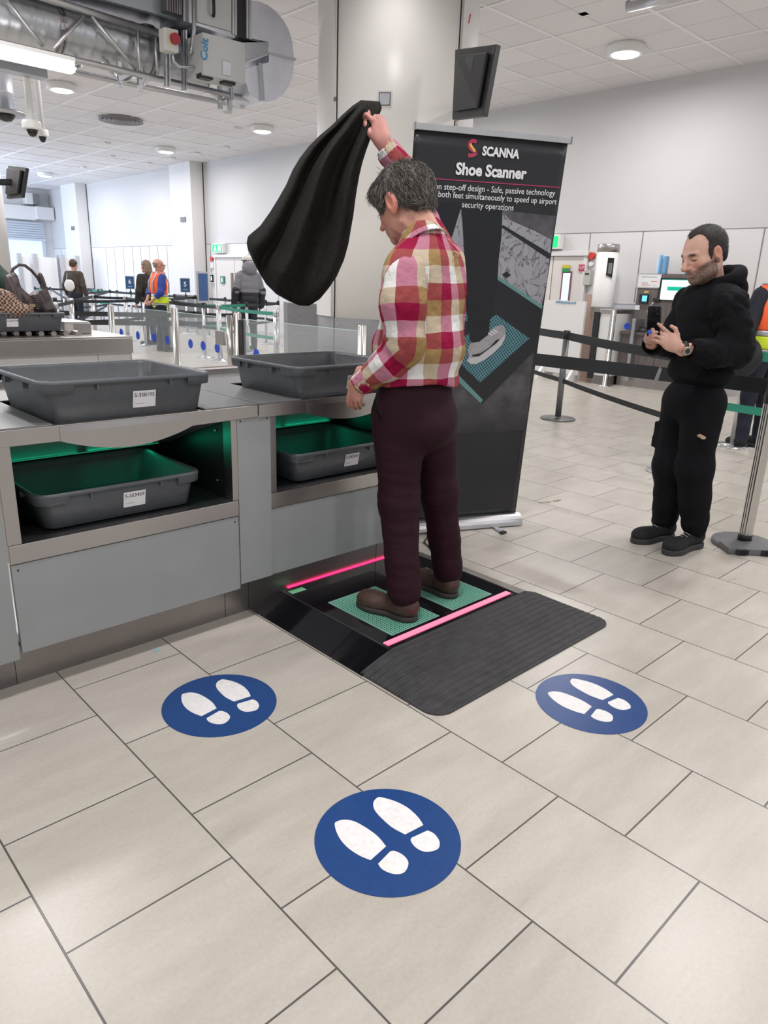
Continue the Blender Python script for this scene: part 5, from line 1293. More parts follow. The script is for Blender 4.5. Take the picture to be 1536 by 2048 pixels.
def shoe_mesh(t, heel, toe, name, m_up, m_sole, width=.10, h=.085, lace=None, sole_h=.025, lbl=None, z0=0.0, ankle=.05):
    """shoe between heel and toe points (on the ground)"""
    heel, toe = P3(heel), P3(toe); f = toe - heel; L_ = np.linalg.norm(f); F = frame(f); o = heel
    def up(P):
        p = to_local(P, o, F); y = p[:, 1] / L_
        d = capsule(p, (0, .04, sole_h + .028), (0, L_ - .055, sole_h + .012), .040, .038, ((1, 0, 0), 1.0))
        d = smin(d, ellips(p, (.004, L_ - .075, sole_h + .012), (width * .50, .075, .040)), .03)
        d = smin(d, ellips(p, (0, .055, sole_h + .045), (.040, .055, .050)), .03)
        d = smin(d, capsule(p, (0, .07, sole_h + .03), (0, .10, sole_h + .055), .035, .032), .03)
        d = smax(d, sole_h - p[:, 2] - .004, .004)
        return d
    def so(P):
        p = to_local(P, o, F)
        a = ellips(p * np.array([1, 1, 0]), (.003, L_ - .08, 0), (width * .53, .085, 1)); b = ellips(p * np.array([1, 1, 0]), (0, .055, 0), (width * .43, .058, 1))
        w = capsule(p * np.array([1, 1, 0]), (0, .06, 0), (.0, L_ - .09, 0), width * .40, width * .44)
        d = chainmin(.03, a, b, w); return smax(smax(d, p[:, 2] - sole_h, .006), -p[:, 2] + .001, .003)
    mn = np.minimum(heel, toe) - .09; mx = np.maximum(heel, toe) + .09; mn[2] = heel[2] - .01; mx[2] = heel[2] + .17
    V, Q = mesh_field(up, mn, mx, .005); s = mesh_from(name, V, Q, t, m_up)
    V, Q = mesh_field(so, mn, mx, .005); mesh_from('sole', V, Q, s, m_sole)
    if lace is not None:
        mb = MB()
        for k in range(4):
            y = L_ - .115 - k * .022; zc = sole_h + .048 + k * .007
            mb.tube([to_world((-.022, y, zc - .006), o, F), to_world((0, y + .004, zc + .003), o, F), to_world((.022, y, zc - .006), o, F)], .0028, 6)
        mb.build('laces', lace, s)
    if lbl: s['label'] = lbl
    return s
def hair_strands(name, V, N, sel, lenf, dirf, r0, col_m, parent, n, seed=1, lift=.004, segs=4):
    """thin tapering strands rooted on a surface"""
    rng = np.random.default_rng(seed); ids = rng.choice(np.nonzero(sel)[0], n); vs = []; fs = []
    for i in ids:
        p = V[i].copy(); nn = N[i]; ln = lenf(p, rng); dr = dirf(p, nn, rng); w = np.cross(nn, dr); w /= (np.linalg.norm(w) + 1e-9)
        base = len(vs); q = p - nn * .001; dcur = dr / np.linalg.norm(dr)
        for k in range(segs + 1):
            f = k / segs; r = r0 * (1 - .85 * f) ; c = q + dcur * ln * f + nn * (lift * sin(pi * min(1, f * 1.1)) )
            vs += [c + w * r, c + nn * r * .7, c - w * r]
        for k in range(segs):
            a = base + 3 * k; b = a + 3
            for u in range(3): v = (u + 1) % 3; fs.append((a + u, a + v, b + v, b + u))
    V2 = np.array(vs); Q2 = np.array(fs); return mesh_from(name, V2, Q2, parent, col_m)
def vnormals(V, Q):
    a = V[Q[:, 2]] - V[Q[:, 0]]; b = V[Q[:, 3]] - V[Q[:, 1]]; fn = np.cross(a, b); N = np.zeros_like(V)
    for k in range(4): np.add.at(N, Q[:, k], fn)
    return N / (np.linalg.norm(N, axis=1)[:, None] + 1e-12)
# ------------------------------------------------------------------ materials for people
def plaid_material():
    mt, N, L, b = new_mat('crimson_tan_white_check')
    a = N.new('ShaderNodeAttribute'); a.attribute_name = 'pat'; sp = N.new('ShaderNodeSeparateXYZ')
    nz = N.new('ShaderNodeTexNoise'); nz.inputs['Scale'].default_value = 9; tc = N.new('ShaderNodeTexCoord'); L.new(tc.outputs['Object'], nz.inputs['Vector'])
    ad = N.new('ShaderNodeVectorMath'); ad.operation = 'MULTIPLY_ADD'; L.new(nz.outputs['Color'], ad.inputs[0]); ad.inputs[1].default_value = (.018, .018, 0); L.new(a.outputs['Vector'], ad.inputs[2])
    L.new(ad.outputs[0], sp.inputs[0]); outs = []
    for k in range(2):
        n = N.new('ShaderNodeMath'); n.operation = 'MULTIPLY'; L.new(sp.outputs[k], n.inputs[0]); n.inputs[1].default_value = 1 / (.060 * 3)
        f = N.new('ShaderNodeMath'); f.operation = 'FRACT'; L.new(n.outputs[0], f.inputs[0])
        cr = N.new('ShaderNodeValToRGB'); cr.color_ramp.interpolation = 'CONSTANT'; e = cr.color_ramp.elements
        W_, T_, C_, T2, K_ = (.72, .72, .70, 1), (.33, .21, .085, 1), (.27, .003, .042, 1), (.55, .45, .30, 1), (.42, .03, .04, 1)
        seq = [W_, T_, C_]
        e[0].position = 0; e[0].color = seq[0]; e[1].position = 1 / 3; e[1].color = seq[1]
        q = e.new(2 / 3); q.color = seq[2]
        L.new(f.outputs[0], cr.inputs[0]); outs.append(cr.outputs[0])
    mx1 = N.new('ShaderNodeMix'); mx1.data_type = 'RGBA'; mx1.inputs['Factor'].default_value = .5; L.new(outs[0], mx1.inputs['A']); L.new(outs[1], mx1.inputs['B'])
    ml = N.new('ShaderNodeMix'); ml.data_type = 'RGBA'; ml.blend_type = 'MULTIPLY'; ml.inputs['Factor'].default_value = 1; L.new(outs[0], ml.inputs['A']); L.new(outs[1], ml.inputs['B'])
    gm = N.new('ShaderNodeGamma'); gm.inputs['Gamma'].default_value = .5; L.new(ml.outputs['Result'], gm.inputs['Color'])
    mx = N.new('ShaderNodeMix'); mx.data_type = 'RGBA'; mx.inputs['Factor'].default_value = .55; L.new(mx1.outputs['Result'], mx.inputs['A']); L.new(gm.outputs[0], mx.inputs['B'])
    L.new(mx.outputs['Result'], b.inputs['Base Color']); b.inputs['Roughness'].default_value = .8; b.inputs['Specular IOR Level'].default_value = .2
    n2 = N.new('ShaderNodeTexNoise'); n2.inputs['Scale'].default_value = 15; n2.inputs['Detail'].default_value = 5; L.new(tc.outputs['Object'], n2.inputs['Vector'])
    bp = N.new('ShaderNodeBump'); bp.inputs['Strength'].default_value = .55; bp.inputs['Distance'].default_value = .03; L.new(n2.outputs[0], bp.inputs['Height']); L.new(bp.outputs[0], b.inputs['Normal'])
    return mt
M['plaid'] = plaid_material()
M['skin'] = attr_mat('skin', .5, bump=.08, bscale=220, sss=.12)
M['burgundy'] = mat('burgundy_cotton', (.0205, .0032, .0085), .75, noise=.15, nscale=120, bump=.2, bscale=25, spec=.25)
M['black_cloth'] = mat('black_jersey', (.0048, .005, .0065), .85, noise=.2, nscale=60, bump=.3, bscale=22, spec=.18)
M['black_cotton'] = mat('black_cotton_twill', (.0034, .0038, .0056), .8, noise=.2, nscale=60, bump=.25, bscale=28, spec=.18)
M['fleece'] = mat('black_fleece', (.021, .020, .018), .95, noise=.25, nscale=90, bump=.15, bscale=200, spec=.15)
M['brown_leather'] = mat('brown_leather', (.062, .032, .024), .45, noise=.25, nscale=30, bump=.12, bscale=90)
M['dark_sole'] = mat('dark_rubber_sole', (.035, .030, .030), .7)
M['suede'] = mat('black_suede', (.008, .008, .009), .8)
M['grey_sole'] = mat('grey_black_sole', (.035, .035, .038), .7)
M['hairA'] = mat('grey_brown_hair', (.060, .050, .042), .5, noise=.6, nscale=70, stretch=(1, 1, .35))
M['hairA_light'] = mat('silver_hair_strands', (.19, .175, .155), .45, noise=.5, nscale=60)
M['hairB'] = mat('short_dark_hair', (.018, .015, .013), .6, noise=.5, nscale=200, bump=.5, bscale=300)
UPZ = np.array([0, 0, 1.0])

def limb_uv(V, pts, rad):
    """pattern coordinates wrapped round a polyline"""
    best = np.full(len(V), 1e9); U = np.zeros((len(V), 3)); acc = 0
    ref = None
    for a, b in zip(pts[:-1], pts[1:]):
        a, b = P3(a), P3(b); ab = b - a; ln = np.linalg.norm(ab); t = ((V - a) @ ab) / ln / ln; tc = np.clip(t, 0, 1); d = np.linalg.norm(V - a - tc[:, None] * ab, axis=1)
        ax = ab / ln
        if ref is None: ref = nrm(np.cross(ax, [.3, .9, .2]))
        e1 = nrm(ref - ax * (ref @ ax)); e2 = np.cross(ax, e1); q = V - a; ang = np.arctan2(q @ e2, q @ e1)
        m_ = d < best; best[m_] = d[m_]; U[m_, 0] = ang[m_] * rad; U[m_, 1] = acc + (tc[m_] * ln); acc += ln; ref = e1
    return U

# ================================================================== the man in the checked shirt
XA, YAo = 1.85, -.32
def pA(px, py, off=0.0): return pv(px, py, XA, YAo, off)
man = thing('person', 'person in a red, tan and white checked shirt and burgundy trousers, back to the camera', 'person', (1.85, -.32, .05))
fA = nrm((-.14, .99, 0)); rA = nrm(np.cross(fA, UPZ)); FA = np.array([rA, fA, UPZ])
neckA = pA(846, 470, .0); shL = pA(806, 552, -.15); elL = pA(812, 688, -.17); wrL = pA(726, 764, -.09)
shR = pA(890, 524, .13); elR = pA(822, 362, .26); wrR = pA(770, 292, .24)
hipL, hipR = pA(796, 835, -.055), pA(864, 832, .075)
heelL, toeL = (1.695, -.475, .0515), (1.612, -.165, .0515); heelR, toeR = (2.035, -.425, .0515), (2.015, -.125, .0515)
heelL = on(2, .0515, 832, 1243); toeL = on(2, .0515, 716, 1207); heelR = on(2, .0515, 911, 1197); toeR = on(2, .0515, 830, 1162)
def near_ft(h, t_, f, z): p = P3(h) * (1 - f) + P3(t_) * f; p[2] = z; return p
anL, anR = near_ft(heelL, toeL, .22, .15), near_ft(heelR, toeR, .22, .15)
knL, knR = pA(798, 1000, -.085), pA(878, 985, .06)
fhead = nrm((-.20, .84, -.46)); hcA = pA(806, 409, .05); FH = frame(fhead); SA = 1.10
# body: head, neck, hands, and the covered trunk and limbs
def bodyA(P):
    d = ellips(P, pA(843, 620, 0), (.11, .08, .22), FA)
    for c in ((shL, elL, .045, .04), (elL, wrL, .04, .03), (shR, elR, .045, .04), (elR, wrR, .04, .030), (hipL, knL, .07, .05), (knL, anL, .05, .035), (hipR, knR, .07, .05), (knR, anR, .05, .035), (shL, shR, .05, .05), (pA(838, 800, 0), pA(843, 640, 0), .09, .09)):
        d = smin(d, capsule(P, *c), .03)
    return d
def headneckA(P):
    p = to_local(P, hcA, FH) / SA
    d = head_sdf(p, jaw=1.1, fat=.004, nose=.55, ear=1.14)
    d = smin(d, capsule(p, (0, -.030, -.045), to_local(P3(neckA)[None], hcA, FH)[0] / SA + np.array([0, .0, 0]), .057, .066), .03)
    # creases of the turned neck
    d += .0016 * np.sin(p[:, 0] * 90 + p[:, 1] * 150) * (p[:, 2] < -.07)
    return d * SA
parts = []; cols = []
V, Q = mesh_field(bodyA, (1.3, -.95, .08), (2.6, .6, 2.25), .014); parts.append((V, Q)); cols.append(np.tile([.50, .25, .18], (len(V), 1)))
V, Q = mesh_field(headneckA, hcA - .20, hcA + .20, .0036); parts.append((V, Q)); cols.append(skin_color(to_local(V, hcA, FH) / SA, (.56, .285, .215)))
FhL = frame(nrm(-HR * .22 + HV * .25 + UPZ * -.92), nrm(-HV * .75 - HR * .55 + UPZ * -.1))
hL = lambda P: hand_sdf(P, wrL + P3(-HR) * .016 + UPZ * .012, FhL, [(12, 20), (22, 28), (26, 30), (30, 34)], [(-.040, .045, -.012), (-.038, .072, -.030), (-.030, .092, -.042)], side=-1, spread=1.1, sc=1.0)
V, Q = mesh_field(hL, wrL - .22, wrL + .22, .0032); parts.append((V, Q)); cols.append(np.tile([.56, .27, .21], (len(V), 1)) * (1 + .12 * wob(V, 3, (50, 50, 50)))[:, None])
FhR = frame(nrm(pA(746, 205, .22) - wrR), nrm(HR * .75 - HV * .6))
hR = lambda P: hand_sdf(P, wrR, FhR, [(40, 48), (44, 50), (48, 54), (52, 56)], [(-.040, .052, -.016), (-.034, .082, -.028), (-.022, .104, -.032)], side=1, spread=.3, sc=1.16)
V, Q = mesh_field(hR, wrR - .24, wrR + .24, .0034); parts.append((V, Q)); cols.append(np.tile([.56, .26, .22], (len(V), 1)) * (1 + .12 * wob(V, 4, (50, 50, 50)))[:, None])
V, Q = join_parts(parts); mesh_from('body', V, Q, man, M['skin'], colors=np.concatenate(cols))
# shirt
def torsoA(P):
    d = ellips(P, pA(850, 548, .0), (.205, .118, .15), FA)
    d = smin(d, ellips(P, pA(848, 610, 0), (.205, .152, .20), FA), .06)
    d = smin(d, ellips(P, pA(836, 695, .0), (.196, .188, .15), FA), .06)
    d = smin(d, ellips(P, pA(834, 765, .0), (.188, .165, .12), FA), .05)
    d = smin(d, capsule(P, shL, shR, .075, .078), .05)
    d = smin(d, capsule(P, neckA - UPZ * .02, neckA - UPZ * .09, .075, .11), .04)
    q = to_local(P, pA(846, 640, 0), FA)
    d += .007 * wob(P, 21, (11, 11, 16)) + .0065 * folds(P, 22, (22, 22, 12)) - .004
    d -= .010 * np.exp(-(q[:, 0] / .012) ** 2) * (q[:, 1] < 0) * np.clip((q[:, 2] + .1) / .2, 0, .5)
    hem = 1.032 + .012 * np.sin(np.arctan2(q[:, 1], q[:, 0]) * 2) + .004 * wob(P, 31, (40, 40, 1))
    return smax(d, hem - P[:, 2], .006)
V, Q = mesh_field(torsoA, (1.52, -.62, .98), (2.20, .02, 1.78), .007)
q = to_local(V, pA(846, 640, 0), FA); th = np.arctan2(q[:, 0], -q[:, 1]); uv = np.stack([th * .17 + .02, V[:, 2] * 1.0 - .03 * q[:, 0], 0 * th], 1)
shirt = mesh_from('shirt', V, Q, man, M['plaid'], vecs=uv)
def sleeve(pts, rad, seed, parent, name='sleeve', mt=None, uvp=None, h=.006, amp=1.0, cuff=None, end_cut=None, vec=True, squash=None, k=.03, fr=26):
    pts = [P3(p) for p in pts]
    axd = [nrm(b - a) for a, b in zip(pts[:-1], pts[1:])]
    def f(P):
        d = None
        for i in range(len(pts) - 1):
            c = capsule(P, pts[i], pts[i + 1], rad[i], rad[i + 1]); d = c if d is None else smin(d, c, k)
        s = P @ axd[-1]; s0 = P @ axd[0]
        d = d + amp * (.006 * wob(P, seed, (16, 16, 16)) + .007 * folds(P, seed + 1, (fr, fr, fr * .9)) + .0035 * folds(P, seed + 2, (48, 48, 48)) - .005)
        d = smax(d, (P - pts[-1]) @ axd[-1], .004)
        inner = capsule(P, pts[-2], pts[-1] + axd[-1] * .05, rad[-2] - .008, rad[-1] - .007)
        d = smax(d, -smax(inner, (pts[-1] - .045 * axd[-1] - P) @ axd[-1], .002), .002)
        return d
    A_ = np.array(pts); R0 = max(rad) + .03
    V, Q = mesh_field(f, A_.min(0) - R0, A_.max(0) + R0, h)
    return mesh_from(name, V, Q, parent, mt or M['plaid'], vecs=limb_uv(V, uvp or pts, sum(rad) / len(rad)) if vec else None)
sleeve([shL + rA * .02, pA(806, 610, -.17), elL, pA(778, 726, -.14), wrL + nrm(wrL - elL) * .012], [.088, .083, .076, .062, .045], 41, shirt, uvp=[shL + rA * .02, elL, wrL])
sleeve([wrL - nrm(wrL - elL) * .035, wrL + nrm(wrL - elL) * .028], [.049, .044], 44, shirt, 'cuff', amp=.35)
sleeve([shR - rA * .03, pA(842, 440, .24), elR, wrR + nrm(elR - wrR) * .015], [.080, .068, .058, .046], 51, shirt)
sleeve([wrR + nrm(elR - wrR) * .05, wrR + nrm(elR - wrR) * .0], [.052, .047], 54, shirt, 'cuff', amp=.3)
# collar: band folded round the neck
ca, cb = pA(846, 492, -.02), pA(822, 444, .035); cax = nrm(cb - ca)
def collar(P):
    q = P - ca; s = q @ cax; r = np.linalg.norm(q - s[:, None] * cax, axis=1); back = (q @ -fA)
    top = .064 + .018 * np.clip(back / .07, -1, 1); rad = .078 + .020 * np.clip((.06 - s) / .06, 0, 1.2)
    d = np.abs(r - rad) - .0045
    d = smax(d, s - top, .004); d = smax(d, -s - .006 + .0 * s, .004)
    gap = to_local(P, ca, FA); d = smax(d, .020 - np.hypot(gap[:, 0] * 1.0, np.minimum(0, gap[:, 1] - .055) * 1.0) if False else d, .004)
    return d
V, Q = mesh_field(collar, ca - .14, ca + .16, .0045)
q = V - ca; mesh_from('collar', V, Q, shirt, M['plaid'], vecs=np.stack([np.arctan2(q @ rA, q @ -fA) * .085 + .06, q @ cax + .03, 0 * q[:, 0]], 1))
mb = MB(); bq = pA(916, 508, -.02)
mb.tube([pA(905, 512, -.03), pA(911, 503, -.05), pA(917, 508, -.05), pA(913, 516, -.05)], .004, 6); mb.build('hanging_loop', mat('tan_loop', (.45, .33, .2), .7), shirt)
# trousers
def trouA(P):
    d = ellips(P, pA(829, 806, .005), (.180, .150, .22), FA)
    d = smin(d, ellips(P, pA(840, 850, -.02), (.165, .145, .11), FA), .05)
    a = capsule(P, hipL, knL, .112, .084); a = smin(a, capsule(P, knL, anL + np.array([0, 0, .02]), .082, .070), .05)
    b = capsule(P, hipR, knR, .107, .080); b = smin(b, capsule(P, knR, anR + np.array([0, 0, .02]), .078, .068), .05)
    d = smin(d, smin(a, b, .012), .035)
    z = P[:, 2]; k = np.clip((.95 - z) / .3, .25, 1)
    d += k * (.004 * wob(P, 61, (13, 13, 18)) + .0055 * folds(P, 62, (9, 9, 30)) - .003)
    d += .0065 * folds(P, 64, (16, 16, 34)) * np.clip((.34 - z) / .2, 0, 1)
    d = smax(d, z - 1.045, .006); hem = np.where(P[:, 0] + .1 * P[:, 1] < 1.82, .092, .100)
    return smax(d, hem - z + .03 * (P @ -fA - (-(YAo)) * 0 - .35), .005)
V, Q = mesh_field(trouA, (1.45, -.72, .06), (2.30, .02, 1.08), .0075)
tr_ = mesh_from('trousers', V, Q, man, M['burgundy'])
# pocket slit and back pocket welt
mb = MB(); mb.tube([pA(754, 797, -.175), pA(752, 815, -.178), pA(764, 846, -.182)], [.004, .006, .003], 6); mb.build('pocket_opening', M['black_cotton'], tr_)
shoe_mesh(man, heelL, toeL, 'shoe', M['brown_leather'], M['dark_sole'], .105, lace=mat('dark_brown_lace', (.03, .018, .012), .7), sole_h=.024)
shoe_mesh(man, heelR, toeR, 'shoe', M['brown_leather'], M['dark_sole'], .105, lace=mat('dark_brown_lace_b', (.03, .018, .012), .7), sole_h=.024)
# hair
def hairA(P):
    p = to_local(P, hcA, FH) / SA; x, y, z = p.T
    d = ellips(p, (0, -.020, .036), (.091, .116, .100))
    d = smin(d, ellips(p, (0, -.072, -.018), (.068, .040, .060)), .03)
    d = smin(d, ellips(p, (0, .060, .060), (.066, .050, .045)), .03)
    for s in (-1, 1): d = smin(d, ellips(p, (s * .068, .034, .020), (.016, .026, .044)), .02)
    d += .0035 * wob(p, 71, (45, 45, 30)) + .0025 * wob(p, 72, (130, 60, 60))
    face = np.maximum(y - .074 + .35 * (z - .06), .0) * 0 + (y - .088 - .55 * (z - .055))     # keep behind the hairline
    low = -(z - np.interp(y, [-.12, -.09, -.055, -.030, -.012, .012, .030, .052, .075, .11], [-.070, -.072, -.066, -.036, .030, .040, .006, -.012, .020, .045]))
    d = smax(d, low, .006); d = smax(d, face, .012)
    return d * SA
V, Q = mesh_field(hairA, hcA - .20, hcA + .20, .0038); HN = vnormals(V, Q)
if ((V - hcA) * HN).sum() < 0: HN = -HN
hair = mesh_from('hair', V, Q, man, M['hairA'])
Lc = to_local(V, hcA, FH) / SA
def dirA(p, n, rng):
    l = to_local(p[None], hcA, FH)[0] / SA
    v = np.array([l[0] * 6 + rng.normal() * .35, .35 * (1 if l[1] > -.03 else -.9) + rng.normal() * .3, -1.0 if l[2] < .085 else -.25]); w = np.array(FH).T @ v; w = w - n * (w @ n) * .85; return nrm(w)
outer = (np.abs(ellips(Lc, (0, -.02, .036), (.091, .116, .100))) < .02) & (Lc[:, 2] > -.06)
hair_strands('hair_strands', V, HN, outer & (Lc[:, 1] < .09), lambda p, r: r.uniform(.022, .045), dirA, .0013, M['hairA_light'], hair, 1500, 5, lift=.004)
hair_strands('hair_strands', V, HN, outer, lambda p, r: r.uniform(.022, .045), dirA, .0016, mat('dark_hair_strands', (.035, .028, .024), .5), hair, 1500, 6, lift=.005)
def dirT(p, n, rng): return nrm(n + rng.normal(size=3) * .8)
hair_strands('stray_hair', V, HN, Lc[:, 2] > .125, lambda p, r: r.uniform(.02, .04), dirT, .0009, M['hairA_light'], hair, 45, 8, lift=.01, segs=5)

# ================================================================== the swung jacket
def jacket():
    left = [(722, 200), (704, 212), (684, 230), (662, 252), (640, 270), (618, 292), (600, 315), (585, 340), (572, 370), (556, 398), (540, 424), (520, 452), (496, 472), (493, 486), (496, 500)]
    right = [(760, 203), (764, 216), (758, 232), (750, 252), (742, 275), (733, 300), (725, 325), (719, 350), (714, 378), (710, 405), (707, 430), (702, 458), (697, 488), (688, 520), (674, 552)]
    hem = [(496, 500), (505, 520), (518, 545), (532, 568), (552, 588), (575, 601), (598, 611), (618, 612), (640, 598), (658, 576), (674, 552)]
    ns = 90
    def rs(pts, n):
        pts = np.array(pts, float); s = np.concatenate([[0], np.cumsum(np.hypot(*np.diff(pts, axis=0).T))]); t = np.linspace(0, s[-1], n); return np.stack([np.interp(t, s, pts[:, k]) for k in (0, 1)], 1)
    L, Rr, H = rs(left, ns), rs(right, ns), rs(hem, 81)
    rows = []
    for j in range(ns):
        f = j / (ns - 1); a, b = L[j], Rr[j]; u = np.linspace(0, 1, 81)[:, None]; line = a + (b - a) * u
        hemline = L[-1] + (Rr[-1] - L[-1]) * u; bulge = (H - hemline) * f ** 3; rows.append(line + bulge)
    G = np.array(rows); f = np.linspace(0, 1, ns)[:, None]; u = np.linspace(0, 1, 81)[None, :]
    # folds fan out from the hand; big hollow near the lower left
    def ridge(c, w, s): return s * np.exp(-((u - c) / w) ** 2)
    ease = np.clip(f * 3.2, 0, 1)
    D = ease * (ridge(.06 + .04 * f, .06, .045) + ridge(.36 + .06 * f, .09, .075) + ridge(.88, .12, .035)
                - ridge(.20 + .02 * f, .045, .045) - ridge(.60 + .03 * f, .12, .05) - .035 * np.exp(-((u - .30) / .10) ** 2) * np.clip((f - .75) * 5, 0, 1))
    D += .003 * np.sin(u * 23 + f * 4) * f + .012 * np.sin(u * 7 - f * 9) * f
    round_ = np.sqrt(np.clip(1 - (2 * u - 1) ** 4, 0, 1)); base = .055 + .03 * f
    hemr = np.sqrt(np.clip(1 - np.clip((f - .9) / .1, 0, 1) ** 2, 0, 1)); topr = np.clip(f * 14, 0, 1) ** .5
    fr_ = (base * round_ + D * round_) * hemr * topr; bk = base * .9 * round_ * hemr * topr
    offc = .27 + .0 * f - .10 * f * (1 - u) ; V = []
    for j in range(ns):
        for i in range(81): V.append(pA(G[j, i, 0], G[j, i, 1], float(offc[j, i] - fr_[j, i])))
    for j in range(ns):
        for i in range(81): V.append(pA(G[j, i, 0], G[j, i, 1], float(offc[j, i] + bk[j, i] + .004)))
    V = np.array(V); Q = []; n0 = ns * 81
    for j in range(ns - 1):
        for i in range(80):
            a = j * 81 + i; Q.append((a, a + 1, a + 82, a + 81)); Q.append((n0 + a, n0 + a + 81, n0 + a + 82, n0 + a + 1))
        a = j * 81; Q.append((a, a + 81, n0 + a + 81, n0 + a)); a = j * 81 + 80; Q.append((a, n0 + a, n0 + a + 81, a + 81))
    for i in range(80):
        Q.append((i, n0 + i, n0 + i + 1, i + 1)); a = (ns - 1) * 81 + i; Q.append((a, a + 1, n0 + a + 1, n0 + a))
    o = mesh_from('jacket', V, np.array(Q), None, M['fleece'], loc=tuple(pA(620, 450, .25))); setp(o, 'black fleece jacket swung through the air by the checked-shirt person\'s raised hand', 'jacket')
jacket()
# ================================================================== the man in the black hoodie photographing with his phone
XB, YB2 = 3.68, -.65
def pB(px, py, off=0.0): return pv(px, py, XB, YB2, off)
manb = thing('person', 'person in black hoodie and cargo trousers standing right, holding up a phone', 'person', (3.68, -.65, 0))
fB = nrm((-.93, .36, 0)); rB = nrm(np.cross(fB, UPZ)); FB = np.array([rB, fB, UPZ])
fhB = nrm((-.865, .36, -.36)); hcB = pB(1407, 508, -.02); FHB = frame(fhB, roll=-.05); SB = 1.18
neckB = pB(1424, 566, .02)
shLB = pB(1459, 612, -.17); elLB = pB(1474, 702, -.22); wrLB = pB(1360, 697, -.30)
shRB = pB(1382, 605, .14); elRB = pB(1352, 690, .16); wrRB = pB(1302, 688, -.14)
heelRB, toeRB = on(2, 0, 1343, 1074), on(2, 0, 1266, 1087); heelLB, toeLB = on(2, 0, 1398, 1090), on(2, 0, 1331, 1111)
hipRB, hipLB = pB(1366, 805, .09), pB(1408, 808, -.09)
anRB, anLB = near_ft(heelRB, toeRB, .25, .10), near_ft(heelLB, toeLB, .25, .10)
knRB, knLB = pB(1338, 930, .06), pB(1388, 935, -.09)
def bodyB(P):
    d = ellips(P, pB(1416, 670, 0), (.11, .08, .22), FB)
    for c in ((shLB, elLB, .045, .04), (elLB, wrLB, .04, .03), (shRB, elRB, .045, .04), (elRB, wrRB, .04, .03), (hipLB, knLB, .07, .05), (knLB, anLB, .05, .035), (hipRB, knRB, .07, .05), (knRB, anRB, .05, .035), (shLB, shRB, .05, .05), (pB(1395, 775, 0), pB(1412, 650, 0), .09, .09), (neckB - UPZ * .12, neckB, .06, .055)):
        d = smin(d, capsule(P, *c), .03)
    return d
def headB(P):
    p = to_local(P, hcB, FHB) / SB
    d = head_sdf(p, jaw=1.12, nose=1.15, fat=.003)
    q = to_local((neckB - UPZ * .03)[None], hcB, FHB)[0] / SB
    d = smin(d, capsule(p, (0, -.022, -.04), q, .053, .060), .03)
    return d * SB
parts, cols = [], []
V, Q = mesh_field(bodyB, (3.0, -1.4, .04), (4.3, .1, 1.62), .014); parts.append((V, Q)); cols.append(np.tile([.5, .28, .2], (len(V), 1)))
V, Q = mesh_field(headB, hcB - .21, hcB + .20, .0032); lc = to_local(V, hcB, FHB) / SB; c_ = skin_color(lc, (.60, .36, .27), beard=1.0, lips=(.36, .15, .13), brow=(.02, .015, .012))
parts.append((V, Q)); cols.append(c_)
FLB = frame(nrm(-HR * .78 + UPZ * .50 + HV * .05), nrm(-HV * .95 + UPZ * .15 - HR * .1))
hLB = lambda P: hand_sdf(P, wrLB - HR * .012 + UPZ * .004, FLB, [(-12, 4), (30, 55), (38, 60), (44, 62)], [(-.046, .040, -.002), (-.062, .066, .000), (-.060, .090, .000)], side=SIDE, spread=1.3, sc=1.05)
SIDE = -1
V, Q = mesh_field(hLB, wrLB - .24, wrLB + .24, .003); parts.append((V, Q)); cols.append(np.tile([.60, .36, .28], (len(V), 1)) * (1 + .10 * wob(V, 13, (60, 60, 60)))[:, None])
FRB = frame(nrm(-HV * .88 + UPZ * .25 - HR * .1), nrm(-HR * .95 - HV * .1))
WR2 = pB(1297, 676, -.185)
hRB = lambda P: hand_sdf(P, WR2, FRB, [(62, 50), (66, 52), (70, 54), (74, 56)], [(-.050, .045, -.016), (-.055, .075, -.030), (-.050, .095, -.04)], side=1, spread=.5, sc=.95)
V, Q = mesh_field(hRB, WR2 - .2, WR2 + .2, .003); parts.append((V, Q)); cols.append(np.tile([.56, .32, .25], (len(V), 1)) * (1 + .10 * wob(V, 14, (60, 60, 60)))[:, None])
V, Q = join_parts(parts); mesh_from('body', V, Q, manb, M['skin'], colors=np.concatenate(cols))
# hair
def hairB(P):
    p = to_local(P, hcB, FHB) / SB; x, y, z = p.T
    d = ellips(p, (0, -.018, .030), (.0795, .1005, .0885)) - .0015
    for s in (-1, 1): d = smin(d, ellips(p, (s * .066, .010, .000), (.014, .022, .04)), .012)
    d = smin(d, ellips(p, (0, -.070, -.025), (.058, .030, .045)), .02)
    line = .058 - 1.0 * np.maximum(0, .030 - np.abs(x)) * 0 + .012 * np.cos(x * 80)        # receding front
    d = smax(d, y - np.where(z > .05, .022 + .034 * np.exp(-(x / .026) ** 2) * (z > .08) + (z - .05) * .1, .040 - .012 * np.exp(-((z - .045) / .02) ** 2)), .006)
    low = -(z - np.interp(y, [-.12, -.09, -.05, -.028, -.012, .012, .028, .050], [-.055, -.062, -.058, -.028, .022, .026, -.030, -.030]))
    return smax(d, low, .004) * SB
V, Q = mesh_field(hairB, hcB - .19, hcB + .19, .0034); HN = vnormals(V, Q)
if ((V - hcB) * HN).sum() < 0: HN = -HN
hb = mesh_from('hair', V, Q, manb, M['hairB']); Lb = to_local(V, hcB, FHB) / SB
selb = np.abs(ellips(Lb, (0, -.018, .030), (.0795, .1005, .0885))) < .01
dirB = lambda p, n, rng: nrm(fB * .5 - UPZ * .25 + n * .45 + rng.normal(size=3) * .35)
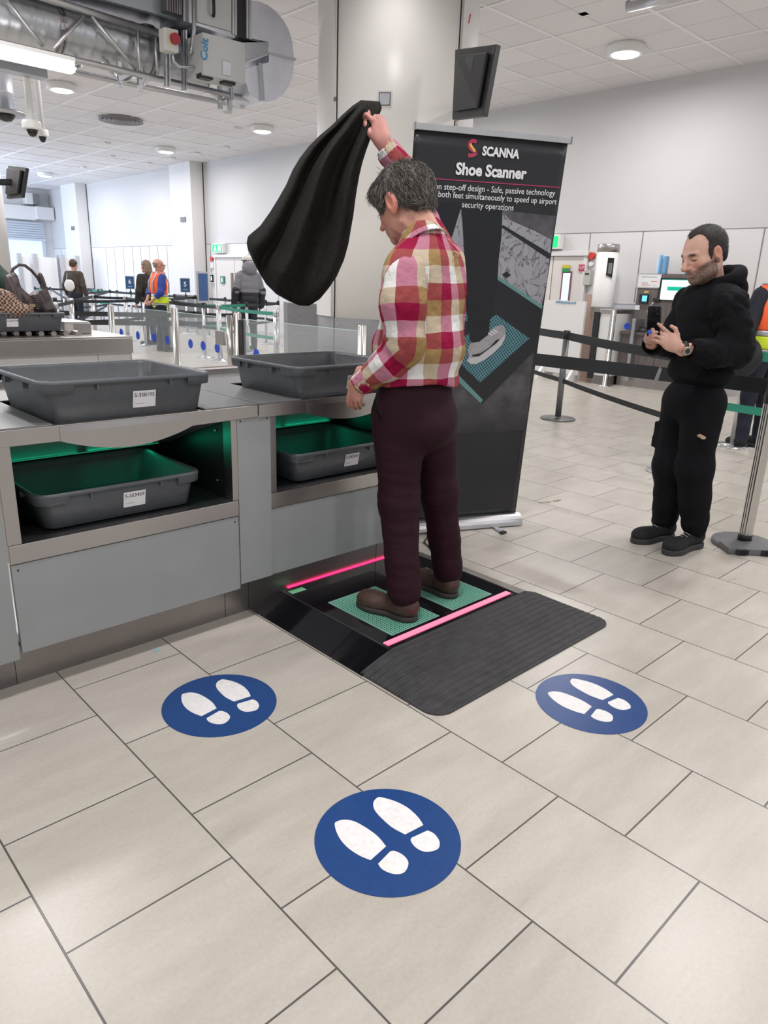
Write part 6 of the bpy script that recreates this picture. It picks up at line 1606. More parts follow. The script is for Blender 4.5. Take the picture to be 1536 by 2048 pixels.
hair_strands('hair_strands', V, HN, selb, lambda p, r: r.uniform(.006, .012), dirB, .0007, M['hairB'], hb, 2600, 15, lift=.001, segs=2)
hair_strands('grey_hair_strands', V, HN, selb & (Lb[:, 2] < .06), lambda p, r: r.uniform(.005, .010), dirB, .0007, M['hairA_light'], hb, 700, 16, lift=.001, segs=2)
# hoodie
def hoodie(P):
    d = ellips(P, pB(1420, 618, 0), (.215, .125, .15), FB)
    d = smin(d, ellips(P, pB(1414, 680, 0), (.205, .145, .19), FB), .06)
    d = smin(d, ellips(P, pB(1404, 740, 0), (.195, .150, .12), FB), .05)
    d = smin(d, capsule(P, shLB, shRB, .078, .078), .05)
    q = to_local(P, pB(1416, 680, 0), FB)
    d += .008 * wob(P, 121, (10, 10, 16)) + .011 * folds(P, 122, (20, 20, 14)) + .005 * folds(P, 123, (42, 42, 30)) - .009
    hem = pB(1395, 778, -.1)[2]; rib = np.clip((hem + .05 - P[:, 2]) / .05, 0, 1); d += .006 * np.sin(rib * pi)
    d = smax(d, hem - P[:, 2], .008)
    return smax(d, -capsule(P, neckB - UPZ * .02, neckB + UPZ * .15, .060, .075), .01)
V, Q = mesh_field(hoodie, (3.30, -1.05, .80), (4.06, -.25, 1.62), .0075); hd = mesh_from('hoodie', V, Q, manb, M['black_cloth'])
def hood(P):
    c = pB(1434, 562, .0); cz = c[2]; q = to_local(P, c, FB); x, y, z = q.T
    # thick soft ring sagging to the back
    r = np.hypot(x / 1.08, (y + .012)); tube = np.hypot(r - .088, (z - .010 + .30 * (y + .0)) * .80) - (.027 + .012 * np.clip(-y / .1, -.6, 1))
    bag = ellips(q, (0, -.105, -.035), (.105, .060, .075)); bag = smax(bag, -ellips(q, (0, -.075, .040), (.075, .050, .06)), .02)
    d = smin(tube, bag, .03); return d + .005 * wob(P, 131, (22, 22, 22)) + .004 * folds(P, 132, (25, 25, 25)) - .002
V, Q = mesh_field(hood, pB(1434, 562, 0) - .22, pB(1434, 562, 0) + .2, .006); mesh_from('hood', V, Q, hd, M['black_cloth'])
sleeve([shLB, pB(1470, 655, -.20), elLB, pB(1422, 706, -.27), wrLB + nrm(elLB - wrLB) * .012], [.094, .088, .084, .068, .047], 141, hd, mt=M['black_cloth'], vec=False, amp=1.9)
sleeve([shRB, pB(1362, 655, .14), elRB, wrRB + HR * .0], [.088, .080, .070, .050], 151, hd, mt=M['black_cloth'], vec=False, amp=1.4)
# cargo trousers
def trouB(P):
    d = ellips(P, pB(1388, 800, 0), (.175, .140, .14), FB)
    a = capsule(P, hipLB, knLB, .112, .094); a = smin(a, capsule(P, knLB, anLB + UPZ * .03, .090, .078), .05)
    b = capsule(P, hipRB, knRB, .112, .090); b = smin(b, capsule(P, knRB, anRB + UPZ * .03, .086, .076), .05)
    d = smin(d, smin(a, b, .012), .04)
    # cargo pockets
    for c, s in ((pB(1418, 868, -.15), 1), (pB(1326, 868, .12), -1)):
        q = to_local(P, c, FB); d = smin(d, np.max(np.abs(q) - np.array([.020, .060, .075]), axis=1), .012)
    z = P[:, 2]; k = np.clip((.95 - z) / .3, .3, 1)
    d += k * (.005 * wob(P, 161, (13, 13, 18)) + .007 * folds(P, 162, (10, 10, 26)) - .004)
    d += .009 * folds(P, 163, (15, 15, 34)) * np.clip((.28 - z) / .15, 0, 1)
    d = smax(d, z - 1.0, .006); return smax(d, .055 - z + .0 * z, .006)
V, Q = mesh_field(trouB, (3.15, -1.15, .03), (4.1, -.1, 1.02), .008); tb = mesh_from('trousers', V, Q, manb, M['black_cotton'])
q0, q1_ = pB(1402, 874, -.235), pB(1412, 874, -.235); a = (q0 + q1_) / 2
MB().prism([pB(1401.5, 875, -.236), pB(1407, 871, -.236), pB(1412.5, 875, -.236), pB(1410, 878.5, -.236), pB(1404, 878.5, -.236)], tuple(HV * .06)).build('pocket_patch', mat('tan_pocket_patch', (.45, .33, .22), .6), tb)
shoe_mesh(manb, heelRB, toeRB, 'shoe', M['suede'], M['grey_sole'], .108, lace=mat('grey_lace', (.25, .25, .25), .7), sole_h=.034)
shoe_mesh(manb, heelLB, toeLB, 'shoe', M['suede'], M['grey_sole'], .108, lace=mat('grey_lace_b', (.25, .25, .25), .7), sole_h=.034)
# watch, ring, phone, hanging tape
w = wrLB + nrm(elLB - wrLB) * .018; ax = nrm(elLB - wrLB); nn = nrm(-HV * .9 - UPZ * .2); nn = nn - ax * (nn @ ax); nn = nrm(nn); sd = np.cross(ax, nn)
wt = thing('wrist_watch', 'steel wrist watch with black dial on the wrist of the man with the phone', 'watch', tuple(w))
ring = lambda r, o: [w + ax * o + nn * r[1] * cos(t) + sd * r[0] * sin(t) for t in [2 * pi * k / 28 for k in range(28)]]
mb = MB(); mb.loft([ring((.036, .030), -.010), ring((.039, .033), -.010), ring((.039, .033), .010), ring((.036, .030), .010), ring((.036, .030), -.010)], False, False); mb.build('strap', M['black_plastic'], wt)
c0 = w + nn * .031
def disc(r, h0, h1, m_, nm, par):
    lo = [[c0 + nn * h + ax * rr * cos(2 * pi * k / 28) + sd * rr * sin(2 * pi * k / 28) for k in range(28)] for rr, h in ((r, h0), (r, h1 - .001), (r * .94, h1))]
    return MB().loft(lo, smooth=False).build(nm, m_, par)
cs = disc(.0225, 0, .010, mat('gold_steel_bezel', (.62, .55, .42), .25, 1.0), 'case', wt); disc(.0185, .010, .0106, M['ink'], 'dial', wt)
mb = MB()
for k in range(12):
    a = 2 * pi * k / 12; p = c0 + nn * .0108 + (ax * cos(a) + sd * sin(a)) * .0145; t_ = (ax * cos(a) + sd * sin(a)) * .0025; u_ = np.cross(nn, nrm(t_)) * .0009
    mb.prism([p - t_ - u_, p + t_ - u_, p + t_ + u_, p - t_ + u_], tuple(nn * .0004))
mb.build('hour_marks', M['white_ink'], wt)
pc = pB(1308, 643, -.262)
un = nrm(UPZ * .97 + fB * .12); nb = nrm(fB * .9 - HV * .25); nb = nrm(nb - un * (nb @ un)); sr = np.cross(un, nb)
ph = thing('mobile_phone', 'black mobile phone held upright by the person in the black hoodie', 'phone', tuple(pc))
def rr_face(w_, h_, r, dpt):
    L = rrect(-w_ / 2, -h_ / 2, w_ / 2, h_ / 2, r, 0, 6); return [pc + sr * x + un * y + nb * dpt for x, y, _ in L]
MB().loft([rr_face(.072, .148, .010, -.004), rr_face(.076, .152, .012, -.003), rr_face(.076, .152, .012, .003), rr_face(.072, .148, .010, .0045)], smooth=False).build('case', M['black_gloss'], ph)
MB().loft([[p + nb * o for p in [pc + sr * (x + .016) + un * (y + .052) for x, y, _ in rrect(-.017, -.018, .017, .018, .007, 0, 5)]] for o in (.0045, .007)], smooth=False).build('camera_module', M['black_plastic'], ph)
for dx, dy in ((.008, .061), (.008, .043), (.025, .052)):
    c = pc + sr * dx + un * dy + nb * .007; MB().loft([[c + nb * o + (sr * cos(2 * pi * k / 16) + un * sin(2 * pi * k / 16)) * .0068 for k in range(16)] for o in (0, .0018)], smooth=False).build('lens', M['black_gloss'], ph)
MB().loft([[pc - sr * 0 + un * 0 + sr * x + un * y + nb * -.0042 for x, y, _ in rrect(-.034, -.071, .034, .071, .008, 0, 5)], [pc + sr * x + un * y + nb * -.0048 for x, y, _ in rrect(-.034, -.071, .034, .071, .008, 0, 5)]], smooth=False).build('screen', mat('phone_screen', (.05, .06, .07), .1, emit=(.5, .55, .6), estr=.4), ph)
rg = pB(1299, 664, -.30)
lo = [[rg + np.array([0, 0, 0]) + (HR * cos(2 * pi * k / 14) + UPZ * sin(2 * pi * k / 14)) * r - HV * o for k in range(14)] for r, o in ((.007, -.006), (.011, -.003), (.011, .004), (.007, .008))]
MB().loft(lo).build('finger_ring', mat('royal_blue_plastic', (.03, .10, .55), .4), manb, label='bright blue ring')
t = thing('hanging_strap', 'pale grey strap ends hanging at the hip of the person with the phone', 'strap', tuple(pB(1312, 770, .1)))
MB().prism([pB(1320, 733, .10), pB(1312, 752, .10), pB(1303, 778, .10), pB(1307, 779, .10), pB(1318, 756, .10), pB(1324, 738, .10)], tuple(HV * .003)).build('tape', mat('pale_strap', (.5, .5, .52), .6), t)
# lanyard eyes closed: lids come with the head surface

# ================================================================== people far behind
def far_person(lbl, foot, px_top, px_foot, heading, sc, top_c, leg_c, hair_c, hair=True, arm='down', skin=(.55, .30, .22), extras=None, long_hair=False, vest=None, bald=False, arms_back=False, jacket=False, hood=False):
    """standing figure: foot = ground point, sc = height in metres"""
    x, y = float(foot[0]), float(foot[1]); H = sc; k = H / 1.75
    t = thing('person', lbl, 'person', (x, y, 0))
    f = nrm((heading[0], heading[1], 0)); r = nrm(np.cross(f, UPZ)); F = np.array([r, f, UPZ]); o = np.array([x, y, 0.0])
    W = lambda a, b, c: o + (r * a + f * b + UPZ * c) * k
    hc = W(0, .03, 1.62); hF = frame(f - UPZ * .12)
    sl, sr_ = W(-.18, 0, 1.40), W(.18, 0, 1.40)
    if arms_back: el, wl, er, wr_ = W(-.27, -.08, 1.13), W(-.12, -.20, .98), W(.27, -.08, 1.13), W(.10, -.20, .96)
    else: el, wl, er, wr_ = W(-.27, -.03, 1.12), W(-.27, .06, .88), W(.27, -.03, 1.12), W(.27, .06, .88)
    kl, kr, al, ar = W(-.09, .03, .50), W(.09, .03, .50), W(-.11, .0, .09), W(.12, .05, .09)
    def bd(P):
        d = ellips(P, W(0, 0, 1.2), np.array([.12, .08, .25]) * k, F)
        for c in ((sl, el, .04, .035), (el, wl, .035, .026), (sr_, er, .04, .035), (er, wr_, .035, .026), (W(-.09, 0, .92), kl, .07, .045), (kl, al, .045, .03), (W(.09, 0, .92), kr, .07, .045), (kr, ar, .045, .03), (W(0, -.01, 1.40), W(0, 0, 1.56), .05, .048), (sl, sr_, .05, .05), (W(0, 0, 1.2), W(0, 0, .95), .1, .1)):
            d = smin(d, capsule(P, c[0], c[1], c[2] * k, c[3] * k), .03)
        for w_, e_ in ((wl, el), (wr_, er)):
            dr = nrm(w_ - e_)
            d = smin(d, ellips(P, w_ + dr * .055 * k, np.array([.022, .04, .045]) * k, F), .015)
            for q in range(4):
                d = smin(d, capsule(P, w_ + dr * .075 * k + f * (q - 1.5) * .018 * k, w_ + dr * .135 * k + f * (q - 1.5) * .016 * k, .009 * k, .007 * k), .004)
            d = smin(d, capsule(P, w_ + dr * .03 * k + f * .02 * k, w_ + dr * .085 * k + f * .048 * k, .010 * k, .008 * k), .006)
        return smin(d, head_sdf(to_local(P, hc, hF) / (k * 1.05)) * k * 1.05, .02)
    V, Q = mesh_field(bd, o + np.array([-.5, -.5, .02]), o + np.array([.5, .5, H + .08]), .011)
    lc = to_local(V, hc, hF) / (k * 1.05); cc = skin_color(lc, skin); far_ = np.linalg.norm(lc, axis=1) > .2; cc[far_] = skin
    mesh_from('body', V, Q, t, M['skin'], colors=cc)
    def tp(P):
        d = ellips(P, W(0, .0, 1.24), np.array([.215, .135, .24]) * k, F); d = smin(d, ellips(P, W(0, .01, .98), np.array([.185, .14, .16]) * k, F), .06)
        d = smin(d, capsule(P, sl, sr_, .075 * k, .075 * k), .04)
        d = smax(d, (.80 if jacket else .86) * k - P[:, 2], .01); d += .007 * wob(P, 7, (15, 15, 22))
        return smax(d, P[:, 2] - 1.50 * k, .03)
    V, Q = mesh_field(tp, o + np.array([-.45, -.45, .7 * k]), o + np.array([.45, .45, 1.6 * k]), .012)
    up = mesh_from('jacket' if jacket else 'top', V, Q, t, top_c)
    for a, b, c in ((sl, el, wl), (sr_, er, wr_)):
        def sf(P, a=a, b=b, c=c):
            d = smin(capsule(P, a, b, .078 * k, .066 * k), capsule(P, b, c, .062 * k, .048 * k), .03); return smax(d + .006 * wob(P, 8, (20, 20, 25)), (P - c) @ nrm(c - b) + (.0 if vest is None else .14), .004)
        A_ = np.array([a, b, c]); V, Q = mesh_field(sf, A_.min(0) - .12, A_.max(0) + .12, .012); mesh_from('sleeve', V, Q, up, top_c)
    def lg(P):
        d = ellips(P, W(0, 0, .90), np.array([.165, .13, .13]) * k, F); a = smin(capsule(P, W(-.09, 0, .88), kl, .10 * k, .075 * k), capsule(P, kl, al, .073 * k, .060 * k), .03); b = smin(capsule(P, W(.09, 0, .88), kr, .10 * k, .075 * k), capsule(P, kr, ar, .073 * k, .060 * k), .03)
        d = smin(d, np.minimum(a, b), .03) + .005 * wob(P, 17, (15, 15, 20)); return smax(smax(d, P[:, 2] - .98 * k, .005), .06 - P[:, 2], .005)
    V, Q = mesh_field(lg, o + np.array([-.35, -.35, .03]), o + np.array([.35, .35, 1.02 * k]), .012); mesh_from('trousers', V, Q, t, leg_c)
    for a in (al, ar):
        shoe_mesh(t, (a[0] - f[0] * .06, a[1] - f[1] * .06, .001), (a[0] + f[0] * .20, a[1] + f[1] * .20, .001), 'shoe', M['suede'], M['grey_sole'], .10)
    if hair:
        def hf(P):
            p = to_local(P, hc, hF) / (k * 1.05); xx, yy, zz = p.T; d = ellips(p, (0, -.022, .036), (.088, .112, .096)); d = smin(d, ellips(p, (0, -.07, -.02), (.065, .04, .055)), .02)
            if long_hair: d = smin(d, ellips(p, (0, -.075, -.075), (.085, .055, .12)), .04)
            d = smax(d, yy - .05 - .6 * np.maximum(zz - .05, 0), .01); d = smax(d, -(zz - np.interp(yy, [-.12, -.03, 0, .05], [-.25 if long_hair else -.07, -.24 if long_hair else -.04, .02, .02])), .01)
            if bald: d = smax(d + .012, zz - .035, .01)
            return (d + .004 * wob(p, 6, (70, 70, 40))) * k
        V, Q = mesh_field(hf, hc - .3, hc + .2, .008); mesh_from('hair', V, Q, t, hair_c)
    return t, W, F, k, up
brown_hair = mat('brown_hair', (.06, .035, .02), .55, noise=.4, nscale=60); blond = mat('dark_blond_hair', (.22, .14, .085), .5, noise=.4, nscale=50); greyh = mat('thin_grey_hair', (.22, .17, .13), .6); blackh = mat('black_hair', (.012, .010, .010), .5)
jeans = mat('dark_blue_jeans', (.02, .035, .075), .8, noise=.3, nscale=40); olive = mat('dark_brown_coat', (.028, .024, .020), .85, noise=.3, nscale=20); brown_c = mat('brown_jacket', (.062, .048, .040), .8, noise=.25, nscale=12)
royal = mat('royal_blue_polo', (.02, .05, .28), .7); hv_o = mat('orange_hi_vis', (.95, .13, .03), .6, emit=(.9, .12, .02), estr=.06); hv_y = mat('yellow_hi_vis', (.68, .85, .03), .6); silver = mat('silver_reflective_tape', (.45, .46, .47), .35, .3)
navy = mat('navy_trousers', (.012, .015, .028), .8); puff_g = mat('grey_puffer_fabric', (.20, .20, .225), .6); puff_k = mat('black_puffer_fabric', (.014, .015, .022), .6)
lft = -HR; 
t, W, F, k, up = far_person('person in brown jacket with white bag on the back, far left among barriers', q1(158, 664, 0) if False else on(2, 0, 158, 662)[:2], 0, 0, HV * .9 + HR * .2, 1.78, brown_c, navy, brown_hair, jacket=True)
c_ = W(-.02, -.17, 1.12); bg = thing('white_bag', 'white drawstring bag hanging on the back of the brown jacket', 'bag', tuple(c_))
V, Q = mesh_field(lambda P: ellips(P, c_, np.array([.15, .06, .15]), F) + .012 * wob(P, 5, (22, 22, 22)), c_ - .25, c_ + .25, .012); mesh_from('pouch', V, Q, bg, mat('white_bag_cloth', (.75, .74, .72), .7))
MB().tube([W(-.12, -.16, 1.24), W(-.14, -.05, 1.46), W(-.13, .10, 1.42)], .009, 6).build('cord', mat('white_cord', (.7, .7, .7), .7), bg)
t, W, F, k, up = far_person('long-haired dark blond person in a dark coat, left of the orange hi-vis vest', on(2, 0, 303, 690)[:2], 0, 0, -HR * .8 + HV * .5, 1.75, olive, jeans, blond, long_hair=True, jacket=True)
t['label'] = 'long-haired dark blond person in a dark coat, left of the orange hi-vis vest'
def vest_on(W, F, k, t, o_, mt1, mt2, cut=1.02):
    def vf(P, a, b):
        d = ellips(P, W(0, .0, 1.24), np.array([.235, .155, .27]) * k, F); d = smin(d, ellips(P, W(0, .01, .98), np.array([.205, .16, .22]) * k, F), .06); d = smin(d, capsule(P, W(-.13, 0, 1.42), W(.13, 0, 1.42), .085 * k, .085 * k), .04)
        q = to_local(P, W(0, 0, 0), F) / k
        for s in (-1, 1): d = smax(d, -ellips(q, (s * .235, .0, 1.26), (.085, .085, .20)) * k, .01)
        d = smax(d, P[:, 2] - b * k, .004); return smax(d, a * k - P[:, 2], .004)
    for a, b, m_, nm in ((1.10, 1.49, mt1, 'hi_vis_vest'), (1.045, 1.10, silver, 'reflective_band'), (.93, 1.045, mt2, 'vest_skirt'), (.885, .93, silver, 'reflective_band'), (.79, .885, mt2, 'vest_skirt')):
        V, Q = mesh_field(lambda P: vf(P, a, b), P3(o_) + np.array([-.45, -.45, .7]), P3(o_) + np.array([.45, .45, 1.7]), .012); mesh_from(nm, V, Q, t, m_)
    mb = MB()
    for s in (-1, 1):
        mb.tube([W(s * .095, .158, 1.12), W(s * .10, .165, 1.3), W(s * .11, .08, 1.50), W(s * .11, -.06, 1.50), W(s * .10, -.155, 1.32), W(s * .095, -.155, 1.12)], .014, 6)
    mb.build('reflective_straps', silver, t)
fo = on(2, 0, 325, 703)
t, W, F, k, up = far_person('person in orange and yellow hi-vis vest over royal blue polo, hands behind back', fo[:2], 0, 0, HR * .75 + HV * .62, 1.76, royal, navy, greyh, bald=True, vest=True, arms_back=True)
vest_on(W, F, k, t, fo, hv_o, hv_y)
mb = MB(); hc = W(0, .03, 1.62)
for s in (-1, 1): mb.tube([W(s * .03 + .03 * cos(a), .142, 1.625 + .02 * sin(a)) for a in [2 * pi * q / 12 for q in range(13)]], .0035, 6)
mb.tube([W(.06, .14, 1.63), W(.092, .03, 1.63)], .003, 6); mb.tube([W(-.06, .14, 1.63), W(-.092, .03, 1.63)], .003, 6); mb.build('glasses', M['black_plastic'], t)
fp_ = on(2, 0, 500, 700)
t, W, F, k, up = far_person('person in grey and black hooded puffer jacket and pale cap near green belts', fp_[:2], 0, 0, HV * .8 - HR * .55, 1.86, puff_g, mat('dark_tracksuit', (.02, .024, .036), .8), blackh, skin=(.10, .055, .035))
def puffer(P):
    d = ellips(P, W(0, .0, 1.22), np.array([.215, .155, .30]) * k, F); d = smin(d, ellips(P, W(0, 0, .98), np.array([.20, .155, .2]) * k, F), .05); d = smin(d, capsule(P, W(-.13, 0, 1.42), W(.13, 0, 1.42), .085, .085), .05)
    return d - .014 * np.abs(np.sin(P[:, 2] / (.13 * k) * pi)) ** .6
for a, b, m_, nm in ((1.10, 1.56, puff_g, 'puffer_jacket'), (.80, 1.10, puff_k, 'puffer_lower_panel')):
    V, Q = mesh_field(lambda P: smax(smax(puffer(P), P[:, 2] - b * k, .006), a * k - P[:, 2], .006), P3(fp_) + np.array([-.5, -.5, .7]), P3(fp_) + np.array([.5, .5, 1.75]), .012); mesh_from(nm, V, Q, t, m_)
for s in (-1, 1):
    for a, b, m_, nm in ((W(s * .18, 0, 1.41), W(s * .27, -.02, 1.14), puff_g, 'puffer_sleeve'), (W(s * .27, -.02, 1.14), W(s * .28, .06, .86), puff_k, 'puffer_sleeve')):
        V, Q = mesh_field(lambda P: capsule(P, a, b, .082, .066) - .010 * np.abs(np.sin(P[:, 2] / .12 * pi)) ** .6, np.minimum(a, b) - .14, np.maximum(a, b) + .14, .012); mesh_from(nm, V, Q, t, m_)
c_ = W(0, -.07, 1.56); V, Q = mesh_field(lambda P: smax(ellips(P, c_, np.array([.15, .13, .14]) * k, F), -ellips(P, W(0, .08, 1.62), np.array([.10, .12, .14]) * k, F), .02) + .006 * wob(P, 3, (30, 30, 30)), c_ - .25, c_ + .25, .012); mesh_from('hood', V, Q, t, puff_g)
c_ = W(0, .02, 1.70); V, Q = mesh_field(lambda P: smax(ellips(P, c_, np.array([.115, .125, .10]) * k, F), c_[2] - P[:, 2], .01), c_ - .2, c_ + .2, .01); cp = mesh_from('cap', V, Q, t, mat('cream_cap', (.62, .60, .55), .7))
V, Q = mesh_field(lambda P: smax(ellips(P, W(0, .13, 1.705), np.array([.085, .11, .014]) * k, F), -.2 - P[:, 2], .01), c_ - .3, c_ + .3, .008); mesh_from('peak', V, Q, cp, M['black_plastic'])
# hi-vis person cut by the right edge
fo = on(2, 0, 1499, 895)
t, W, F, k, up = far_person('person with black hair in an orange and yellow hi-vis vest, cut by the right edge', fo[:2], 0, 0, nrm(HV * .93 - HR * .22), 1.80, mat('dark_navy_shirt', (.012, .014, .024), .8), navy, blackh, vest=True)
vest_on(W, F, k, t, fo, hv_o, hv_y)
text('vest_lettering', 'LO', .075, M['ink'], t, W(-.10, -.205, 1.30), F[0], (0, 0, 1), bold=.003)
text('vest_lettering', 'GROUP', .075, M['ink'], t, W(-.10, -.205, 1.22), F[0], (0, 0, 1), bold=.003)
t = thing('shoulder_bag', 'dark shoulder bag hanging at the side of the hi-vis person at the right edge', 'bag', tuple(W(-.3, -.06, .86)))
c_ = W(-.30, -.06, .86) - HV * .02
V, Q = mesh_field(lambda P: ellips(P, c_, (.13, .15, .19)) + .015 * wob(P, 9, (18, 18, 18)), c_ - .32, c_ + .32, .012); mesh_from('body', V, Q, t, mat('dark_backpack_fabric', (.018, .018, .022), .8))
MB().tube([c_ - F[1] * .06 + UPZ * .14, W(-.26, -.06, 1.20), W(-.20, .0, 1.47), W(-.25, .07, 1.20), c_ + F[1] * .06 + UPZ * .14], .014, 6).build('strap', M['black_plastic'], t)
# dark green sleeved person at the far left, leaning over the lane
s0, s1, s2 = pv(-60, 500, 1.3, 4.95), pv(4, 562, 1.3, 4.95), pv(56, 606, 1.3, 4.85)
t, W, F, k, up = far_person('person in dark green mostly outside the left edge, an arm reaching to the handbag', pv(-85, 600, 1.0, 5.2)[:2], 0, 0, HR * .8 - HV * .6, 1.72, mat('dark_green_coat', (.012, .030, .024), .85, noise=.3, nscale=15), navy, brown_hair)
V, Q = mesh_field(lambda P: smin(capsule(P, s0, s1, .10, .085), capsule(P, s1, s2, .075, .055), .04) + .006 * wob(P, 8, (18, 18, 18)), np.minimum(s0, s2) - .15, np.maximum(s0, s2) + .15, .012); mesh_from('reaching_sleeve', V, Q, up, mat('dark_green_sleeve', (.012, .030, .024), .85, noise=.3, nscale=15))
# ------------------------------------------------------------------ bag and checked cloth in the far tray
def fromfield(name, fn, c, rad, h, parent, m, lbl=None):
    V, Q = mesh_field(fn, P3(c) - rad, P3(c) + rad, h); o = mesh_from(name, V, Q, parent, m)
    if lbl: o['label'] = lbl
    return o
yb_ = 3.95
def pb(px, py, dy=0): return on(1, yb_ + dy, px, py)
bag = thing('handbag', 'dark brown leather hobo handbag with a tall loop handle in the far tray', 'handbag', tuple(pb(60, 620)))
M['bag'] = mat('dark_brown_leather', (.060, .043, .045), .34, noise=.3, nscale=14, bump=.4, bscale=26)
a, b, c_, d_ = pb(30, 575), pb(45, 615), pb(88, 605), pb(84, 570)
def bagf(P):
    d = ellips(P, pb(60, 604), (.185, .085, .125)); d = smin(d, ellips(P, pb(27, 584), (.062, .06, .15)), .03); d = smin(d, ellips(P, pb(83, 590, -.01), (.042, .05, .17)), .03); d = smin(d, ellips(P, pb(98, 618, -.02), (.07, .07, .05)), .03)
    q = P - pb(58, 600); d = smax(d, -ellips(P, pb(58, 566, .0), (.080, .14, .090)), .03)
    return d + .008 * np.sin(q[:, 0] * 75 + q[:, 2] * 20 + 2 * wob(P, 4, (12, 12, 12)))
fromfield('body', bagf, pb(58, 600), .32, .008, bag, M['bag'])
MB().tube([pb(22, 552), pb(26, 538), pb(38, 529), pb(50, 531), pb(63, 541), pb(76, 556), pb(82, 568)], .012, 10).build('handle', M['bag'], bag)
q = pb(64, 611, -.11); MB().box(q[0] - .022, q[1] - .01, q[2] - .012, q[0] + .022, q[1] + .02, q[2] + .012).build('clasp', mat('gold_clasp', (.75, .60, .35), .3, 1.0), bag)
# zip-like gathers
mb = MB()
for k in range(7): p = pb(70 + k * .6, 592 + k * 4.5, -.09); mb.tube([p - HR * .03, p + HR * .03 + UPZ * .008], .006, 6)
mb.build('gathers', M['bag'], bag)
def hounds():
    mt, N, L, b = new_mat('tan_houndstooth'); tc = N.new('ShaderNodeTexCoord'); ch = N.new('ShaderNodeTexChecker'); ch.inputs['Scale'].default_value = 62; L.new(tc.outputs['Object'], ch.inputs['Vector'])
    ch.inputs['Color1'].default_value = (.42, .26, .19, 1); ch.inputs['Color2'].default_value = (.04, .03, .028, 1); L.new(ch.outputs[0], b.inputs['Base Color']); b.inputs['Roughness'].default_value = .9; return mt
sc = thing('checked_scarf', 'tan and black checked cloth bundled in the far tray in front of the handbag', 'cloth', tuple(pb(15, 612, -.1)))
def scf(P):
    d = ellips(P, pb(2, 606, -.12), (.13, .07, .11)); d = smin(d, ellips(P, pb(34, 621, -.13), (.13, .06, .05)), .04); return d + .012 * wob(P, 6, (16, 16, 16))
fromfield('cloth', scf, pb(18, 612, -.1), .30, .008, sc, hounds())

# ------------------------------------------------------------------ self-service zone by the right-hand wall
XW = 10.45
def pk(px, py, x=XW): return on(0, x, px, py)
# kiosk cabinet
k = thing('service_kiosk', 'grey-brown wood kiosk with a lit screen behind the man with the phone', 'kiosk', tuple(pk(1290, 700)))
yA, yB_ = pk(1316, 740)[1], pk(1240, 760)[1]; y_r = 1.2
zt = .86
ya, yb2 = pk(1243, 668)[1], pk(1420, 668)[1]
MB().box(XW, yb2, .22, XW + .5, ya, .80).build('pedestal', M['wood'], k, .004)
MB().box(XW - .02, yb2, .80, XW + .5, ya + .02, .85).build('worktop', M['wood'], k, .004)
MB().box(XW + .01, yb2, .0, XW + .5, ya - .01, .22).build('steel_kickplate', M['steel'], k)
for yy in (pk(1311, 700)[1],): MB().box(XW - .003, yy - .004, .22, XW, yy + .004, .80).build('panel_joint', M['ink'], k)
yc0 = pk(1275, 560, XW + .15)[1]
up = MB().box(XW + .15, yb2, .85, XW + .45, yc0 - .02, 1.72).build('upper_cabinet', M['wood'], k, .004)
def plate(px0, py0, px1, py1, x, m, nm, par, th=.012):
    a, b = pk(px0, py0, x), pk(px1, py1, x); return MB().box(x - th, min(a[1], b[1]), min(a[2], b[2]), x, max(a[1], b[1]), max(a[2], b[2])).build(nm, m, par)
xf = XW + .15
fr = plate(1276, 547, 1321, 577, xf, M['alu'], 'notice_frame', k); plate(1278, 549, 1319, 575, xf - .012, M['paper'], 'notice_paper', fr, .002)
for py0, py1, px0, px1, c in ((553, 555, 1283, 1314, 'ink'), (562, 564, 1302, 1314, 'red'), (569, 571, 1283, 1300, 'red'), (565, 567, 1284, 1296, 'ink'), (570, 571, 1304, 1313, 'ink')):
    plate(px0, py0, px1, py1, xf - .014, mat('notice_red', (.6, .2, .1), .6) if c == 'red' else mat('notice_grey', (.35, .35, .37), .6), 'notice_lines', fr, .001)
sf = plate(1321, 556, 1400, 605, xf, M['black_plastic'], 'screen_bezel', k); plate(1325, 558.5, 1398, 602, xf - .012, mat('screen_content', (.7, .85, .8), .3, emit=(.72, .88, .82), estr=.75), 'screen', sf, .002)
plate(1325, 558.5, 1398, 561.5, xf - .014, mat('screen_green_bar', (.0, .35, .25), .3, emit=(.0, .3, .2), estr=.5), 'screen_header', sf, .001); plate(1335, 573, 1375, 582, xf - .014, mat('screen_green_button', (.0, .4, .28), .3, emit=(.0, .35, .22), estr=.6), 'screen_button', sf, .001)
r_ = plate(1282, 588, 1296, 607, xf, M['black_plastic'], 'card_reader', k, .04); plate(1285, 591, 1293, 603, xf - .04, mat('reader_screen', (.1, .5, .9), .3, emit=(.15, .55, .95), estr=1.0), 'reader_screen', r_, .002)
plate(1289, 582, 1297, 586, xf, mat('yellow_label', (.7, .5, .15), .5), 'yellow_label', k, .004); plate(1271, 610, 1279, 620, xf, M['paper'], 'socket_plate', k, .008)
sc_ = thing('barcode_scanner', 'small black hand scanner hooked on the kiosk front', 'scanner', tuple(pk(1310, 600, xf)))
a = pk(1311, 600, xf - .06); MB().box(a[0], a[1] - .05, a[2] - .03, a[0] + .06, a[1] + .05, a[2] + .03).build('head', M['black_plastic'], sc_, .01)
MB().tube([pk(1308, 604, xf - .05), pk(1300, 612, xf - .06), pk(1295, 622, xf - .06), pk(1296, 640, xf - .08)], .006, 6).build('cord', M['alu'], sc_)
dm = thing('desk_phone', 'small black rounded device lying on the kiosk worktop', 'device', tuple(pk(1287, 645)))
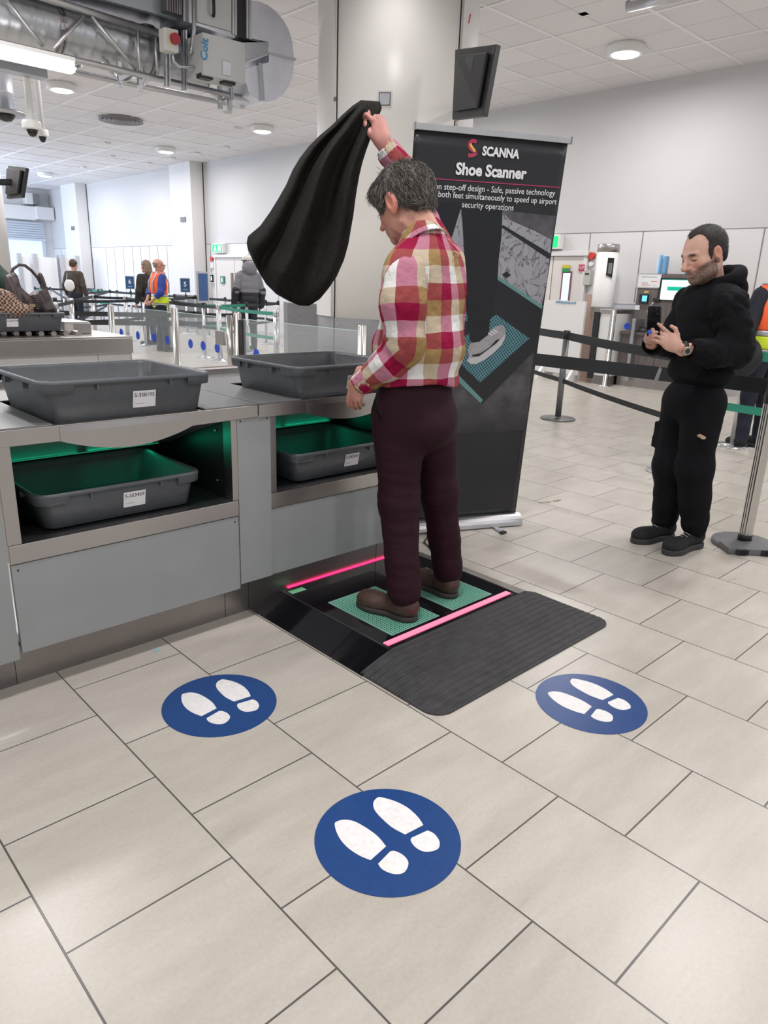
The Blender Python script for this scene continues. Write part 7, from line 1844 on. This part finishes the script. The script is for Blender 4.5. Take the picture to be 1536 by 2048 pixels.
a = pk(1288, 645, XW + .08); MB().lathe(float(a[0]) + .03, float(a[1]), [(0, .852), (.11, .852), (.10, .88), (.05, .92), (0, .925)], 20).build('body', M['black_plastic'], dm)
for n, (px0, px1) in enumerate(((1309, 1336), (1362, 1390))):
    t = thing('card_holder', ['clear blue-tinted leaflet holders on top of the kiosk, left one', 'clear blue-tinted leaflet holder on top of the kiosk beside the man\'s face'][n], 'leaflet holder', tuple(pk((px0 + px1) / 2, 540, XW + .2)))
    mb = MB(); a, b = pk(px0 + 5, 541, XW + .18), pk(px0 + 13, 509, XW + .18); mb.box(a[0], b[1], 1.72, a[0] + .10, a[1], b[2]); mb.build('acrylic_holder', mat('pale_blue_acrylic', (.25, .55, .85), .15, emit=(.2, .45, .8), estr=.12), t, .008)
    a, b = pk(px0 + 15, 541, XW + .18), pk(px0 + 25, 512, XW + .18); MB().box(a[0], b[1], 1.72, a[0] + .10, a[1], b[2]).build('acrylic_holder', mat('steel_blue_acrylic', (.16, .36, .58), .15), t, .008)
    a = pk(px0 + 2, 541, XW + .3); b = pk(px1 - 3, 514, XW + .3); MB().box(a[0], b[1], 1.72, a[0] + .05, a[1], b[2] - .02).build('leaflets', M['paper'], t)
# white display board and brown packing board
wb = thing('display_board', 'white freestanding board with a small blue web address, beside the banner', 'board', tuple(on(2, 0, 1120, 745)))
a, b = on(0, 10.2, 1078, 597), on(0, 10.2, 1171, 605); zt_ = (a[2] + b[2]) / 2
MB().box(10.2, b[1], .10, 10.25, a[1], zt_).build('panel', M['offwhite'], wb)
for yy in (b[1] + .05, a[1] - .25): MB().prism([(10.0, yy, 0), (10.5, yy, 0), (10.45, yy, .05), (10.27, yy, .22), (10.18, yy, .22), (10.02, yy, .05)], (0, .05, 0)).build('foot', M['offwhite'], wb)
p = on(0, 10.19, 1111, 606); p2 = on(0, 10.19, 1152, 606); text('lettering', 'www.jtc-group.co.uk', .07, mat('teal_blue_ink', (.05, .25, .42), .5), wb, (10.193, p[1], p[2]), (0, -1, 0), (0, 0, 1), width=float(abs(p[1] - p2[1])), bold=.001)
a, b = on(0, 10.4, 1164, 588), on(0, 10.4, 1190, 740)
t = thing('cardboard_panel', 'pinkish brown cardboard sheet leaning behind the white board', 'cardboard', (10.4, float(a[1]), 0))
MB().prism([(10.36, a[1], 0), (10.36, b[1], 0), (10.52, b[1] - .0, a[2]), (10.52, a[1], a[2])], (.03, 0, 0)).build('sheet', mat('pink_brown_board', (.42, .30, .25), .8), t)
# white scanning tower on its gate
tw_ = thing('scanning_tower', 'white rounded scanning tower with a black reader strip near the cream doors', 'tower', tuple(on(0, 10.55, 1205, 750)))
c = on(0, 10.55, 1205, 600); z0, z1 = on(0, 10.55, 1200, 615)[2], on(0, 10.55, 1208, 490)[2]
MB().lathe(10.55, c[1], [(.165, z0), (.17, z0 + .02), (.17, z1 - .11)], 28).build('shell', M['offwhite'], tw_)
MB().lathe(10.55, c[1], [(.172, z1 - .11), (.172, z1), (.16, z1 + .01), (0, z1 + .01)], 28).build('steel_top', M['steel'], tw_)
a = R_(228); p = Vector((10.55 + .172 * cos(a), c[1] + .172 * sin(a), 0)); n = Vector((cos(a), sin(a), 0)); e = Vector((-sin(a), cos(a), 0))
MB().prism([p + e * -.05 + Vector((0, 0, z0 + .50)), p + e * .05 + Vector((0, 0, z0 + .46)), p + e * .05 + Vector((0, 0, z1 - .2)), p + e * -.05 + Vector((0, 0, z1 - .2))], n * .012).build('reader_strip', M['black_gloss'], tw_)
MB().prism([p + e * -.03 + n * .012 + Vector((0, 0, z0 + .52)), p + e * .03 + n * .012 + Vector((0, 0, z0 + .52)), p + e * .03 + n * .012 + Vector((0, 0, z0 + .68)), p + e * -.03 + n * .012 + Vector((0, 0, z0 + .68))], n * .006).build('camera_window', M['skirt'], tw_)
MB().lathe(10.55, c[1], [(.13, .0), (.13, z0), (.165, z0)], 24).build('pedestal', M['offwhite'], tw_)
g_ = thing('entry_gate', 'steel and white automatic gate cabinets below the scanning tower', 'gate', tuple(on(2, 0, 1205, 752)))
ya, yb3 = on(0, 10.3, 1195, 700)[1], on(0, 10.3, 1226, 700)[1]
MB().box(10.25, yb3, .06, 10.85, ya, 1.16).build('cabinet', M['offwhite'], g_, .02); MB().box(10.24, yb3 - .01, 0, 10.86, ya + .01, .14).build('base', M['steel_dark'], g_)
MB().box(10.23, yb3 - .005, 1.10, 10.86, ya + .005, 1.18).build('top_trim', M['steel'], g_, .02)
MB().box(10.22, ya, .08, 10.30, ya + .09, 1.12).build('black_side', M['black_plastic'], g_)
y3 = on(0, 10.3, 1262, 700)[1]; MB().box(10.32, y3, .10, 10.6, yb3 - .25, 1.05).build('second_cabinet', M['galv'], g_, .01)
for zz in (.93,): MB().tube([(10.315, y3 + .12, zz), (10.30, y3 + .12, zz)], .05, 16).build('blue_disc', M['blue_dot'], g_)
gp_ = on(2, 0, 1210, 757)
t = thing('gate_post', 'slim steel post standing in front of the entry gate', 'post', tuple(gp_)); x, y = float(gp_[0]) - .9, float(gp_[1]) - .42
q = on(0, 10.1, 1211, 757); x, y = 10.1, float(q[1])
MB().lathe(x, y, [(.12, 0.0), (.12, .01), (.045, .02), (.045, 1.16), (0, 1.165)], 20).build('tube', M['steel_pole'], t)
t = thing('wall_reader', 'small black card reader on the wall right of the scanning tower', 'card reader', tuple(on(0, 10.98, 1220, 547)))
a, b = on(0, 10.98, 1217, 542), on(0, 10.98, 1224, 554); MB().box(10.93, b[1], b[2], 10.999, a[1], a[2]).build('body', M['black_plastic'], t)
t = thing('low_partition', 'low pale partition panel between the scanning tower and the kiosk', 'partition', (10.9, 3.9, 0))
a, b = on(0, 10.9, 1212, 606), on(0, 10.9, 1276, 606); MB().box(10.9, b[1], 0, 10.94, a[1], a[2]).build('panel', mat('bluish_white_panel', (.66, .68, .72), .4), t)
MB().box(10.89, b[1], a[2], 10.95, a[1], a[2] + .03).build('cap_rail', M['white'], t)
